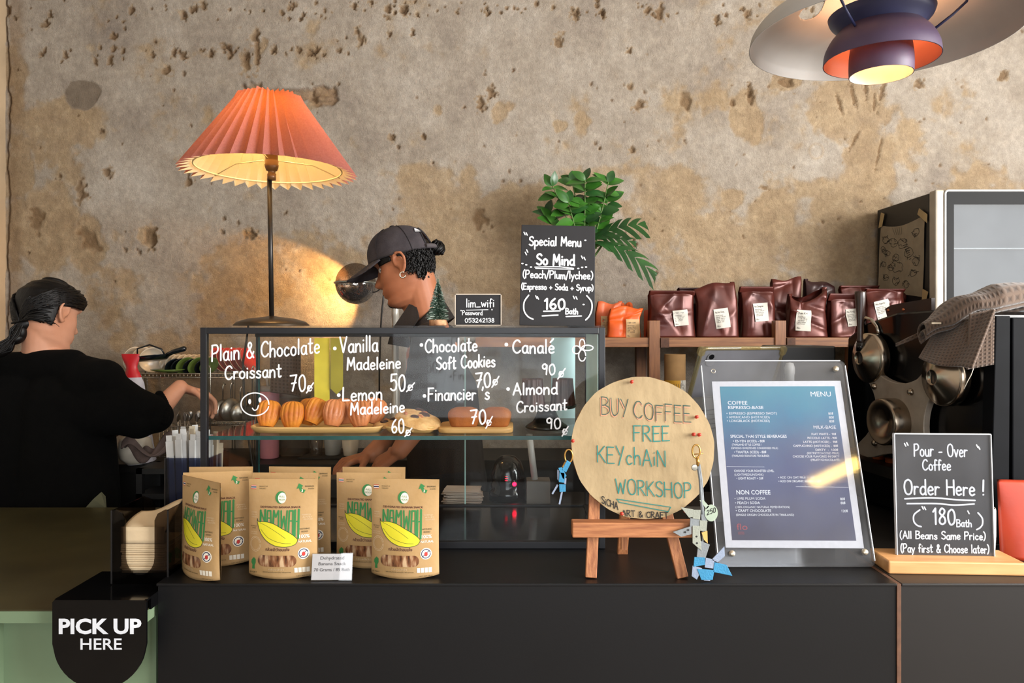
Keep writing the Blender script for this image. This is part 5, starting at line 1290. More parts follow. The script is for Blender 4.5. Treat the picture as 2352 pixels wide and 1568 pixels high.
for s, x, y, x1, h in (('• ES-YEN (ICED) - 80฿', 312, 704, 533, 17), ('(THAILAND STYLE COFFEE /', 304, 727, 508, 14), ('ESPRESSO+SWEETENED CONDENSED MILK)', 300, 751, 621, 14), ('• THAITEA (ICED) - 80฿', 318, 779, 543, 17), ('(THAILAND SIGNATURE TEA BLEND)', 304, 803, 561, 14),
                       ('CHOOSE YOUR ROASTED LEVEL', 318, 905, 594, 15), ('(LIGHT/MEDIUM/DARK)', 320, 930, 520, 15), ('• LIGHT ROAST + 20฿', 334, 955, 520, 15), ('• ADD ON OAT MILK + 15฿', 622, 949, 868, 15), ('• ADD ON ORGANIC HONEY + 20฿', 624, 974, 916, 15)): mt(s, x, y, x1, h, .01)
mt('NON COFFEE', 332, 1054, 566, 29, .03)
for s, x, y, x1, h in (('• UME PLUM SODA', 320, 1089, 532, 17), ('• PEACH SODA', 323, 1117, 494, 17), ('(100% ORGANIC NATURAL FEMENTATION)', 326, 1143, 698, 14), ('• CRAFT CHOCOLATE', 328, 1168, 570, 17), ('(SINGLE ORIGIN CHOCOLATE IN THAILAND)', 330, 1193, 726, 14), ('80฿', 1046, 1092, 1080, 17), ('80฿', 1048, 1118, 1083, 17), ('120฿', 1050, 1170, 1094, 17)): mt(s, x, y, x1, h, .008)
for x0, y0, x1, y1 in ((266, 867, 527, 871), (742, 1002, 1104, 1006)):
    a = mpt(x0, y0); c_ = mpt(x1, y1); t.flat([a, (a[0], a[1]-.0006), (c_[0], c_[1]-.0006), c_][::1], Up, z=.0006)
t.build('lettering', mat('white_menu_ink', '#dfe4ea', .7), pp)
t = MB(); mt('flo', 334, 1283, 408, 42, 0., 0, t); mt('COFFEE', 342, 1302, 384, 7, 0, 0, t); mt('BREWERS', 344, 1312, 386, 7, 0, 0, t); t.build('logo_lettering', mat('dull_red_ink', '#a04a52', .7), pp)
M_bolt = mat('brushed_standoff', '#b9b09e', .3, metal=.8)
for zx, zy in ((1018, 193), (290, 1433), (1187, 1424)):
    p = mpt(zx, zy); b = MB(); b.lathe([(0, 0), (.0065, 0), (.0065, .006), (.0055, .008), (0, .008)], 20, Mm @ plane((0, -.004, 0), (1, 0, 0), (0, 0, 1)) @ Matrix.Translation((p[0], p[1], 0))); b.build('standoff_screw', M_bolt, ms_)
p = mpt(168, 207); b = MB(); b.tube([(p[0]+.0045*math.cos(a), p[1]+.0045*math.sin(a), .0045) for a in [2*math.pi*i/20 for i in range(20)]], .0008, 6, closed=True, M=Mm @ plane((0, 0, 0), (1, 0, 0), (0, 0, 1))); b.build('screw_hole', M_bolt, ms_)

# ================================================================== POUR-OVER SIGN
Yo = 1.565
po_ = thing('pour_over_sign', 'charcoal card in an acrylic stand reading Pour-Over Coffee Order Here', 'sign', ((2170-CX)*S(Yo), Yo, ZC), R(-3))
os_ = S(Yo)
M_beech = mat('beech_block', '#c08a55', .5, var=.2, vscale=10, stretch=(1, 8, 8), col2='#cf9c66')
b = MB(); b.bb(-.137, .137, -.048, .045, 0, .0265); b.build('wooden_base', M_beech, po_, bevel=.003)
cw, ch_ = 217*os_, 276*os_
Mo = Matrix.Translation((.0*os_, 0, .0266)) @ Matrix.Rotation(R(-3), 4, 'X')
MB().bb(-cw/2+.001, cw/2-.001, -.0008, .0008, 0, ch_, Mo).build('card', M_board, po_)
e = MB(); e.bb(-cw/2, cw/2, -.0045, -.0015, 0, ch_+.001, Mo); e.bb(-cw/2, cw/2, .0012, .0040, 0, ch_+.001, Mo); e.build('acrylic_holder', glass('scratched_sign_acrylic', '#f0f1f3', .05, .06, .03, '#c9ccd2'), po_)
e = MB(); e.bb(-cw/2-.0007, -cw/2+.0010, -.005, .004, 0, ch_, Mo); e.bb(cw/2-.0010, cw/2+.0007, -.005, .004, 0, ch_, Mo); e.bb(-cw/2, cw/2, -.005, .004, ch_-.0005, ch_+.0016, Mo); e.build('acrylic_edges', mat('bright_acrylic_edge', '#d9dce2'), po_)
t = MB(); Uo = Mo @ plane((0, -.0012, 0), (1, 0, 0), (0, 0, 1), os_) @ Matrix.Translation((-2167, 1281, 0))
def og(s, x0, y, h, x1, w=3.): handwrite(t, s, x0, -y, h, x1, Uo, w)
og('Pour - Over', 2104, 1056, 28, 2223, 3.2); og('Coffee', 2122, 1088, 24, 2185, 3.2); og('Order Here !', 2079, 1144, 33, 2259, 4.)
stroke(t, [(2080, -1154), (2140, -1151), (2200, -1155), (2237, -1156)], 3.6, Uo); stroke(t, [(2085, -1165), (2150, -1164), (2190, -1167), (2235, -1164)], 3.6, Uo)
og('180', 2142, 1211, 35, 2192, 4.2); og('Bath', 2195, 1216, 16, 2228, 2.8)
stroke(t, [(2113, -1179), (2100, -1190), (2099, -1205), (2106, -1214), (2115, -1217)], 3.6, Uo); stroke(t, [(2243, -1184), (2252, -1196), (2252, -1210), (2246, -1218), (2239, -1222)], 3.6, Uo)
og('(All Beans Same Price)', 2067, 1245, 17, 2258, 2.6); og('(Pay first & Choose later)', 2068, 1275, 18, 2265, 2.6)
for x, y in ((2083, 1030), (2088, 1028), (2119, 1174), (2124, 1175), (2221, 1183), (2245, 1032), (2249, 1036)): stroke(t, [(x-1, -y+3), (x+2, -y-3)], 2.8, Uo)
t.build('hand_lettering', M_paint, po_)
b = MB(); b.lathe([(0, 0), (.024, 0), (.029, .01), (.031, .05), (.031, .105), (.030, .11), (.028, .108), (.028, .01), (0, .008)], 32)
single(b, 'white_cup', mat('white_ceramic', '#cfccc8', .3), 'white cup half hidden behind the Pour-Over sign', 'cup', ((2250-CX)*S(1.645), 1.645, ZC))
# red-orange pouch at the edge
b = MB()
def rpf(u, v, sgn):
    x = (u-.5)*.13*(1.0-.10*(1-v)); z = .172*v
    d = .026*math.sin(math.pi*u)**.7*(1-v)**.6
    return (x, sgn*d, z)
b.grid(lambda u, v: rpf(u, v, -1), 24, 24); b.grid(lambda u, v: rpf(1-u, v, 1), 24, 24); b.grid(lambda u, v: (lambda p, q: (p[0], p[1]+(q[1]-p[1])*v, p[2]))(rpf(u, 0, -1), rpf(u, 0, 1)), 24, 2)
single(b, 'coffee_pouch', mat('red_orange_foil', '#b03a20', .35, var=.1, vscale=10, bump=.5, bscale=18), 'shiny red-orange coffee pouch beside the Pour-Over sign', 'coffee pouch', ((2352-CX)*S(1.645), 1.630, ZC), (0, 0, R(-8)), merge=True)

# warm tube lamp under the ceiling, mirrored in the menu's acrylic sheet
def mirrored(px, py, zc):
    n_ = Vector((0, -math.cos(ml), -math.sin(ml))); o_ = Vector(ms_.location)+n_*.0045
    d_r = W(px, py, 1.)-Vector((0, 0, EYE)); e_ = Vector((0, 0, EYE)); t_r = (o_-e_).dot(n_)/d_r.dot(n_)
    h_ = e_+d_r*t_r; r_ = d_r-n_*(2*d_r.dot(n_)); return h_+r_*((zc-h_.z)/r_.z)
ta, tb2 = mirrored(1868, 1110, 2.86), mirrored(1978, 1058, 2.86)
tl_ = thing('tube_lamp', 'warm twin tube lamp hanging under the ceiling, mirrored in the menu', 'lamp', (ta+tb2)/2)
O = tuple(tl_.location); sd_ = (tb2-ta).normalized().cross(Vector((0, 0, 1)))
for k in (-1, 1):
    MB().cyl(ta+sd_*.035*k, tb2+sd_*.035*k, .024, n=16).build('tube', mat('warm_tube', '#fff0c8', .5, emit='#ffd070', estr=26.), tl_, O)
b = MB(); b.tube([ta+Vector((0, 0, .06)), tb2+Vector((0, 0, .06))], .03, 8)
for p_ in (ta.lerp(tb2, .1), ta.lerp(tb2, .9)): b.cyl(p_+Vector((0, 0, .06)), Vector((p_.x, p_.y, 3.1)), .004, n=8)
b.build('fitting', M_dark, tl_, O)
# ================================================================== WOODEN SHELF WITH COFFEE BAGS
M_wood = mat('walnut_shelf', '#6e4428', .5, var=.3, vscale=9, stretch=(1, 10, 14), col2='#93633c', bump=.1)
M_woodv = mat('walnut_post', '#6a4027', .5, var=.3, vscale=9, stretch=(14, 10, 1), col2='#8f5f3a', bump=.1)
Y0s = 2.70; ss = S(Y0s)
zsh = EYE-(775-HY)*ss
sx0, sx1 = (1375-CX)*ss, (2085-CX)*ss
O = ((1700-CX)*ss, 2.85, .9705)
sh = thing('wooden_shelf', 'walnut shelf unit carrying the coffee bags along the wall', 'shelf', O)
b = MB()
b.bb(sx0-.45, sx1, Y0s, Y0s+.030, zsh-22*ss, zsh); b.bb(sx0-.45, sx1, 2.975, 3.005, zsh-22*ss, zsh); b.build('front_rail', M_wood, sh, O, bevel=.0015)
for k in range(5):
    MB().bb(sx0-.45, sx1, 2.735+.05*k, 2.775+.05*k, zsh-.012, zsh-.0005).build('slat', M_wood, sh, O)
for px, zp in ((1503, .062), (1792, .062), (1962, -.0235)):
    x = (px-CX)*ss
    MB().bb(x-.020, x+.020, Y0s-.006, Y0s+.034, .9705, zsh+zp).build('post', M_woodv, sh, O, bevel=.0015)
    MB().bb(x-.020, x+.020, 2.970, 3.008, .9705, zsh+.0).build('post', M_woodv, sh, O, bevel=.0015)
    if zp > 0: MB().bb(x+.022, x+.052, Y0s-.010, Y0s-.0005, zsh-.036, zsh-.001).build('joint_block', mat('end_grain', '#4e2f1e', .7, var=.3, vscale=70), sh, O)
# folded foil bags
M_foil = mat('maroon_foil', '#401813', .34, metal=.30, var=.2, vscale=9, bump=.35, bscale=16, col2='#5c281f', spec=.5)
M_foil2 = mat('dark_maroon_foil', '#2a1112', .36, metal=.3, var=.2, vscale=9, bump=.35, bscale=16, spec=.6)
M_lab = mat('label_paper', '#c9c5bb', .8, var=.04)
M_lab2 = mat('tan_label_paper', '#c6a376', .8, var=.04)
M_ink2 = mat('grey_print', '#4a4643', .8)
def foil_bag(seed, w, h, d, fold, slant=0., cave=0.):
    """gusseted bag: flat base, creased pillow body, folded or open top"""
    r = random.Random(seed); ph = [r.uniform(0, 6.28) for _ in range(8)]
    cr = [(r.uniform(-w/2, w/2), r.uniform(0, h), r.uniform(-.9, .9) if r.random() < .6 else r.uniform(1.2, 1.9), r.uniform(-.011, .011), r.uniform(.006, .016)) for _ in range(14)]
    def wob(x, z):
        return sum(a*math.exp(-abs((x-x0)*-math.sin(t)+(z-z0)*math.cos(t))/q)*math.exp(-((x-x0)**2+(z-z0)**2)/.004) for x0, z0, t, a, q in cr) + .002*math.sin(30*x+21*z+ph[0])
    def shape(u, v, sgn):
        x = (u-.5)*w*(1-.04*math.sin(math.pi*v)+.015*math.sin(5*v+ph[3])); z = h*v
        dep = d/2*(1-v)**.45 + .004
        z += h*slant*(u-.5)*v**3 - cave*(1-(2*u-1)**2)*v**7*(1. if sgn < 0 else .35)
        e = 1-abs(2*u-1)**5
        y = sgn*dep*(.62+.38*e) + sgn*wob(x, z)*min(1, 6*v)*(1 if v < .95 else .4)
        if v > .68: x += .012*math.sin(ph[4])*(v-.68)*3; z += .006*math.sin(7*u+ph[5])*(v-.68)*3
        if fold > 0 and v > 1-fold:     # flap turned down toward the front
            t = (v-(1-fold))/fold; z = h*(1-fold) + (h*fold*.5)*math.sin(t*math.pi)*.9; y = -abs(dep)*.3-.012*t-.010*math.sin(t*math.pi)+.004*sgn
        return (x, y, z)
    b = MB()
    b.grid(lambda u, v: shape(u, v, -1), 26, 30); b.grid(lambda u, v: shape(1-u, v, 1), 26, 30)
    for s in (0, 1):
        def side(u, v, s=s):
            p = shape(s, v, -1 if s == 1 else 1); q = shape(s, v, 1 if s == 1 else -1)
            t = u; inn = .016*math.sin(math.pi*t)*(v**.7)*(-1 if s == 1 else 1)
            return (p[0]+(q[0]-p[0])*t+inn, p[1]+(q[1]-p[1])*t, p[2]+(q[2]-p[2])*t)
        b.grid(side, 6, 30)
    b.grid(lambda u, v: (lambda p, q: (p[0], p[1]+(q[1]-p[1])*v, 0))(shape(1-u, 0, -1), shape(1-u, 0, 1)), 26, 3)
    return b, shape
def bag(px0, px1, py0, Y, seed, lab, label=None, fold=0, m=None, rz=0, dep=.075, grp='maroon coffee bags on the walnut shelf', nm='coffee_bag', base=None, lm=None, name='Omi-Koi', slant=0., cave=0.):
    s = S(Y); w = (px1-px0)*s; zb = zsh if base is None else base
    h = (EYE-(py0-HY)*s)-zb
    t = thing(nm, lab, 'coffee bag', (((px0+px1)/2-CX)*s, Y, zb+.0005), R(rz), grp)
    g, shp = foil_bag(seed, w, h, dep, fold, slant, cave)
    g.build('bag_body', m or M_foil, t, merge=True)
    if label:
        lx, ly, lw, lh, tilt = label                 # centre px, row, size px, tilt
        s2 = S(Y-dep*.5); cxm = ((lx-(px0+px1)/2))*s; czm = (EYE-(ly-HY)*s2)-zb
        lw *= s2; lh *= s2; c_, s_ = math.cos(R(tilt)), math.sin(R(tilt))
        def on(a, c, dz):
            x = cxm+a*c_-c*s_; z = czm+a*s_+c*c_
            u = min(.97, max(.03, x/w+.5)); v = min(.97, max(.02, z/h)); y0 = shp(.5, v, -1)[1]
            ys = [shp(min(.95, max(.05, u+du)), v, -1)[1] for du in (-.04, 0, .04)]
            return (x, min(ys)-.0022-dz, z)
        b = MB(); b.grid(lambda u, v: on((u-.5)*lw, (v-.5)*lh, 0), 6, 6); l = b.build('label', lm or M_lab, t)
        b = MB()
        put_text(b, name, -lw*.42, lh*.28, lh*.15, None, 'LEFT', .01, lw*.62, fn=lambda a, c: on(a, c, .0005))
        for i, s_t in enumerate(('Natural Process', 'Altitude 1,200 masl', 'Mae Hong Son', 'Light Roast', 'Date 02.10.25')):
            put_text(b, s_t, -lw*.42, lh*(.14-.085*i), lh*.085, None, 'LEFT', 0, lw*(.5+.06*((i*3) % 4)), fn=lambda a, c: on(a, c, .0005))
        put_text(b, 'flo', -lw*.42, -lh*.42, lh*.13, None, 'LEFT', 0, lw*.2, fn=lambda a, c: on(a, c, .0005))
        b.build('printing', M_ink2, l)
    return t
bag(1487, 1593, 655, 2.787, 1, 'first maroon coffee bag on the shelf, beside the orange bags', (1558, 730, 34, 36, 6), .20, rz=3, name='Omi-Koi')
bag(1598, 1692, 653, 2.787, 2, 'second maroon coffee bag, flat-topped with its label low', (1654, 731, 33, 45, 8), .0, rz=-5, name='Mae Hern Daeng', slant=.14)
bag(1698, 1776, 643, 2.787, 3, 'tall maroon coffee bag just before the second shelf post', (1740, 717, 33, 42, 5), .22, rz=2, name='Na-Changmai', slant=-.10)
bag(1808, 1894, 668, 2.787, 4, 'maroon coffee bag with a caved-in open top after the second post', (1839, 736, 33, 48, -4), .0, rz=-4, name='Omi-Koi', slant=.16, cave=.045)
bag(1901, 1968, 655, 2.787, 5, 'maroon coffee bag directly behind the machine lever', (1950, 729, 30, 40, 5), .3, rz=3, name='Me-Family')
bag(1984, 2072, 656, 2.725, 6, 'maroon coffee bag between the lever and the taped drawing', (2019, 711, 32, 44, 14), .12, rz=-3, name='Me-Family')
bag(1556, 1650, 654, 2.88, 7, 'dark maroon bag in the back row behind the first two', None, .1, M_foil2)
bag(1768, 1836, 641, 2.885, 8, 'maroon bag in the back row rising above the second post', None, .0, slant=.05)
bag(1846, 1916, 648, 2.885, 9, 'dark bag in the back row behind the caved-in one', None, .0, M_foil2, slant=-.12)
bag(1930, 2020, 651, 2.89, 10, 'wide maroon bag in the back row behind the lever', None, .08)
bag(2040, 2081, 672, 2.800, 11, 'last maroon bag of the back row beside the fridge', None, .0, dep=.045)
M_or = mat('bright_orange_pouch', '#d9591c', .45, var=.08, vscale=9, bump=.2, bscale=20); M_or2 = mat('salmon_orange_pouch', '#cf6238', .45, var=.08, bump=.2, bscale=20)
g_ = 'orange coffee pouches at the shelf end'
bag(1395, 1470, 706, 2.785, 21, 'bright orange coffee pouch in front, labelled Mae-Tuen', (1451, 755, 31, 44, 0), 0, M_or, dep=.05, grp=g_, nm='coffee_pouch', lm=M_lab2, name='Mae-Tuen')
bag(1366, 1424, 695, 2.86, 22, 'salmon orange pouch partly hidden behind the board and the front pouch', (1398, 748, 40, 44, 0), 0, M_or2, dep=.05, grp=g_, nm='coffee_pouch', lm=M_lab2, name='Huai Nam Dang')
bag(1428, 1456, 697, 2.915, 23, 'orange pouch at the back, only a sliver of its top showing', None, 0, M_or, dep=.04, grp=g_, nm='coffee_pouch')
nb = thing('spiral_notebook', 'orange notebook with a black spiral beside the first maroon bag', 'notebook', ((1491-CX)*S(2.90), 2.90, zsh+.0005))
MB().bb(-.012, .008, -.05, .05, 0, .105).build('cover', M_or, nb)
b = MB()
for k in range(10): b.tube([(.006*math.cos(a)+.008, -.05+.003*math.sin(a), .012+.0085*k) for a in [2*math.pi*i/10 for i in range(10)]], .0009, 5, closed=True)
b.build('spiral', M_dark, nb)
# plant in a black vase
M_leaf = mat('glossy_leaf', '#234d17', .34, var=.3, vscale=14, col2='#3c7425', spec=.5); M_leafd = mat('dark_leaf', '#17361a', .36, var=.3, vscale=10, col2='#2a5524')
M_stem = mat('plant_stem', '#4e6a2e', .6)
Yv = 2.84; vx = (1334-CX)*S(Yv)
pl_ = thing('vase_plant', 'leafy green plant in a tall black vase behind the Special Menu board', 'plant', (vx, Yv, zsh+.0005))
zv = EYE-(596-HY)*S(Yv)-zsh
MB().lathe([(0, 0), (.045, 0), (.05, .006), (.052, zv*.6), (.050, zv), (.047, zv), (.047, .01), (0, .01)], 36).build('vase', mat('black_vase', '#12100f', .3, spec=.6), pl_)
def leaf(b, base, dirv, L_, wd, bend=.25, up=(0, 0, 1), fold=.18):
    d = Vector(dirv).normalized(); n = Vector(up); sd = d.cross(n)
    sd = sd.normalized() if sd.length > .05 else Vector((1, 0, 0)); n = sd.cross(d).normalized()
    def fn(u, v):
        t = v; w = wd*math.sin(math.pi*min(1, t*.96+.03))**.75*(1-.35*t)*1.25
        q = (u-.5)*2
        return Vector(base)+d*(L_*t)-n*(bend*L_*t*t)+sd*(w*q*.5)+n*(fold*abs(q)*w*.5)
    b.grid(fn, 4, 10)
bl_ = MB(); bd_ = MB(); bs_ = MB(); sxp = S(Yv)
def pp_(px, py, dy=0): return Vector(((px-CX)*sxp-vx, dy, EYE-(py-HY)*sxp-zsh))
rl = random.Random(12)
stems = [((1330, 600), (1300, 500), (1268, 430), -.03), ((1335, 600), (1330, 500), (1315, 415), .02), ((1342, 600), (1342, 480), (1341, 420), -.05), ((1350, 600), (1378, 500), (1396, 420), -.02), ((1325, 610), (1290, 530), (1258, 490), .03), ((1355, 600), (1392, 480), (1398, 455), .03), ((1340, 600), (1318, 520), (1303, 470), -.06)]
for a, m_, e_, dy in stems:
    P_ = smooth_line([tuple(pp_(*a, 0).xz), tuple(pp_(*m_, 0).xz), tuple(pp_(*e_, 0).xz)], 8)
    pts = [Vector((p[0], dy*i/len(P_), p[1])) for i, p in enumerate(P_)]
    bs_.tube(pts, .0022, 6)
    for i in range(3, len(pts)):
        for sgn in ((-1, 1) if i % 3 == 0 else (rl.choice((-1, 1)),) if i % 2 else ()):
            dv = Vector((sgn*rl.uniform(.6, 1.), rl.uniform(-.6, .3), rl.uniform(-.15, .8)))
            leaf(bl_ if rl.random() < .7 else bd_, pts[i], dv, rl.uniform(.055, .075), rl.uniform(.034, .046), rl.uniform(.1, .45), (rl.uniform(-.5, .5), -rl.uniform(.5, 1.3), rl.uniform(.5, 1)))
    tp = pts[-1]
    for sgn in (rl.uniform(-1.2, -.7), rl.uniform(.1, .5)): leaf(bl_ if sgn < 0 else bd_, tp, (sgn, rl.uniform(-.4, .3), rl.uniform(.6, 1.2)), rl.uniform(.05, .068), .032, .3, (rl.uniform(-.6, .6), -1, rl.uniform(.1, .6)))
bs_.build('stems', M_stem, pl_); bl_.build('leaves', M_leaf, pl_); bd_.build('dark_leaves', M_leafd, pl_)
b = MB()
def split_leaf(base, tip, wd, droop, seed):
    """large leaf cut into fingers along its edge"""
    A = Vector(base); B = Vector(tip); d = (B-A); L_ = d.length; d.normalize(); sd = d.cross(Vector((0, -.75, .65))).normalized(); n = sd.cross(d)
    mid = lambda t: A + d*(L_*t) - Vector((0, 0, 1))*droop*L_*(t*t-t*.55)
    N_ = 6
    for s in (-1, 1):
        for k in range(N_):
            t0 = k/N_; t1 = (k+.93)/N_
            w0 = wd*math.sin(math.pi*(.12+.8*t0))**.8
            def fn(u, v, t0=t0, t1=t1, w0=w0):
                t = t0+(t1-t0)*v*(1-.45*u); p = mid(min(1, t+.26*u)); return p + sd*(s*w0*u) - Vector((0, 0, 1))*(.30*w0*u*u) + n*(.1*w0*u)
            b.grid(fn, 5, 4)
split_leaf(pp_(1352, 555, -.02), pp_(1478, 500, -.07), .062, .35, 1); split_leaf(pp_(1362, 560, -.03), pp_(1500, 603, -.06), .060, .55, 2); split_leaf(pp_(1345, 540, .02), pp_(1462, 545, .0), .045, .3, 3)
b.build('split_leaves', M_leafd, pl_)
b = MB(); b.tube([pp_(1352, 600), pp_(1366, 570), pp_(1372, 545), pp_(1400, 525)], .004, 6); b.tube([pp_(1356, 600), pp_(1368, 585), pp_(1385, 560)], .004, 6); b.build('leaf_stalks', M_stem, pl_)
# cardboard tube, tablet, pump bottle, added dark filler box below the shelf
tb_ = thing('cardboard_tube', 'brown cardboard tube with a yellow and white label below the shelf', 'tube', ((1550-CX)*S(2.62+.1), 2.72, .9705))
ct = EYE-(813-HY)*S(2.72)-.9705
O = tuple(tb_.location)
MB().lathe([(0, 0), (.0385, 0), (.0385, ct), (.036, ct), (.036, ct-.01), (0, ct-.01)], 36).build('tube', mat('brown_cardboard', '#8a6a42', .8, var=.12, vscale=20), tb_)
zl0 = EYE-(873-HY)*S(2.70)-.9705
def arc(a0, a1, z0, z1, r=.0388):
    b = MB(); b.grid(lambda u, v: (r*math.sin(R(a0+(a1-a0)*u)), -r*math.cos(R(a0+(a1-a0)*u)), z0+(z1-z0)*v), 12, 1); return b
arc(-88, 20, .12, zl0).build('yellow_label', mat('yellow_label', '#cf9a2b', .6), tb_); arc(20, 88, .12, zl0).build('white_label', M_lab, tb_)
b = MB()
for i, s in enumerate(('CRAFT', 'HIH')):
    fn = (lambda a, c: ((.0390)*math.sin((a)/.0388), -.0390*math.cos(a/.0388), c))
    vs, fs = text_geo(s, .020 if i == 0 else .009, 'LEFT', .0)
    b.add([fn(.032-v[1]*1. - (0 if i == 0 else .012), zl0-.06+v[0] if i == 0 else zl0-.025+v[0]) for v in vs], fs)
for i in range(6):
    b.add([fn(-.028+.008*i, zl0-.012), fn(-.028+.008*i, zl0-.11-.01*(i % 3)), fn(-.0265+.008*i, zl0-.11-.01*(i % 3)), fn(-.0265+.008*i, zl0-.012)], [(0, 1, 2, 3)])
b.build('printing', M_ink2, tb_)
# tablet in its clear case on a grey stand
Yt2 = 1.97
tbl = thing('tablet', 'grey tablet in a yellowed clear case seen from the back', 'tablet', W(1706, 797, Yt2))
u_ = Vector((.965, .262, 0)); lean_ = R(27)
d_ = Vector((.262*-math.sin(lean_)*1., .965*math.sin(lean_), -math.cos(lean_)))       # down the back, away from the viewer
Mt_ = plane((0, 0, 0), u_, -d_)
tw, th = .245, .275
b = MB(); b.prism(rrect(-tw/2+.004, -th, tw/2-.004, -.005, .014), .006, Mt_); b.build('tablet_body', mat('space_grey_metal', '#626267', .5), tbl)
M_case = glass('yellowed_clear_bumper', '#efe6c6', .06, .12, .17, '#b5a986')
b = MB(); b.tube([tuple(Mt_ @ Vector((p[0], p[1], .003))) for p in rrect(-tw/2, -th-.003, tw/2, -.001, .017)], .0062, 8, closed=True)
for sx_ in (-1, 1): b.prism(rrect(sx_*tw/2-.010, -.022, sx_*tw/2+.010, .004, .008), .0085, Mt_)
b.build('clear_case', M_case, tbl)
b = MB(); b.prism(rrect(-tw/2+.020, -.052, -tw/2+.044, -.014, .0115), .0085, Mt_); c_ = b.build('camera_bump', mat('camera_ring', '#86868a', .35, metal=.5), tbl)
b = MB(); b.prism(ellipse(-tw/2+.032, -.024, .0075, .0075, 20), .0092, Mt_); b.build('lens', M_gloss, c_)
b = MB(); b.prism(rrect(-.01, -.003, .05, .003, .002), .0098, Mt_); b.build('buttons', M_case, tbl)
ts_ = thing('tablet_stand', 'grey folding stand with slotted vents behind the menu', 'stand', W(1690, 905, 1.92))
O = tuple(ts_.location)
b = MB(); b.prism(rrect(-.125, -.21, .09, 0, .012), .02, Matrix.Rotation(R(-6), 4, 'Y') @ Matrix.Translation((0, .0, 0)) @ plane((0, .02, 0), (1, 0, 0), (0, -.12, 1))); b.build('panel', mat('grey_plastic', '#55534f', .5), ts_)
b = MB()
for k in range(5): b.bb(-.108, -.055, -.0025, .002, -.034-.012*k, -.0325-.012*k, Matrix.Rotation(R(-6), 4, 'Y'))
b.build('vent_slots', M_gloss, ts_)
zst = W(1690, 905, 1.92).z-.21
b = MB(); b.bb(-.10, .10, .02, .14, ZC-ts_.location.z+.0005, ZC-ts_.location.z+.012); b.build('foot', mat('grey_plastic', '#55534f'), ts_)
pb = thing('pump_bottle', 'small clear bottle with a white pump top behind the menu', 'bottle', ((1814-CX)*S(1.95), 1.95, ZC+.0005))
zt_ = EYE-(834-HY)*S(1.95)-ZC
MB().lathe([(0, 0), (.026, 0), (.028, .01), (.028, zt_-.085), (.012, zt_-.055), (.012, zt_-.05), (0, zt_-.05)], 28).build('bottle_body', mat('frosted_bottle', '#8f8f8c', .3), pb)
MB().lathe([(0, zt_-.05), (.0115, zt_-.05), (.0115, zt_-.03), (.013, zt_-.028), (.013, zt_-.012), (.009, zt_), (0, zt_+.002)], 24).build('pump', mat('white_plastic', '#c4c4bf', .4), pb)
gb = thing('dark_filler', 'added black grinder standing behind the menu under the shelf', 'filler', ((1836-CX)*S(2.3), 2.29, ZC+.0005))  # black box added to fill the dark area, no known appliance
MB().bb(-.09, .075, -.08, .1, 0, .455).build('body', mat('satin_black', '#0d0c0c', .4), gb, bevel=.006)
MB().bb(-.05, .04, -.10, -.081, .20, .26).build('spout', M_gloss, gb, bevel=.004)  # invented front block of the added box

# ================================================================== FRIDGE WITH THE TAPED DRAWING
FX = 1.49; FY0, FY1 = 2.60, 3.02
ft_ = EYE-(435-HY)*S(FY0)
O = (FX+.3, 2.8, .9705)
fr_ = thing('display_fridge', 'small glass-door fridge with a pale frame and black sides', 'fridge', O)
M_fside = mat('black_fridge_side', '#101012', .5, var=.2)
MB().bb(FX, FX+.62, FY0+.045, FY1, .9705, ft_-.005).build('cabinet', M_fside, fr_, O, bevel=.003)
M_fgrey = mat('warm_grey_door_frame', '#a39a8c', .45)
b = MB(); b.bb(FX-.002, FX+.030, FY0, FY0+.043, 1.0, ft_); b.bb(FX+.6, FX+.622, FY0, FY0+.043, 1.0, ft_); b.bb(FX+.030, FX+.6, FY0, FY0+.043, ft_-.012, ft_); b.bb(FX+.030, FX+.6, FY0, FY0+.043, 1.0, 1.04); d_f = b.build('door_frame', M_fgrey, fr_, O, bevel=.006)
b = MB(); b.prism(rrect(FX+.0, 1.002, FX+.62, ft_+.001, .012), .003, plane((0, FY0, 0), (1, 0, 0), (0, 0, 1))); 
# bright bead round the door
bb_ = MB(); bb_.tube([(p[0], FY0-.002, p[1]) for p in rrect(FX+.031, 1.03, FX+.605, ft_-.004, .012)], .0035, 8, closed=True); bb_.build('door_bead', mat('white_bead', '#d6d8da', .35), fr_, O)
b = MB(); zi0, zi1 = 1.08, ft_-.052
b.bb(FX+.034, FX+.062, FY0-.001, FY0+.006, 1.035, ft_-.008); b.bb(FX+.062, FX+.6, FY0-.001, FY0+.006, zi1, ft_-.008); b.bb(FX+.57, FX+.6, FY0-.001, FY0+.006, 1.035, zi1); b.bb(FX+.062, FX+.57, FY0-.001, FY0+.006, 1.035, zi0)
b.build('black_border', mat('black_glass_border', '#0b0b0c', .5, spec=.12), fr_, O)
M_fglass = glass('fridge_door_glass', '#b8bcc0', .016, .26, .05, '#9aa0a4')
MB().bb(FX+.062, FX+.57, FY0+.001, FY0+.005, zi0, zi1).build('door_glass', M_fglass, fr_, O)
b = MB(); b.bb(FX+.035, FX+.6, FY0+.0445, FY0+.0448, 1.04, ft_-.02); b.build('inner_liner', mat('fridge_liner', '#7d7f82', .5), fr_, O)
b = MB()
for zz in (1.50, 1.74): b.bb(FX+.05, FX+.58, FY0+.02, FY0+.04, zz, zz+.004)
b.build('wire_shelf', M_steel, fr_, O)
b = MB(); b.bb(FX-.0025, FX-.0015, FY0+.018, FY0+.030, 1.36, 1.50); b.build('grip', mat('dark_grip', '#5e584e', .5), fr_, O)
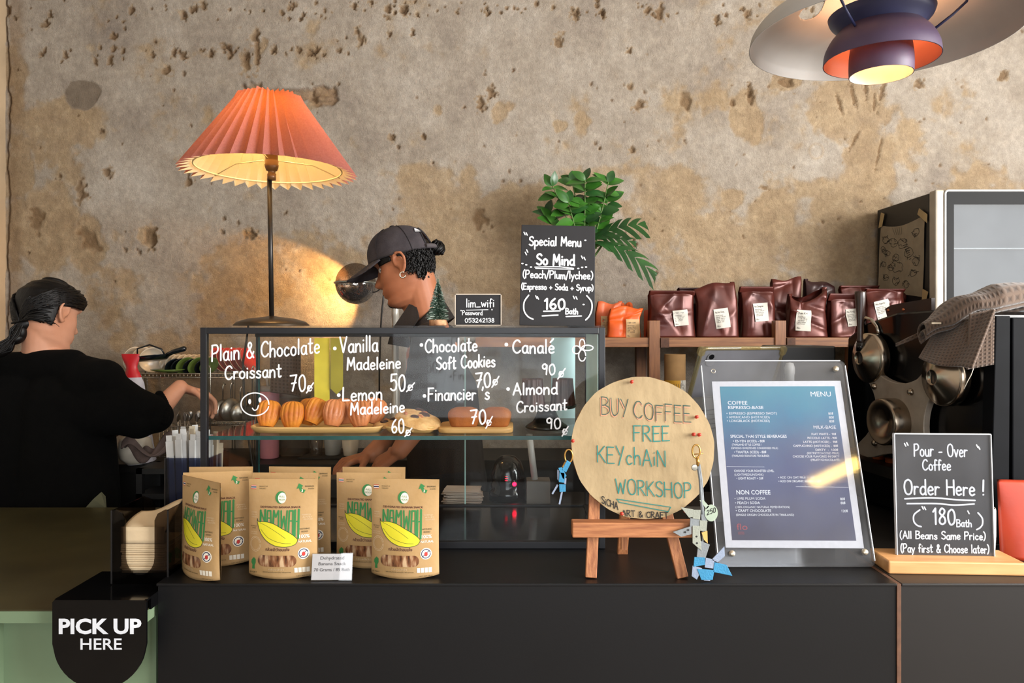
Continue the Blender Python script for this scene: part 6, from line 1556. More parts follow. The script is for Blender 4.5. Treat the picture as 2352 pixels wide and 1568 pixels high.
# drawing taped to its side (generic doodles)
M_draw = mat('thin_drawing_paper', '#8b7f6b', .85, var=.1, vscale=20)
dr = thing('taped_drawing', 'creased paper with ink doodles taped to the fridge side', 'drawing', (FX, 2.82, 1.6))
O = (FX, 2.82, 1.6)
def side_pt(px, py):          # a point on the fridge side from its place in the photograph
    Y = FX*F_PX/(px-CX); return (Y, EYE-(py-HY)*S(Y))
q = [side_pt(2025, 518), side_pt(2127, 492), side_pt(2122, 682), side_pt(2018, 668)]
def dp(u, v, e=0.):
    a = [q[0][i]+(q[1][i]-q[0][i])*u for i in (0, 1)]; c = [q[3][i]+(q[2][i]-q[3][i])*u for i in (0, 1)]
    y = a[0]+(c[0]-a[0])*v; z = a[1]+(c[1]-a[1])*v - .02*math.sin(math.pi*u)*(1-v)
    return (FX-.003-.0022*math.sin(7*u+4*v)**2-e, y, z)
b = MB(); b.grid(lambda u, v: dp(u, 1-v), 18, 18); b.build('paper', M_draw, dr, O)
t = MB(); rd_ = random.Random(21)
def ink(pts, w=.006):
    r = MB(); r.ribbon(smooth_line(pts, 4), w)
    t.add([dp(min(1, max(0, a[0])), min(1, max(0, a[1])), .0012+a[2]) for a in r.v], r.f)
for cx_, cy_, s in ((.15, .2, .08), (.33, .24, .09), (.55, .26, .10), (.82, .17, .07), (.2, .4, .06), (.4, .47, .08), (.68, .42, .10), (.85, .55, .08), (.3, .62, .07), (.45, .6, .12), (.2, .78, .07), (.42, .82, .08), (.65, .85, .07), (.8, .7, .07), (.12, .58, .06), (.1, .35, .05)):
    ink([(cx_+s*math.cos(a)*rd_.uniform(.7, 1.2), cy_+.7*s*math.sin(a)*rd_.uniform(.7, 1.2)) for a in [2*math.pi*i/9 for i in range(10)]])
    for k in range(4):
        a = rd_.uniform(0, 6.28); x, y = cx_+s*.6*math.cos(a), cy_+s*.5*math.sin(a)
        ink([(x, y), (x+rd_.uniform(-.05, .05), y+rd_.uniform(-.04, .04)), (x+rd_.uniform(-.08, .08), y+rd_.uniform(-.06, .06))], .005)
for k in range(8): ink([(.56+.02*k, .30+.03*k), (.66+.012*k, .29+.03*k)], .007)
for k in range(5): ink([(.3+.05*k, .02), (.36+.04*k, .13)], .004)
t.build('ink_doodles', M_ink, dr, O)
M_tape = mat('masking_tape', '#a58f66', .7, var=.1)
for pts in ([(2028, 488), (2036, 491), (2030, 520), (2022, 524)], [(2116, 478), (2135, 492), (2134, 512), (2112, 492)], [(2124, 663), (2137, 670), (2128, 706), (2121, 704)]):
    w_q = [side_pt(*p) for p in pts]; cxy = O
    MB().add([(FX-.0075, y, z) for y, z in w_q], [(0, 1, 2, 3)]).build('tape_strip', M_tape, dr, O, solid=.0006)
# ================================================================== ESPRESSO MACHINE
P0 = Vector((1.086, 1.68, 0)); AX = Vector((-.13, .9915, 0)); VX = Vector((.9915, .13, 0))
def mp(t, w, z): return P0 + AX*t + VX*w + Vector((0, 0, z))
def mside(px, py, w=0.):
    k = (px-CX)/F_PX; q = P0 + VX*w
    t = (q.x-q.y*k)/(-AX.x+AX.y*k); Y = q.y+AX.y*t
    return t, EYE-(py-HY)*S(Y)
O = tuple(mp(.3, .3, ZC+.0005))
em = thing('espresso_machine', 'black espresso machine with a steel cross frame and round caps', 'coffee machine', O)
M_mblk = mat('machine_gloss_black', '#060607', .16, var=.2, spec=.4)
M_msat = mat('machine_satin_panel', '#0b0c0f', .6, var=.15, spec=.06)
M_xfr = mat('bronzed_steel', '#9a8e80', .45, metal=.25, var=.12, vscale=30)
M_cap = mat('turned_steel', '#a39686', .22, metal=1., var=.25, vscale=8, stretch=(1, 1, 1))
def sidepl(w): return plane(mp(0, w, 0), -AX, (0, 0, 1))       # local x = -t, out of it = away from the body
prof = [(0.03, 1.10), (0.0, 1.488), (.05, 1.495), (.2, 1.503), (.33, 1.500), (.47, 1.472), (.56, 1.43), (.575, 1.10)]
b = MB(); n = len(prof)
vs = [mp(t, w, z) for w in (0, .85) for t, z in prof]
b.add(vs, [tuple(range(n)), tuple(range(2*n-1, n-1, -1))] + [(i, n+i, n+(i+1) % n, (i+1) % n) for i in range(n)]); b.build('body', M_mblk, em, O, bevel=.006)
b = MB(); vs = [mp(t, w, z) for w in (.0, .85) for t, z in ((.0, ZC+.012), (.0, 1.075), (.57, 1.075), (.57, ZC+.012))]
b.add(vs, [(0, 1, 2, 3), (7, 6, 5, 4), (0, 4, 5, 1), (1, 5, 6, 2), (2, 6, 7, 3), (3, 7, 4, 0)]); b.build('drip_tray', M_mblk, em, O, bevel=.004)
b = MB(); vs = [mp(t, w, z) for w in (-.004, .86) for t, z in ((.05, 1.045), (.05, 1.076), (.58, 1.076), (.58, 1.045))]
b.add(vs, [(0, 1, 2, 3), (7, 6, 5, 4), (0, 4, 5, 1), (1, 5, 6, 2), (2, 6, 7, 3), (3, 7, 4, 0)]); b.build('tray_edge', mat('dull_steel_edge', '#4a4641', .35, metal=.8), em, O)
b = MB(); vs = [mp(t, w, z) for w in (.16, .84) for t, z in ((.05, 1.07), (.05, 1.12), (.5, 1.12), (.5, 1.07))]
b.add(vs, [(0, 1, 2, 3), (7, 6, 5, 4), (0, 4, 5, 1), (1, 5, 6, 2), (2, 6, 7, 3), (3, 7, 4, 0)]); b.build('inner_column', M_mblk, em, O)
for t0, w0 in ((.06, .06), (.52, .06), (.06, .78), (.52, .78)):
    b = MB(); b.cyl(mp(t0, w0, ZC+.0005), mp(t0, w0, ZC+.0135), .02, n=18); b.build('foot', M_mblk, em, O)
# back panel facing the customers: satin panel with a folded side strip
b = MB(); vs = [mp(t, w, z) for t in (-.012, .02) for w, z in ((.045, 1.0), (.85, 1.0), (.85, 1.480), (.045, 1.480))]
b.add(vs, [(0, 1, 2, 3), (7, 6, 5, 4), (0, 4, 5, 1), (1, 5, 6, 2), (2, 6, 7, 3), (3, 7, 4, 0)]); b.build('back_panel', M_msat, em, O, bevel=.003)
b = MB(); vs = [mp(t, w, z) for t in (-.014, .02) for w, z in ((-.012, .985), (.034, .985), (.038, 1.484), (.002, 1.484))]
b.add(vs, [(0, 1, 2, 3), (7, 6, 5, 4), (0, 4, 5, 1), (1, 5, 6, 2), (2, 6, 7, 3), (3, 7, 4, 0)]); b.build('edge_strip', M_msat, em, O, bevel=.002)
b = MB(); vs = [mp(t, w, z) for t in (-.016, .1) for w, z in ((.3, 1.4955), (.86, 1.4955), (.86, 1.503), (.3, 1.503))]
b.add(vs, [(0, 1, 2, 3), (7, 6, 5, 4), (0, 4, 5, 1), (1, 5, 6, 2), (2, 6, 7, 3), (3, 7, 4, 0)]); b.build('top_rim', M_msat, em, O)
# cross frame
xf = [(2008, 842), (2022, 862), (2048, 876), (2078, 880), (2106, 870), (2128, 850), (2165, 885), (2142, 905), (2126, 940), (2121, 980), (2127, 1015), (2150, 1050), (2170, 1090), (2100, 1090), (2088, 1052), (2066, 1042), (2030, 1043), (1992, 1050), (1962, 1030), (1988, 1000), (2006, 970), (2012, 935), (2005, 900), (1988, 860)]
pts = []
for px, py in xf: t, z = mside(px, py, -.03); pts.append((-t, z))
pts = smooth_line(pts+[pts[0]], 3)[:-1]
b = MB(); b.prism(pts, .018, sidepl(-.012)); b.build('cross_frame', M_xfr, em, O, bevel=.002)
def cap(px, py, prof_, nm='end_cap'):
    t, z = mside(px, py, -.04); b = MB(); b.lathe(prof_, 48, sidepl(-.031) @ Matrix.Translation((-t, z, 0))); e = b.build(nm, M_cap, em, O)
    return t, z, e
for px, py in ((1988, 822), (2158, 866)):
    t, z, e = cap(px, py, [(.068, -.02), (.070, -.018), (.070, .004), (.067, .007), (.066, .007), (.064, .009), (.020, .030), (.0175, .031), (.017, .0295), (0, .0295)])
    b = MB(); b.bb(-t-.0015, -t+.0015, z-.014, z+.014, .0296, .0302, sidepl(-.031)); b.build('slot', M_dark, e, O)
t, z, e = cap(2050, 968, [(.060, -.01), (.062, 0), (.062, .040), (.060, .044), (.057, .045), (.030, .031), (.004, .020), (0, .020)], 'centre_cap')
for px, py in ((2010, 887), (2094, 900), (2011, 1017)):
    t, z = mside(px, py, -.03); b = MB(); b.lathe([(.0085, 0), (.009, .004), (.006, .009), (0, .0105)], 18, sidepl(-.030) @ Matrix.Translation((-t, z, 0))); b.build('bolt', M_cap, em, O)
# lever
t, z = mside(1972, 785, -.06)
zt_ = z+.142
M_lever = mat('dark_wood_lever', '#2c1a14', .3, var=.3, vscale=30, spec=.6)
b = MB(); c0 = mp(t, -.055, z-.004); c1 = mp(t+.004, -.052, zt_)
b.tube([c0.lerp(c1, k) for k in (0, .06, .12, .3, .6, .85, .97, 1.)], [.0085, .0095, .0075, .0082, .0108, .0140, .0150, .0142], 24); b.build('lever', M_lever, em, O)
b = MB(); b.cyl(mp(t, -.055, z-.026), mp(t, -.055, z-.002), .011, n=20); b.build('lever_socket', M_mblk, em, O)
b = MB(); b.tube(smooth_line([(0, 0), (0, 1)], 1) and [mp(.47, -.004, 1.44), mp(.475, -.004, 1.477), mp(.46, -.004, 1.488), mp(.435, -.004, 1.482), mp(.41, -.004, 1.462), mp(.40, -.004, 1.44)], .0052, 10); b.build('steam_hook', mat('chrome_tube', '#b9b2a8', .12, metal=1.), em, O)
b = MB(); vs = [mp(t_, w, z_) for w in (.02, .03) for t_, z_ in ((.22, 1.50), (.40, 1.49), (.41, 1.513), (.38, 1.523), (.22, 1.535))]
b.add(vs, [(0, 1, 2, 3, 4), (9, 8, 7, 6, 5)] + [(i, 5+i, 5+(i+1) % 5, (i+1) % 5) for i in range(5)]); r_ = b.build('rear_guard', mat('dark_brown_guard', '#241613', .3), em, O)
for t_ in (.33, .395): b = MB(); b.lathe([(.0045, 0), (.004, .002), (0, .003)], 14, sidepl(.02) @ Matrix.Translation((-t_, 1.508, 0))); b.build('rivet', mat('copper_rivet', '#b56a45', .3, metal=.9), r_, O)
# orange lids on the tray
M_ol = mat('orange_plastic', '#c75f1f', .5)
fp = None; ob = MB().lathe([(0, 0), (.0175, 0), (.0185, .002), (.0185, .012), (.016, .0135), (0, .0135)], 28)
for i, (t, w, lab) in enumerate(((.36, .045, 'orange lid on the drip tray, foremost of the three in front'), (.42, .05, 'orange lid on the drip tray, in the middle of the front three'), (.48, .05, 'orange lid on the drip tray, furthest into the machine'), (.38, .10, 'orange lid in the second row on the drip tray beside the sign'), (.45, .105, 'orange lid in the second row deep inside the machine'))):
    loc = mp(t, w, 1.0765)
    if fp is None: fp = single(ob, 'orange_lid', M_ol, lab, 'lid', loc, group='orange lids on the drip tray')
    else: dup(fp, loc, (0, 0, 0), lab)

# ------------------------------------------------------------------ waffle towel thrown over the machine
M_towel = bpy.data.materials.new('waffle_cotton'); M_towel.use_nodes = True
N = M_towel.node_tree.nodes; L = M_towel.node_tree.links; B_ = N['Principled BSDF']; B_.inputs['Roughness'].default_value = .95; B_.inputs['Sheen Weight'].default_value = .25
uv = N.new('ShaderNodeUVMap'); sxy = N.new('ShaderNodeSeparateXYZ'); L.new(uv.outputs[0], sxy.inputs[0])
def wv(o):
    a = N.new('ShaderNodeMath'); a.operation = 'MULTIPLY'; a.inputs[1].default_value = 2*math.pi; L.new(o, a.inputs[0])
    c = N.new('ShaderNodeMath'); c.operation = 'SINE'; L.new(a.outputs[0], c.inputs[0]); return c.outputs[0]
mm = N.new('ShaderNodeMath'); mm.operation = 'MAXIMUM'; L.new(wv(sxy.outputs[0]), mm.inputs[0]); L.new(wv(sxy.outputs[1]), mm.inputs[1])
rp = N.new('ShaderNodeValToRGB'); rp.color_ramp.elements[0].color = lin('#3a2d25'); rp.color_ramp.elements[0].position = .0; rp.color_ramp.elements[1].color = lin('#5c4b3f'); rp.color_ramp.elements[1].position = .8
mr = N.new('ShaderNodeMapRange'); mr.inputs[1].default_value = -1; L.new(mm.outputs[0], mr.inputs[0]); L.new(mr.outputs[0], rp.inputs[0]); L.new(rp.outputs[0], B_.inputs['Base Color'])
bp = N.new('ShaderNodeBump'); bp.inputs['Strength'].default_value = 1.; bp.inputs['Distance'].default_value = .0013; L.new(mr.outputs[0], bp.inputs['Height']); L.new(bp.outputs['Normal'], B_.inputs['Normal'])
def add_uv(ob, nu, nv, su, sv):
    me = ob.data; l = me.uv_layers.new(name='weave')
    for p in me.polygons:
        for li in p.loop_indices:
            vi = me.loops[li].vertex_index; j, i = divmod(vi, nu+1); l.data[li].uv = (i/nu*su, j/nv*sv)
tw_ = thing('waffle_towel', 'brown waffle-weave towel draped over the coffee machine', 'towel', mp(.1, .05, 1.53))
O = tuple(tw_.location)
def cloth(name, fn, nu, nv, su, sv, th=.005):
    b = MB(); b.grid(fn, nu, nv); o = b.build(name, M_towel, tw_, O); add_uv(o, nu, nv, su, sv)
    md = o.modifiers.new('thickness', 'SOLIDIFY'); md.thickness = th; md.offset = 0
    return o
def tp(px, py, Y): return W(px, py, Y)
# hanging panel in front of the machine's end
def hang(u, v):
    top = (2146+139*u, 762-52*u); bot = (2111+122*u, 822+30*u+6*math.sin(5*u))
    px = top[0]+(bot[0]-top[0])*v; py = top[1]+(bot[1]-top[1])*v
    return tp(px, py, 1.80-.16*u+.010*math.sin(9*u+2*v)*v-.01*v)
cloth('hanging_panel', hang, 40, 40, 15, 15)
def hang2(u, v):
    px = 2226+58*u-(6-4*u)*v; py = 722-14*u+(126+2*u)*v
    return tp(px, py, 1.675-.012*u+.006*math.sin(6*v))
cloth('second_fold', hang2, 20, 40, 6, 15)
# folded roll across the top
path = [(2118, 772, 1.80), (2150, 750, 1.79), (2190, 728, 1.77), (2230, 712, 1.75), (2280, 698, 1.74), (2360, 690, 1.76), (2450, 690, 1.80)]
def roll(r, dz, lift, amp=1.):
    def fn(u, v):
        q = v*(len(path)-1); i = min(len(path)-2, int(q)); f = q-i
        a = W(*path[i]).lerp(W(*path[i+1]), f); th = -math.pi*.15 + u*math.pi*1.45
        rr_ = r*(.55+.45*min(1, v*4))
        return a + Vector((-.35*rr_*math.cos(th), -rr_*1.3*math.cos(th), rr_*.62*math.sin(th)+lift+.004*math.sin(17*v+5*u)*amp))
    return fn
cloth('upper_fold', roll(.050, 0, .010), 24, 60, 8, 30)
cloth('inner_fold', roll(.036, 0, -.004), 20, 60, 7, 30)
def tail(u, v):
    px = 2116-58*v; py = 766+26*v+ (u-.5)*12*(1-.4*v)
    return tp(px, py, 1.86+.03*v+.004*math.sin(6*v))
cloth('tail', tail, 6, 16, 1.5, 5)
b = MB(); b.tube([tp(2236, 846, 1.66), tp(2230, 862, 1.66), tp(2222, 876, 1.665), tp(2214, 893, 1.67)], .0009, 6); b.build('loose_thread', mat('pale_thread', '#cfc6b8', .9), tw_, O)
b = MB(); b.box(tp(2150, 742, 1.735), (.022, .004, .004)); b.build('care_label', mat('care_label_cloth', '#a79a86', .9), tw_, O)

# ================================================================== PICK-UP COUNTER THINGS
yg = 1.42
x0, x1 = (120-CX)*S(yg), (336-CX)*S(yg); xm = (x0+x1)/2
pk = thing('pickup_sign', 'black acrylic sign reading PICK UP HERE folded over the green counter', 'sign', (xm, yg+.02, ZG+.0005))
O = tuple(pk.location); hw_ = (x1-x0)/2
M_sblk = mat('gloss_black_acrylic', '#050506', .1, var=.1, spec=.5)
b = MB()
r0 = hw_*.98; zbot = EYE-(1582-HY)*S(yg); ztp = ZG+.026
q = [(-hw_+.004*0, ztp)] ; 
out = [(-hw_, ztp-.004), (-hw_+.004, ztp), (hw_-.004, ztp), (hw_, ztp-.004)]
zc_ = zbot+r0*.98
out = [(hw_, zc_), (hw_, ztp-.004), (hw_-.004, ztp), (-hw_+.004, ztp), (-hw_, ztp-.004), (-hw_, zc_)] + [(r0*math.cos(R(a)), zc_+.98*r0*math.sin(R(a))) for a in range(188, 353, 8)]
b.prism([(p[0], p[1]) for p in out], .005, plane((xm, yg+.005, 0), (1, 0, 0), (0, 0, 1)))
b.build('front_leaf', M_sblk, pk, O)
b = MB(); b.bb(x0+.001, x1-.001, yg+.0055, yg+.17, ztp-.004, ztp); b.bb(x0+.001, x0+.005, yg+.021, yg+.17, ZG+.0005, ztp-.004); b.bb(x1-.005, x1-.001, yg+.021, yg+.17, ZG+.0005, ztp-.004); b.build('top_leaf', M_sblk, pk, O)
t = MB(); Ux = upright(yg-.0006)
put_text(t, 'PICK UP', 133, -1454, 47, Ux, 'LEFT', .035, 190); put_text(t, 'HERE', 182, -1491, 36.5, Ux, 'LEFT', .012, 95)
t.build('lettering', mat('white_vinyl', '#d7dbe2', .6), pk, O)
# napkin dispenser of smoked acrylic
M_smk = glass('smoked_acrylic', '#a59d96', .025, .03)
yn = 1.505; nx0, nx1 = (256-CX)*S(yn), (386-CX)*S(yn); zn0 = ZG+.0265
nd = thing('napkin_dispenser', 'smoked acrylic napkin dispenser on the pick-up counter', 'dispenser', ((nx0+nx1)/2, yn+.06, zn0+.0005))
O = tuple(nd.location); zn1 = EYE-(1172-HY)*S(yn)
dn = .125
# front with a tall finger slot
wn_ = nx1-nx0; hn = zn1-zn0; cx0 = wn_/2
slot = [(cx0+.033, hn), (cx0+.030, hn*.9), (cx0+.030, hn*.36)] + [(cx0+.030*math.cos(R(a)), hn*.36+.036*math.sin(R(a))-.0) for a in range(-20, -161, -20)] + [(cx0-.030, hn*.36), (cx0-.030, hn*.9), (cx0-.033, hn)]
left = [(0, 0), (cx0, 0), (cx0, hn*.36-.036)] + [(cx0+.030*math.cos(R(a)), hn*.36+.036*math.sin(R(a))) for a in range(-100, -161, -20)] + [(cx0-.030, hn*.36), (cx0-.030, hn*.86), (cx0-.036, hn*.95), (cx0-.05, hn), (0, hn)]
right = [(wn_-a, c) for a, c in reversed(left)]
for yy, nm in ((yn, 'front_wall'), (yn+dn, 'rear_wall')):
    b = MB(); P_ = plane((nx0, yy+.004, zn0+.001), (1, 0, 0), (0, 0, 1)); b.prism(left, .004, P_); b.prism(right, .004, P_); b.build(nm, M_smk, nd, O)
b = MB(); b.bb(nx0, nx0+.004, yn+.0045, yn+dn-.0005, zn0+.001, zn1); b.build('side_wall', M_smk, nd, O)
b = MB(); b.bb(nx1-.004, nx1, yn+.0045, yn+dn-.0005, zn0+.001, zn1); b.build('side_wall', M_smk, nd, O)
b = MB(); b.bb(nx0, nx1, yn, yn+dn, zn0+.0005, zn0+.024); b.build('base', M_sblk, nd, O)
for x in (nx0-.0012, nx1-.0018):
    MB().bb(x, x+.003, yn-.0012, yn+.0008, zn0+.002, zn1).build('dark_edge', mat('dark_acrylic_edge', '#1c1b1c', .2), nd, O)
M_nap = mat('cream_napkin', '#cdb795', .9, var=.06, bump=.3)
rn = random.Random(6); nap0 = None
nz_ = zn0+.0245
nb_ = MB(); nb_.bb(-.045, .045, 0, .09, 0, .0042)
for k in range(12):
    loc = ((nx0+nx1)/2+rn.uniform(-.002, .002), yn+.012+rn.uniform(-.002, .002), nz_+.0046*k)
    lab = 'folded cream napkin in the pile at the bottom of the dispenser'
    if nap0 is None: nap0 = single(nb_, 'paper_napkin', M_nap, lab, 'napkin', loc, (0, 0, rn.uniform(-.03, .03)), 'napkins piled in the dispenser', bevel=.001)
    else: dup(nap0, loc, (0, 0, rn.uniform(-.03, .03)), lab)
b = MB()
def loose(u, v):
    return (-.044+.088*u, .004+.085*v, -.002+.018*v+.022*u*v+.005*math.sin(5*u+3*v))
b.grid(loose, 12, 12); b.grid(lambda u, v: (-.044+.088*u, .004, -.030+.034*v), 12, 4)
o = single(b, 'paper_napkin', M_nap, 'cream napkin pulled up and rising at the back of the dispenser', 'napkin', ((nx0+nx1)/2, yn+.006, nz_+.0046*12+.031), (0, 0, 0), solid=.003)
# straws in a smoked holder
sy = 1.75; hx0, hx1 = -.821, -.716; hz1 = EYE-(1052-HY)*S(sy)
sh_ = thing('straw_holder', 'dark smoked box holding paper-wrapped straws beside the pastry case', 'holder', ((hx0+hx1)/2, sy+.06, ZG+.0005))
O = tuple(sh_.location)
M_smk2 = glass('dark_smoked_acrylic', '#a3abc0', .03, .03)
for nm, a in (('front_wall', (hx0, hx1, sy, sy+.004)), ('rear_wall', (hx0, hx1, sy+.116, sy+.12)), ('side_wall', (hx0, hx0+.004, sy+.0045, sy+.1155)), ('side_wall', (hx1-.004, hx1, sy+.0045, sy+.1155))):
    MB().bb(a[0], a[1], a[2], a[3], ZG+.001, hz1).build(nm, M_smk2, sh_, O)
MB().bb(hx0+.004, hx1-.004, sy+.004, sy+.116, ZG+.001, ZG+.006).build('base', M_sblk, sh_, O)
e = MB(); e.bb(hx0-.001, hx0+.002, sy-.001, sy+.001, ZG+.001, hz1); e.build('dark_edge', mat('dark_acrylic_edge', '#1c1b1c'), sh_, O)
M_strw = mat('white_straw_wrapper', '#b5b4b2', .8, var=.08, vscale=30); M_strw2 = mat('cream_straw_wrapper', '#b1a48e', .8, var=.08, vscale=30)
sb = MB(); sb.bb(-.0075, .0075, -.003, .003, 0, .272); sb.bb(-.0068, .0068, -.0006, .0006, .272, .286)
s1 = None; rs = random.Random(9); protos_ = {}
kx_ = 0
for k in range(34):
    r_, c_ = divmod(k, 7)
    fx = (c_+.5+rs.uniform(-.25, .25))/7; fy = (r_+.5+rs.uniform(-.2, .2))/5
    loc = Vector((hx0+.012+fx*.081, sy+.014+fy*.09, ZG+.0075))
    tilt = R(-6+10*fx+rs.uniform(-2.5, 2.5)) if c_ < 3 else R(4+rs.uniform(-3, 3)); ti2 = R(rs.uniform(-2, 3))
    m_ = 0 if rs.random() < .62 else 1
    where = 'white' if m_ == 0 else 'cream'
    lab = where+' paper-wrapped straw in the crowded straw holder'
    rot = (ti2*.6, tilt*.42, R(rs.uniform(-35, 35)))
    if m_ not in protos_: protos_[m_] = single(sb, 'wrapped_straw', M_strw if m_ == 0 else M_strw2, lab, 'straw', loc, rot, where+' wrapped straws in the holder')
    else: dup(protos_[m_], loc, rot, lab, scale=(1, 1, rs.uniform(.9, 1.06)))
# ================================================================== BACK OF THE SHOP, LEFT: DISH RACK AND CLUTTER
M_wire = mat('chrome_wire', '#b3aa9c', .25, metal=.95)
YR0, YR1 = 2.76, 3.0
rs0 = S(YR0); rx0, rx1 = (262-CX)*rs0, (583-CX)*rs0
zr1 = EYE-(858-HY)*rs0; zr2 = EYE-(968-HY)*rs0
O = ((rx0+rx1)/2, 2.88, .9705)
rk = thing('dish_rack', 'two-tier chrome wire dish rack on the back counter', 'dish rack', O)
def wire_shelf(z, depth=.014, rx0=rx0):
    b = MB()
    for zz in (z, z-depth): b.tube([(rx0, YR0, zz), (rx1, YR0, zz), (rx1, YR1, zz), (rx0, YR1, zz)], .0021, 6, closed=True)
    n = 36
    for i in range(n+1):
        x = rx0+(rx1-rx0)*i/n; b.tube([(x, YR0, z), (x, YR0-.001, z-depth), (x, YR1, z-depth), (x, YR1, z)], .0013, 5)
    return b
wire_shelf(zr1).build('upper_shelf', M_wire, rk, O); wire_shelf(zr2, .014, (476-CX)*rs0).build('lower_shelf', M_wire, rk, O)
px_post = (481-CX)*rs0
for x, y in ((px_post, YR0-.004), (rx0, YR0-.004), (rx1, YR0-.004), (rx0, YR1), (rx1, YR1), (px_post, YR1)):
    b = MB(); 
    for d in (-.005, .005): b.tube([(x+d, y, .9705), (x+d, y, zr1+.022), (x, y, zr1+.030)], .0028, 8)
    b.build('post', M_wire, rk, O)
M_wbowl = mat('white_glazed_bowl', '#c9bfae', .25, var=.06, spec=.6); M_rim = mat('cream_plate_rim', '#cbb697', .4)
M_gplate = mat('green_glazed_plate', '#5c6f33', .2, var=.3, vscale=20, spec=.6); M_dplate = mat('black_glazed_plate', '#11161a', .18, spec=.6); M_rplate = mat('red_glaze', '#b3262a', .3); M_bplate = mat('dark_brown_glaze', '#2c1712', .25, spec=.6)
def bowl(r, h): return [(0, 0), (r*.45, 0), (r*.5, .002), (r*.86, h*.55), (r, h), (r*.985, h+.001), (r*.82, h*.58), (r*.45, .005), (0, .005)]
def place_dishes(rows, geo, nm, group, cat, z, ylist):
    first = {}
    for i, (px, r, m, mk, lab, yaw, lean, Y) in enumerate(rows):
        loc = Vector(((px-CX)*S(Y), Y, z+r*math.cos(R(lean))*1.0+.001))
        rot = Euler((0, R(90+lean), R(yaw)), 'XYZ')
        key = (r, mk)
        if key not in first:
            b = MB(); pr = geo(r)
            b.lathe(pr, 36, mi=0)
            k = len(pr)//2
            if isinstance(m, list):
                n = 36; b.m = [0 if (f//n) < 3 else (2 if (f//n) < 5 else 1) for f in range(len(b.f))]
            first[key] = single(b, nm, m, lab, cat, loc, rot, group)
        else: dup(first[key], loc, rot, lab, group)
bw = lambda r: bowl(r, r*.55)
pl_g = lambda r: [(0, 0), (r*.6, 0), (r*.7, .003), (r*.985, .009), (r, .0105), (r*.985, .0118), (r*.7, .006), (0, .0045)]
place_dishes([(299, .050, M_wbowl, 'w', 'large white bowl at the end of the row on the upper rack', -28, 6, 2.93), (318, .050, M_wbowl, 'w', 'large white bowl, second in the row on the upper rack', -28, 6, 2.93), (346, .050, M_wbowl, 'w', 'largest-looking white bowl above the black pan', -50, 8, 2.92)], bw, 'bowl', 'large white bowls on the rack', 'bowl', zr1, None)
rows = [(379, .034), (391, .034), (403, .034), (415, .034), (427, .035), (439, .034), (451, .034), (463, .034)]
names = ['first', 'second', 'third', 'fourth', 'fifth', 'sixth', 'seventh', 'eighth']
place_dishes([(p, .034, M_wbowl, 's', '%s small cream cup counting from the large white bowls' % names[i], -30, 8, 2.95) for i, (p, r) in enumerate(rows)], lambda r: bowl(r, r*.42), 'cup', 'small cream cups on the rack', 'cup', zr1, None)
gp = [('g', M_gplate), ('d', M_dplate)]
cols = [('d', 'black plate leaning at the start of the dark row on the rack'), ('d', 'second black plate in the dark row on the rack'), ('g', 'olive green plate after two black ones on the rack'), ('d', 'black plate between two green ones on the rack'), ('g', 'wide olive green plate leaning before the case frame'), ('d', 'black dish inside the wide green one by the case frame'), ('g', 'olive green plate just past the case frame, seen through glass')]
place_dishes([(396+13.5*i, .038 if k == 'g' else .035, M_gplate if k == 'g' else M_dplate, k, lab, -36, 30, 2.83) for i, (k, lab) in enumerate(cols)], pl_g, 'plate', 'green and black plates on the rack', 'plate', zr1-.002, None)
place_dishes([(500+13.5*i, .052, [M_bplate, M_rplate, M_rim], 'r', '%s plate of the red and brown row seen through the case' % names[i], -14, -24, 2.90) for i in range(6)], pl_g, 'plate', 'red plates with cream rims on the rack', 'plate', zr1-.006, None)
single(MB().lathe(pl_g(.062), 36), 'plate', M_gplate, 'green plate lying flat under the black pan', 'plate', ((392-CX)*S(2.83), 2.81, zr1+.003))
pan = thing('frying_pan', 'small black pan lying on the dishes of the upper rack', 'pan', ((350-CX)*S(2.77), 2.772, zr1+.05)); pan.rotation_euler = (R(-4), R(-8), R(-6))
MB().lathe([(0, 0), (.05, 0), (.062, .012), (.063, .014), (.058, .013), (.048, .004), (0, .004)], 36).build('pan_body', M_dplate, pan)
MB().tube([(.058, 0, .012), (.085, .0, .02), (.13, 0, .026), (.135, 0, .026)], [.008, .009, .010, .006], 10).build('handle', M_dplate, pan)
MB().tube([(-.06, 0, .014), (-.05, -.01, .05), (0, -.01, .058), (.045, -.01, .035), (.05, 0, .012)], .0032, 8).build('bail', M_dplate, pan)
# red and white pouch standing by the rack
Yr = 2.70
rb_ = thing('milk_pouch', 'bright red and white refill pouch beside the dish rack', 'pouch', ((298-CX)*S(Yr), Yr+.016, 1.0))
za, zb2 = EYE-(882-HY)*S(Yr)-1.0, EYE-(813-HY)*S(Yr)-1.0
def pch(u, v, sgn, z0, z1, w0=None):
    z = z0+(z1-z0)*v; T = (z-za)/(zb2-za)
    w = S(Yr)*(42 - 16*math.exp(-((T-.55)/.22)**2) + (8 if T < .2 else 0))*1.0
    return ((u-.5)*w - .012*(T-.5)+.02*(1-T)*0, sgn*(.022*(1-T)+.004)*math.sin(math.pi*u)**.6, z)
for nm, z0, z1, m in (('red_body', za+(zb2-za)*.22, zb2, mat('bright_red_film', '#c01420', .4)), ('white_base', -.028, za+(zb2-za)*.22, mat('white_film', '#bcbac4', .5))):
    b = MB(); b.grid(lambda u, v: pch(u, v, -1, z0, z1), 16, 14); b.grid(lambda u, v: pch(1-u, v, 1, z0, z1), 16, 14); b.build(nm, m, rb_)
rb_.location.z = 1.0
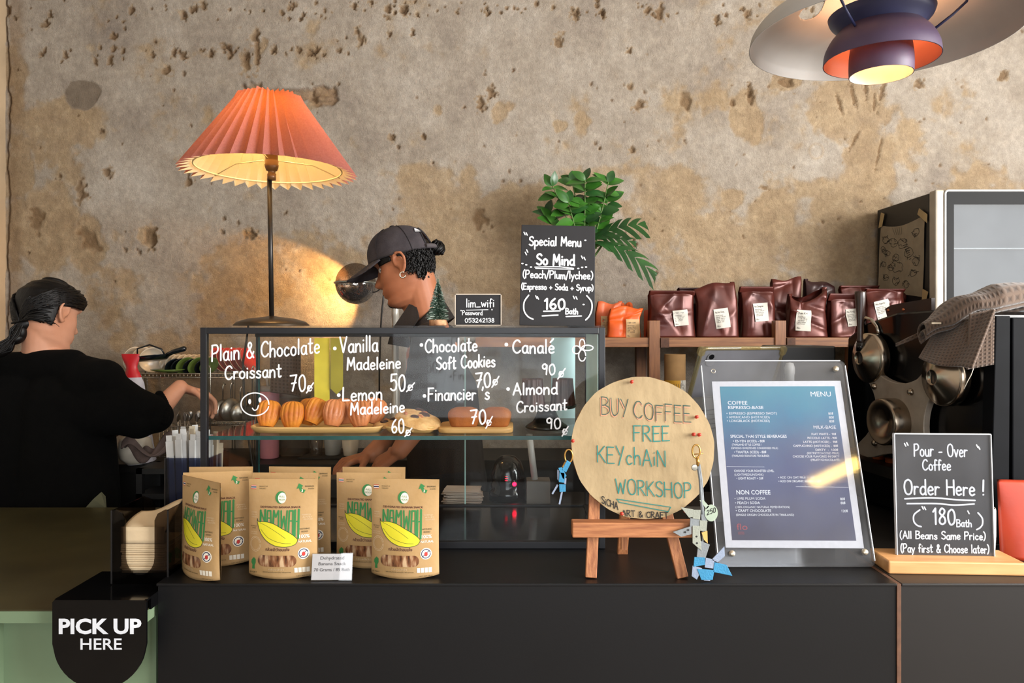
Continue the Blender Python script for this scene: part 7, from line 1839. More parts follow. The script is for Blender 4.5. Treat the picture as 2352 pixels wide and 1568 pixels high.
# trolley below with a white bowl and a crumpled cloth
M_trol = mat('black_trolley', '#080808', .5)
tx0, tx1 = -1.27, -.93
tr = thing('trolley', 'black slatted trolley behind the pick-up counter', 'trolley', (-1.1, 2.62, 0))
O = (-1.1, 2.62, 0)
for z in (.985, .90, .82, .30): MB().bb(tx0, tx1, 2.50, 2.65, z-.018, z).build('shelf', M_trol, tr, O)
for x in (tx0+.01, tx1-.01):
    for y in (2.51, 2.64): MB().bb(x-.01, x+.01, y-.01, y+.01, 0, .985).build('post', M_trol, tr, O)
single(MB().lathe([(0, .0), (.03, 0), (.05, .02), (.058, .05), (.05, .085), (.03, .10), (0, .104)], 36), 'white_jug', M_wbowl, 'rounded white jug lying under the brown cloth', 'jug', ((303-CX)*S(2.58), 2.602, .9855))
b = MB()
def cl(u, v):
    return (-.075+.16*u, -.025+.05*v-.01*math.sin(5*u), .056+.022*math.sin(7*u+2*v)+.016*math.sin(9*v-3*u)+.014*math.sin(17*u*v+1)+ .02*u)
b.grid(cl, 30, 24)
single(b, 'crumpled_cloth', mat('dark_brown_cloth', '#5e4d47', .95, var=.3, bump=.6, bscale=120), 'crumpled brown cloth on the trolley beside the straws', 'cloth', ((344-CX)*S(2.54), 2.517, .9860), solid=.006)
# cutlery basket and hanging strainers
bk = thing('cutlery_basket', 'wire basket of cutlery under the rack', 'basket', ((424-CX)*S(2.78), 2.815, .9705))
b = MB(); hb = zr2-.9705-.02
for z in (.01, hb*.5, hb): b.tube([(-.09, -.045, z), (.09, -.045, z), (.09, .045, z), (-.09, .045, z)], .002, 6, closed=True)
for i in range(13): b.tube([(-.09+.015*i, -.045, .01), (-.09+.015*i, -.045, hb)], .0012, 5)
b.build('wire_frame', M_wire, bk)
rc = random.Random(5); c0 = None
sp_b = MB(); sp_b.tube([(0, 0, 0), (0, 0, .13)], [.002, .0028], 8); sp_b.ball((0, 0, .145), (.011, .003, .018), 14, 8)
for k in range(9):
    loc = ((424-CX)*S(2.78)+(-.062+.0145*k), 2.815+rc.uniform(-.02, .02), .985); rot = (R(rc.uniform(-12, 12)), R(rc.uniform(-14, 14)), rc.uniform(0, 3))
    if c0 is None: c0 = single(sp_b, 'spoon', M_steel, 'steel spoon standing in the wire cutlery basket', 'spoon', loc, rot, 'spoons in the cutlery basket')
    else: dup(c0, loc, rot)
for px, py, lab, rr_, yaw in ((512, 945, 'round steel strainer hanging under the rack, nearest the frame post', .046, 62), (530, 942, 'steel strainer hanging second from the frame post', .046, 55), (552, 948, 'steel strainer hanging under the rack beside the black spatula', .04, 50)):
    st = thing('strainer', lab, 'strainer', ((px-CX)*S(2.80), 2.80, EYE-(py-HY)*S(2.80)), R(yaw), 'strainers hanging from the rack')
    MB().lathe([(rr_, 0), (rr_*.98, .004), (rr_*.8, .010), (rr_*.4, .016), (0, .017)], 30, plane((0, 0, 0), (1, 0, 0), (0, 0, 1))).build('bowl', M_steel, st, solid=.001)
    b = MB(); b.tube([(0, 0, rr_), (0, 0, rr_+.05), (.006, 0, rr_+.062), (.012, 0, rr_+.055)], .0028, 8); b.build('hook', M_wire, st)
sp2 = thing('spatula', 'black silicone spatula hanging behind the smiley face', 'spatula', ((572-CX)*S(2.80), 2.79, EYE-(1000-HY)*S(2.80)))
b = MB(); b.prism(rrect(-.022, 0, .022, .115, .01), .006, plane((0, .003, 0), (1, 0, 0), (0, 0, 1))); b.build('blade', M_dplate, sp2)
MB().tube([(0, 0, .11), (0, 0, .165)], .005, 8).build('handle', M_dplate, sp2)
# back counter things seen through the case
zc0 = .9705
def at(px, Y): return (px-CX)*S(Y)
tm = thing('tumbler', 'pink steel tumbler with a clear lid and straw behind the case', 'tumbler', (at(619, 2.80), 2.80, zc0))
M_pink = mat('pink_enamel', '#c98592', .35, var=.05)
ht = EYE-(886-HY)*S(2.80)-zc0
MB().lathe([(0, 0), (.033, 0), (.035, .004), (.036, ht*.86), (.0355, ht*.93), (0, ht*.93)], 32).build('cup_body', M_pink, tm)
MB().lathe([(.0358, ht*.93), (.0365, ht*.945), (.036, ht), (0, ht)], 32).build('lid', mat('smoky_lid', '#8d8580', .25), tm)
MB().cyl((-.006, 0, ht), (-.014, 0, ht+.045), .0052, n=14).build('straw', mat('clear_straw', '#b6aca0', .3), tm)
M_jar = glass('jar_plastic', '#e7e3df', .05, .05, .05, '#b5aaa0')
jr = thing('clear_jar', 'clear round jar with a lid on the back counter', 'jar', (at(674, 2.86), 2.875, zc0))
hj = EYE-(905-HY)*S(2.82)-zc0
MB().lathe([(0, 0), (.055, 0), (.058, .004), (.0575, hj*.9), (.055, hj*.93), (.0545, hj*.93), (.056, hj*.88), (.0565, .006), (0, .003)], 40).build('jar_body', M_jar, jr)
MB().lathe([(.056, hj*.93), (.060, hj*.935), (.060, hj*1.0), (.05, hj*1.03), (0, hj*1.03)], 40).build('lid', mat('cloudy_lid', '#8e8072', .4), jr)
for px, w, h, lab, m, Y in ((765, .038, .085, 'frosted plastic cup upside down beside the white cup', mat('frosted_cup', '#8e9191', .4), 2.84), (805, .033, .06, 'small white porcelain cup on the bar mat', M_wbowl, 2.82), (727, .026, .075, 'small clear shot glass on the bar mat', M_jar, 2.82)):
    single(MB().lathe([(0, 0), (w*.75, 0), (w*.78, .003), (w, h), (w*.96, h), (w*.72, .006), (0, .005)], 30), 'cup', m, lab, 'cup', (at(px, Y), Y, zc0+.006))
single(MB().bb(at(690, 2.8), at(850, 2.8), 2.765, 2.90, zc0+.0005, zc0+.0055), 'bar_mat', mat('black_rubber_mat', '#1a1918', .7, bump=1., bscale=300), 'black rubber bar mat on the back counter', 'mat')
b = MB()
wfn = lambda u, v: (-.055+.11*u, -.012*math.sin(6*u+1)-.004, .17*v-.02*(u-.5)*(1-v))
b.grid(wfn, 20, 26)
o = single(b, 'waffle_cloth', M_towel, 'brown waffle cloth hanging behind the word Chocolate', 'cloth', (at(660, 2.75), 2.735, EYE-(905-HY)*S(2.75)), solid=.004); add_uv(o, 20, 26, 9, 13)
# a low box behind the case
single(MB().bb(at(598, 2.3), at(792, 2.3), 2.22, 2.295, ZC+.0005, ZC+.055), 'black_box', mat('charcoal_box', '#2b2825', .6), 'low charcoal box standing behind the snack pouches', 'box')
# ================================================================== PEOPLE
def interp(tab, z):
    z = max(tab[0][0], min(tab[-1][0], z))
    for (a, va), (b, vb) in zip(tab, tab[1:]):
        if z <= b:
            t = (z-a)/(b-a) if b > a else 0; t = t*t*(3-2*t)*.5+t*.5; return va+(vb-va)*t
    return tab[-1][1]
FRONT = [(-.128, .030), (-.122, .058), (-.108, .082), (-.096, .087), (-.084, .078), (-.072, .085), (-.058, .088), (-.046, .083), (-.02, .083), (.005, .080), (.022, .079), (.038, .088), (.062, .087), (.085, .072), (.103, .042), (.113, .012), (.117, -.01)]
BACK = [(-.128, -.020), (-.115, -.035), (-.09, -.052), (-.06, -.072), (-.02, -.092), (.02, -.101), (.055, -.098), (.085, -.078), (.105, -.045), (.114, -.022), (.117, -.01)]
WIDE = [(-.128, .012), (-.122, .026), (-.108, .042), (-.085, .054), (-.06, .061), (-.03, .067), (0, .071), (.03, .0745), (.06, .073), (.085, .060), (.103, .036), (.113, .014), (.117, .002)]
def head_pt(u, z, grow=0.):
    """point of a head facing +x (left side +y); u turns once round, starting at the face"""
    a = 2*math.pi*u; xf, xb, w = interp(FRONT, z), interp(BACK, z), interp(WIDE, z)
    xm = xf*.35+xb*.65+.012 if z > -.09 else (xf+xb)/2
    ca, sa = math.cos(a), math.sin(a)
    p = 2.35
    k = (abs(ca)**p+abs(sa)**p)**(-1/p)
    x = xm + (xf-xm)*k*ca if ca > 0 else xm + (xm-xb)*k*ca
    y = w*k*sa
    g = lambda v, c, s: math.exp(-((v-c)/s)**2)
    if ca > 0:
        nose = interp([(-.055, 0), (-.046, .004), (-.040, .016), (-.030, .0310), (-.018, .0245), (.0, .011), (.018, .004), (.03, 0)], z)
        x += nose*math.exp(-(y/interp([(-.05, .016), (-.03, .0145), (.0, .009), (.03, .010)], z))**2)
        x -= .0115*g(z, .012, .013)*(g(y, .033, .016)+g(y, -.033, .016))        # eye sockets
        x += .0050*g(z, .010, .0085)*(g(y, .033, .012)+g(y, -.033, .012))       # lids
        x += .0045*g(z, .036, .010)*(g(y, .032, .020)+g(y, -.032, .020))        # brows
        x += (.0080*g(z, -.061, .0055)+.0080*g(z, -.074, .006))*math.exp(-(y/.022)**2)  # lips
        x -= .0045*g(z, -.0672, .0026)*math.exp(-(y/.024)**2)
        y += math.copysign(.004, y)*g(z, -.015, .025)*g(x, .055, .025)          # cheekbones
    n = Vector((ca*.9, sa, .35 if z > .09 else 0)).normalized()
    return Vector((x, y, z)) + n*grow
def head_into(b, M, grow=0.):
    nu, nv = 72, 56
    zs = [-.128+.245*(1-math.cos(math.pi*j/nv))/2 for j in range(nv+1)]
    vs = [M @ head_pt(i/nu, z, grow) for z in zs for i in range(nu)]
    fs = [(j*nu+i, j*nu+(i+1) % nu, (j+1)*nu+(i+1) % nu, (j+1)*nu+i) for j in range(nv) for i in range(nu)]
    fs += [tuple(reversed(range(nu))), tuple(nv*nu+i for i in range(nu))]
    b.add(vs, fs, 0, True)
def ear_into(b, M, side):
    """shell-shaped ear: helix rim, inner fold, lobe and a shallow bowl"""
    y = side*.074
    E = lambda x, z, o: M @ Vector((x-.012, y+side*o, z))
    rim = [(.014, -.006, .002), (.016, .012, .004), (.010, .028, .010), (-.004, .034, .014), (-.018, .028, .016), (-.024, .012, .017), (-.021, -.006, .015), (-.013, -.020, .011), (-.003, -.029, .007), (.008, -.026, .003)]
    b.tube([E(*p) for p in rim], [.0042, .0045, .0048, .0052, .0054, .0052, .005, .0056, .0066, .005], 10)
    b.tube([E(*p) for p in ((.004, .016, .006), (-.008, .014, .009), (-.013, .0, .009), (-.008, -.013, .007), (.004, -.016, .004))], .0038, 8)
    b.ball(E(-.004, .002, .0015), (.0175, .0065, .027), 16, 10, rot=M)
def remesh(b, name, mats, voxel, parent, origin, smooth=6, label=None):
    """fuses the overlapping limbs of one body or garment into a single continuous surface"""
    ob = b.build(name, mats, None, origin)
    m = ob.modifiers.new('fuse', 'REMESH'); m.mode = 'VOXEL'; m.voxel_size = voxel; m.use_smooth_shade = True
    if smooth:
        s = ob.modifiers.new('relax', 'SMOOTH'); s.factor = .5; s.iterations = smooth
    dg = bpy.context.evaluated_depsgraph_get(); dg.update()
    me = bpy.data.meshes.new_from_object(ob.evaluated_get(dg)); me.name = name
    ob.modifiers.clear(); old = ob.data; ob.data = me; bpy.data.meshes.remove(old)
    if not me.materials:
        for mm_ in (mats if isinstance(mats, list) else [mats]): me.materials.append(mm_)
    for p in me.polygons: p.use_smooth = True
    if parent is not None: ob.parent = parent
    if label: ob['label'] = label
    return ob
def hand_into(b, wrist, fwd, palm_n, thumb_side, curl=(25, 30, 18), spread=7., size=1.):
    """palm, four unequal fingers bent at their knuckles and a thumb from the side of the palm"""
    f = Vector(fwd).normalized(); n = Vector(palm_n); n = (n-f*n.dot(f)).normalized(); s = f.cross(n).normalized()*thumb_side
    w = Vector(wrist)
    c = w+f*.045*size
    for k in (-1.5, -.5, .5, 1.5):
        b.capsule(w+f*.012*size+s*(.010*k*size), .0125*size, w+f*.083*size+s*(.0185*k*size), .0105*size, 12)
    lens = ((.038, .024, .019), (.044, .029, .021), (.041, .027, .020), (.032, .020, .017))
    for i, k in enumerate((1.5, .5, -.5, -1.5)):
        p = w+f*.088*size+s*(.0187*k*size); ang = 0.
        d0 = (f+s*math.tan(R(spread*k*.6))).normalized()
        r0 = (.0094, .0098, .0094, .0082)[i]*size
        for j in range(3):
            ang += R(curl[j]*(1+.12*i)); d = d0*math.cos(ang)+n*math.sin(ang)
            q = p+d*lens[i][j]*size; b.capsule(p, r0*(1-.08*j), q, r0*(.92-.08*j), 12); p = q
    p = w+f*.022*size+s*.026*size; d = (f*.75+s*.62+n*.28).normalized()
    b.capsule(w+f*.018*size+s*.012*size, .0145*size, p+d*.022*size, .0125*size, 12)
    p = p+d*.022*size
    for l, r_, bend in ((.030, .0112, .18), (.026, .0098, .35)):
        d = (d+n*bend-s*bend*.3).normalized(); q = p+d*l*size; b.capsule(p, r_*size, q, r_*.9*size, 12); p = q

def skin(name, c1, c2):
    return mat(name, c1, .5, var=.1, vscale=9, col2=c2, spec=.35, bump=.08, bscale=220)
M_hair = mat('black_hair', '#070505', .46, var=.5, vscale=16, stretch=(1, 1, .25), bump=.7, bscale=90, spec=.28)
M_tee = mat('black_cotton_tee', '#030303', 1., var=.3, vscale=30, bump=.4, bscale=240, spec=.12)

# ---------------------------------------------------------------- the woman at the rack, seen from behind
Yw2 = 2.47
wp = thing('person', 'person in a loose black top with a black braid, reaching to the dish rack', 'person', (-1.56, 2.45, 0))
O = tuple(wp.location)
M_sk1 = skin('fair_skin', '#bd8568', '#cc977c')
hc = W(116, 724, Yw2)
MH = Matrix.Translation(hc) @ Matrix.Rotation(R(68), 4, 'Z') @ Matrix.Rotation(R(17), 4, 'Y') @ Matrix.Rotation(R(-3), 4, 'X')
b = MB(); head_into(b, MH); ear_into(b, MH, -1); ear_into(b, MH, 1)
nb_ = W(92, 815, 2.45)                     # root of the neck
b.capsule(MH @ Vector((-.026, 0, -.05)), .048, nb_+Vector((.0, 0, -.02)), .054)
chest = W(85, 940, 2.46); hips = Vector((chest.x-.02, 2.44, .92))
shR = W(238, 868, 2.385); shL = Vector((nb_.x-.18, 2.53, shR.z+.01))
for sh in (shR, shL): b.capsule(nb_+Vector((0, 0, -.02)), .050, sh, .052)
for k in (-1, 1): b.capsule(nb_+Vector((.05*k, 0, -.07)), .075, chest+Vector((.045*k, 0, 0)), .115)
for k in (-1, 1): b.capsule(chest+Vector((.045*k, 0, 0)), .112, hips+Vector((.05*k, -.01*k, 0)), .118)
elR = W(340, 968, 2.44); wrR = W(413, 889, 2.54)
b.capsule(shR, .048, elR, .040); b.capsule(elR, .040, wrR, .026)
fw = (W(466, 905, 2.58)-wrR)
hand_into(b, wrR, fw+Vector((0, 0, .0)), Vector((.25, -.1, -1)), -1, curl=(30, 34, 18), spread=8, size=.98)
elL = Vector((shL.x+.03, 2.70, 1.14)); wrL = Vector((elL.x+.20, 2.80, 1.07))
b.capsule(shL, .046, elL, .039); b.capsule(elL, .039, wrL, .026); hand_into(b, wrL, (.8, .4, -.1), (0, 0, -1), 1, curl=(30, 30, 18), size=.95)
for k in (-1, 1):
    hp = hips+Vector((.06*k, 0, -.04)); kn = Vector((hp.x+.01*k, hp.y+.01, .48)); an = Vector((kn.x, kn.y-.02, .08))
    b.capsule(hp, .098, kn, .058); b.capsule(kn, .058, an, .040); b.capsule(an+Vector((0, -.02, -.035)), .034, an+Vector((0.02, .14, -.048)), .030)
remesh(b, 'body', M_sk1, .0042, wp, O, 4)
# hair: swept back to a loose braid
def hair_shell(b, M, keep, grow, nu=220, nv=150):
    zs = [-.128+.245*(1-math.cos(math.pi*j/nv))/2 for j in range(nv+1)]
    idx = {}; vs = []; fs = []
    P = [[head_pt(i/nu, z, grow) for i in range(nu)] for z in zs]
    for j in range(nv):
        for i in range(nu):
            i2 = (i+1) % nu
            c = (P[j][i]+P[j][i2]+P[j+1][i2]+P[j+1][i])/4
            if keep(c):
                f = []
                for jj, ii in ((j, i), (j, i2), (j+1, i2), (j+1, i)):
                    if (jj, ii) not in idx: idx[(jj, ii)] = len(vs); vs.append(M @ P[jj][ii])
                    f.append(idx[(jj, ii)])
                fs.append(tuple(f))
    b.add(vs, fs, 0, True)
b = MB(); rh = random.Random(4)
keepw = lambda c: c.z < .1135 and c.x < .062-.9*max(0., .045-c.z)-(.0 if c.z > .02 else .1*0) and c.z > -.035-.25*(c.x+.1) and not (abs(c.y) > .045 and -.036 < c.x < .05 and c.z < .034)
hair_shell(b, MH, keepw, .011)
hb_ = b
ob = b.build('hair', M_hair, wp, O, solid=.012)
MB().ball(MH @ Vector((-.012, 0, .1115)), (.042, .036, .0135), 24, 12, rot=MH).build('crown_hair', M_hair, wp, O)
bs = MB()
# strands swept over the skull and gathered low at the back
root = MH @ Vector((-.100, .028, -.058))
for k in range(290):
    low = k > 170
    a = rh.uniform(-1.25, 1.25) if not low else rh.choice((-1, 1))*rh.uniform(1.62, 2.6); z0 = rh.uniform(.03, .108) if not low else rh.uniform(-.05, .05); side = math.copysign(1, a)
    u0 = a/(2*math.pi)
    pts = []
    for t in range(9):
        q = t/8.; u = (u0*(1-q) + side*.5*q); z = z0*(1-q)**.8 + (-.05)*q + (.028 if not low else .008)*math.sin(math.pi*q)
        if abs(u) < .14 and z < .055: z = .055
        pts.append(MH @ head_pt(u, min(.107, z), .004+(.0095+rh.uniform(0, .0045))*min(1, q*3.5)))
    pts.append(root)
    bs.tube(pts, [.0016]*2+[.0036]*(len(pts)-3)+[.003], 5)
bs.build('swept_strands', M_hair, wp, O)
bb2 = MB()
brd = [W(72, 706, 2.42), W(52, 720, 2.41), W(58, 742, 2.40), W(46, 762, 2.39), W(36, 778, 2.38), W(18, 795, 2.37), (W(2, 808, 2.36)), W(-22, 835, 2.35), W(-40, 880, 2.35)]
for i, p in enumerate(brd):
    r_ = [.030, .030, .028, .026, .022, .022, .021, .020, .016][i]
    q = brd[min(i+1, len(brd)-1)]
    rot = (q-p).to_track_quat('Z', 'Y').to_matrix().to_4x4() if i < len(brd)-1 else Matrix.Identity(4)
    bb2.ball(p, (r_, r_*.85, r_*1.25), 18, 12, rot=rot @ Matrix.Rotation(R(28 if i % 2 else -28), 4, 'X'))
for k in range(26):
    o_ = Vector((rh.uniform(-.012, .012), rh.uniform(-.008, .008), rh.uniform(-.012, .012)))
    bb2.tube([brd[i]+o_*(1.5 if i % 2 else .6)+Vector((0, -.019, 0)) for i in range(len(brd))], .0028, 5)
bb2.build('braid', M_hair, wp, O)
wsp = MB()
for a in ([(92, 745), (80, 765), (76, 790)], [(118, 742), (128, 743), (136, 750)]):
    wsp.tube([W(p[0], p[1], 2.395) for p in a], .0008, 5)
wsp.build('loose_wisps', M_hair, wp, O)
# top: loose, with wide elbow sleeves
b = MB()
for k in (-1, 1): b.capsule(nb_+Vector((.055*k+.01, .0, -.085)), .078, chest+Vector((.07*k+.03, 0, 0)), .142)
for k in (-1, 1): b.capsule(chest+Vector((.07*k+.03, -.005, 0)), .142, chest+Vector((.08*k+.03, -.015, -.30)), .158); b.capsule(chest+Vector((.08*k+.03, -.015, -.30)), .158, chest+Vector((.08*k+.02, -.015, -.42)), .16)
for sh in (shR, shL): b.capsule(nb_+Vector((0, 0, -.050)), .050, sh+Vector((0, 0, -.004)), .066)
b.capsule(W(150, 846, 2.42), .058, W(232, 872, 2.40), .066); b.capsule(W(28, 846, 2.43), .055, W(160, 842, 2.415), .058); b.capsule(W(90, 838, 2.415), .05, W(165, 836, 2.42), .05)
b.capsule(W(205, 878, 2.41), .082, W(285, 932, 2.41), .078); b.capsule(W(285, 932, 2.41), .078, W(345, 942, 2.43), .056); b.capsule(W(255, 935, 2.41), .085, W(318, 966, 2.42), .060); b.capsule(W(318, 955, 2.43), .066, W(356, 955, 2.44), .058); b.capsule(W(180, 930, 2.43), .11, W(262, 940, 2.41), .085)
b.capsule(shL, .062, elL, .072)
rf = random.Random(8)
top = remesh(b, 'loose_top', M_tee, .006, wp, O, 14)
b = MB()
for k in range(15):
    a = k/14.; pt = W(366+16*math.sin(a*2.4), 905+62*a, 2.435+.02*math.cos(a*3)); b.ball(pt, (.013, .016, .012), 10, 8)
b.build('sleeve_hem', M_tee, wp, O)
b = MB()
hipc = Vector((hips.x+.01, 2.44, 0))
for k in (-1, 1): b.capsule(Vector((hipc.x+.05*k, 2.45, .86)), .12, Vector((hipc.x+.09*k, 2.46, .45)), .14)
remesh(b, 'grey_skirt', mat('grey_green_cotton', '#55543f', .95, var=.1, bump=.3), .008, wp, O, 6, label='grey-green skirt')
b = MB(); q = [W(196, 1166, 2.31), W(243, 1166, 2.31), W(241, 1140, 2.31), W(232, 1130, 2.315), W(214, 1146, 2.31)]
b.add(list(q), [tuple(range(5))]); o = b.build('skirt_corner', mat('grey_green_cotton', '#55543f'), wp, O, solid=.004)

# ---------------------------------------------------------------- the man in the cap, in profile
Ym2 = 2.50
mpn = thing('person', 'person in a dark baseball cap and brown shirt looking down in profile', 'person', (-.27, 2.52, 0))
O = tuple(mpn.location)
M_sk2 = skin('tan_skin', '#9a5f42', '#ad7152')
hc = W(926, 614, Ym2)
MH2 = Matrix.Translation(hc) @ Matrix.Rotation(R(180-8), 4, 'Z') @ Matrix.Rotation(R(20), 4, 'Y') @ Matrix.Rotation(R(2), 4, 'X') @ Matrix.Scale(1.04, 4)
b = MB(); head_into(b, MH2); ear_into(b, MH2, 1); ear_into(b, MH2, -1)
nb2 = W(990, 762, 2.53)
b.capsule(MH2 @ Vector((-.034, 0, -.045)), .058, nb2, .064); b.capsule(MH2 @ Vector((-.004, 0, -.085)), .040, nb2+Vector((-.03, 0, .01)), .055)
ch2 = Vector((nb2.x+.03, 2.53, 1.23)); hp2 = Vector((nb2.x+.06, 2.53, .95))
sN = Vector((nb2.x+.02, 2.36, 1.415)); sF = Vector((nb2.x+.02, 2.70, 1.415))
for sh in (sN, sF): b.capsule(nb2+Vector((0, 0, -.03)), .052, sh, .054)
for k in (-1, 1): b.capsule(nb2+Vector((.01, .07*k, -.08)), .085, ch2+Vector((0, .06*k, 0)), .115); b.capsule(ch2+Vector((0, .06*k, 0)), .112, hp2+Vector((0, .055*k, 0)), .11)
eN = Vector((sN.x-.03, 2.31, 1.17)); wN = W(918, 1035, 2.27)
b.capsule(sN, .050, eN, .040); b.capsule(eN, .040, wN, .028); hand_into(b, wN, (-.8, .2, -.55), (-.4, .4, -.8), -1, curl=(28, 34, 20))
eF = Vector((sF.x-.08, 2.66, 1.16)); wF = Vector((W(850, 1050, 2.42).x, 2.42, 1.045))
b.capsule(sF, .050, eF, .040); b.capsule(eF, .040, wF, .028); hand_into(b, wF, (-.7, -.5, -.15), (0, 0, -1), 1, curl=(28, 34, 20))
for k in (-1, 1):
    hp = hp2+Vector((0, .07*k, -.05)); kn = Vector((hp.x-.02, hp.y, .50)); an = Vector((kn.x+.03, kn.y, .085))
    b.capsule(hp, .10, kn, .062); b.capsule(kn, .062, an, .043); b.capsule(an+Vector((.02, 0, -.04)), .036, an+Vector((-.15, 0, -.052)), .032)
remesh(b, 'body', M_sk2, .0040, mpn, O, 3)
# eyes, brows, lips: small surface parts of the face
b = MB()
for s in (-1, 1): b.ball(MH2 @ Vector((.0615, .033*s, .0085)), .0115, 14, 10)
b.build('eyes', mat('eye_white', '#b9aca0', .25), mpn, O)
b = MB()
for s in (-1, 1):
    b.tube([MH2 @ (head_pt(s*u, z, .0012)) for u, z in ((.062, .036), (.085, .041), (.115, .040), (.135, .033))], [.002, .0032, .0028, .0012], 6)
    b.tube([MH2 @ (head_pt(s*u, z, .0022)) for u, z in ((.055, .0065), (.08, .0085), (.105, .0055))], .0014, 6)
b.build('brows_and_lashes', M_hair, mpn, O)
b = MB(); rb2 = random.Random(2)
for k in range(110):
    u = rb2.uniform(-.06, .06); z = rb2.gauss(-.109, .006); p = head_pt(u, max(-.125, z), .0002); d = head_pt(u, max(-.127, z-.004), .003)
    b.tube([MH2 @ p, MH2 @ d], [.0007, .0003], 4)
b.build('chin_stubble', M_hair, mpn, O)
# hair below the cap, with a bun through its opening
b = MB()
hair_shell(b, MH2, lambda c: (c.x < -.012 and c.z < .055 and c.z > -.062-.30*(c.x+.09)*0+ (.030 if c.x > -.05 else 0)) or (.012 < c.x < .060 and .018 < c.z < .055 and abs(c.y) > .05), .007)
b.build('hair', M_hair, mpn, O, solid=.010)
b = MB()
for k in range(560):
    s = rb2.choice((-1, 1)); u = s*rb2.uniform(.285, .5); z = rb2.uniform(-.058 if abs(u) > .36 else -.03, .03)
    p = head_pt(u, z, .007); q = head_pt(u+rb2.uniform(-.012, .012), z-.010, .012); r2_ = head_pt(u+rb2.uniform(-.02, .02), z-.018, .006)
    b.tube([MH2 @ p, MH2 @ q, MH2 @ r2_], [.0016, .002, .0006], 5)
b.build('curls', M_hair, mpn, O)
b = MB(); bc = W(1004, 571, 2.50)
b.ball(bc, (.027, .026, .023), 20, 14)
for k in range(10):
    a0 = k*.63; b.tube([bc+Vector((.026*math.cos(a0+t*.5)*math.cos(t*.6-.8), .026*math.sin(a0+t*.5), .022*math.sin(t*.6-.8)*1.2)) for t in range(6)], .0035, 6)
b.build('bun', M_hair, mpn, O)
# cap
M_capc = mat('washed_charcoal_twill', '#2f2a2e', .9, var=.15, vscale=30, bump=.4, bscale=260, col2='#413b3f')
def cap_pt(u, v, grow=0.):
    a = 2*math.pi*u; th = v*math.pi/2*1.02
    rx = .112 if math.cos(a) > 0 else .116; ry = .088
    base = .030+.012*math.cos(a)*max(0., math.cos(th))
    return Vector((-.008+(rx+grow)*math.cos(a)*math.cos(th)**.86 if math.cos(th) > 0 else -.008, (ry+grow)*math.sin(a)*max(0, math.cos(th))**.86, base+(.106-.012*math.cos(a)*0+grow)*math.sin(th)))
b = MB(); nu, nv = 160, 44; vs = []; fs = []
for j in range(nv+1):
    for i in range(nu): vs.append(MH2 @ cap_pt(i/nu, j/nv*.985))
for j in range(nv):
    for i in range(nu):
        a = (i+.5)/nu; c = abs(a-.5)/.085; zz = (j+.5)/nv
        if c < 1 and .10 < zz < .10+.42*math.sqrt(1-c*c): continue          # opening at the back
        fs.append((j*nu+i, j*nu+(i+1) % nu, (j+1)*nu+(i+1) % nu, (j+1)*nu+i))
b.add(vs, fs, 0, True); cp = b.build('cap', M_capc, mpn, O, solid=.0022)
b = MB()
def brim(u, v):
    s = (u-.5)*2; a = s*R(62)
    r0 = Vector((-.008+.112*math.cos(a), .088*math.sin(a)*1.0, .040))
    L_ = .088*math.sqrt(max(0., 1-(abs(s))**2.6))
    return MH2 @ Vector((r0.x+L_*v*1.0, r0.y*(1-.06*v), r0.z-.020*v*(L_/.088)-.016*s*s*1.4*v*(L_/.088)-.006*s*s))
b.grid(brim, 36, 14); b.build('brim', M_capc, cp, O, solid=.0034)
b = MB()
for k in (0, 1/6, 2/6, 3/6, 4/6, 5/6):
    if k == .5: continue
    b.tube([MH2 @ cap_pt(k, v/14., .0012) for v in range(0, 12)], .0011, 5)
b.tube([MH2 @ cap_pt(.5+.088*math.cos(R(a)), .10+.425*math.sin(R(a)), .0005) for a in range(0, 181, 9)], .0032, 8)
for v in (.012,): b.tube([MH2 @ cap_pt(i/48., v, .0012) for i in range(48)], .0011, 5, closed=True)
b.ball(MH2 @ Vector((-.008, 0, .139)), (.009, .009, .004), 14, 8, rot=MH2); b.build('seams_and_button', mat('dark_seam', '#211d20', .9), cp, O)
b = MB(); b.tube([MH2 @ cap_pt(.5+t*.012, .045, .0015) for t in range(-8, 9)], [.0075]*17, 8); b.build('strap', mat('cap_strap', '#4a4446', .9), cp, O)
b = MB()
lp = [(.405, .40), (.425, .40), (.43, .44), (.418, .475), (.408, .46)]
b.add([MH2 @ cap_pt(u, v, .0035) for u, v in [(.395, .40), (.432, .395), (.428, .43), (.418, .475), (.408, .46), (.402, .43)]], [(0, 1, 2, 3, 4, 5)]); b.add([MH2 @ cap_pt(u, v, .0035) for u, v in [(.392, .37), (.43, .365), (.431, .385), (.394, .39)]], [(0, 1, 2, 3)])
b.build('emblem', mat('white_stitching', '#d6d6da', .8), cp, O, label='small white embroidered mark')
b = MB(); ec = MH2 @ Vector((-.012, .085, -.040))
b.tube([ec+Vector((.0095*math.cos(a), -.001, .0095*math.sin(a))) for a in [R(60+30*i) for i in range(11)]], .0026, 8); b.build('hoop_earring', mat('silver', '#d9d2c4', .2, metal=1.), mpn, O)
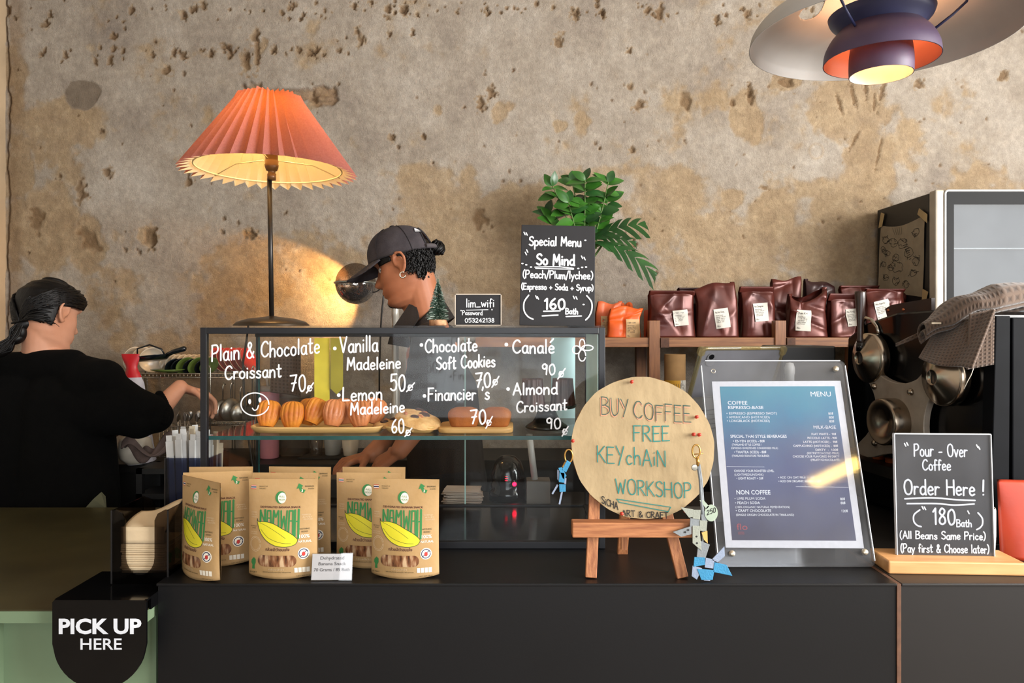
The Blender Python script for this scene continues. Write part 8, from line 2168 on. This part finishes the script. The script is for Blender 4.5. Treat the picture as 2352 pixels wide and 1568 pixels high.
# shirt with open collar and dark apron front
M_shirt = mat('brown_black_shirt', '#1d1512', .9, var=.2, vscale=20, bump=.4, bscale=200)
b = MB()
for k in (-1, 1): b.capsule(nb2+Vector((.02, .08*k, -.105)), .092, ch2+Vector((0, .065*k, 0)), .128); b.capsule(ch2+Vector((0, .065*k, 0)), .128, hp2+Vector((0, .06*k, 0)), .124)
for sh in (sN, sF): b.capsule(nb2+Vector((.02, 0, -.055)), .058, sh, .066)
b.capsule(sN, .066, eN+Vector((0, 0, .03)), .058); b.capsule(sF, .066, eF+Vector((0, 0, .03)), .058)
remesh(b, 'shirt', M_shirt, .006, mpn, O, 7)
b = MB()
def collar(u, v):
    a = R(-150+300*u); r_ = .074+.020*v
    h_ = .022+.055*math.cos(a)+.030*(1-v)-.030*v; return nb2+Vector((r_*math.cos(a)*.97-.30*h_, r_*math.sin(a)*1.0, h_))
b.grid(collar, 40, 8); b.build('collar', M_shirt, mpn, O, solid=.005)
b = MB(); b.add([W(952, 680+0, 2.47)+Vector((0, 0, -.0)), W(900, 756, 2.44), W(935, 770, 2.42), W(962, 728, 2.44)], [(0, 1, 2, 3)]); b.add([W(900, 756, 2.44), W(890, 790, 2.44), W(950, 800, 2.42), W(935, 770, 2.42)], [(0, 1, 2, 3)]); b.build('lapel', M_shirt, mpn, O, solid=.008)
b = MB()
for k in (-1, 1): b.capsule(hp2+Vector((0, .075*k, -.02)), .13, Vector((hp2.x, hp2.y+.08*k, .30)), .125)
remesh(b, 'apron', mat('charcoal_apron', '#191719', .95, bump=.3), .009, mpn, O, 6)
# steel tap column behind him
tp_ = thing('water_dispenser', 'white and steel water dispenser behind the person in the cap', 'dispenser', ((908-CX)*S(2.86), 2.86, .9705))
h1 = EYE-(697-HY)*S(2.86)-.9705
MB().lathe([(0, 0), (.03, 0), (.03, .012), (.0135, .02), (.0135, h1-.05), (.0145, h1-.048), (.0145, h1-.004), (.010, h1), (0, h1)], 24).build('column', mat('satin_white_metal', '#b9b5ab', .35, metal=.4), tp_)
MB().tube([(-.0, 0, h1-.012), (.03, -.004, h1-.004), (.05, -.006, h1+.004)], .006, 8).build('spout', M_nickel, tp_)
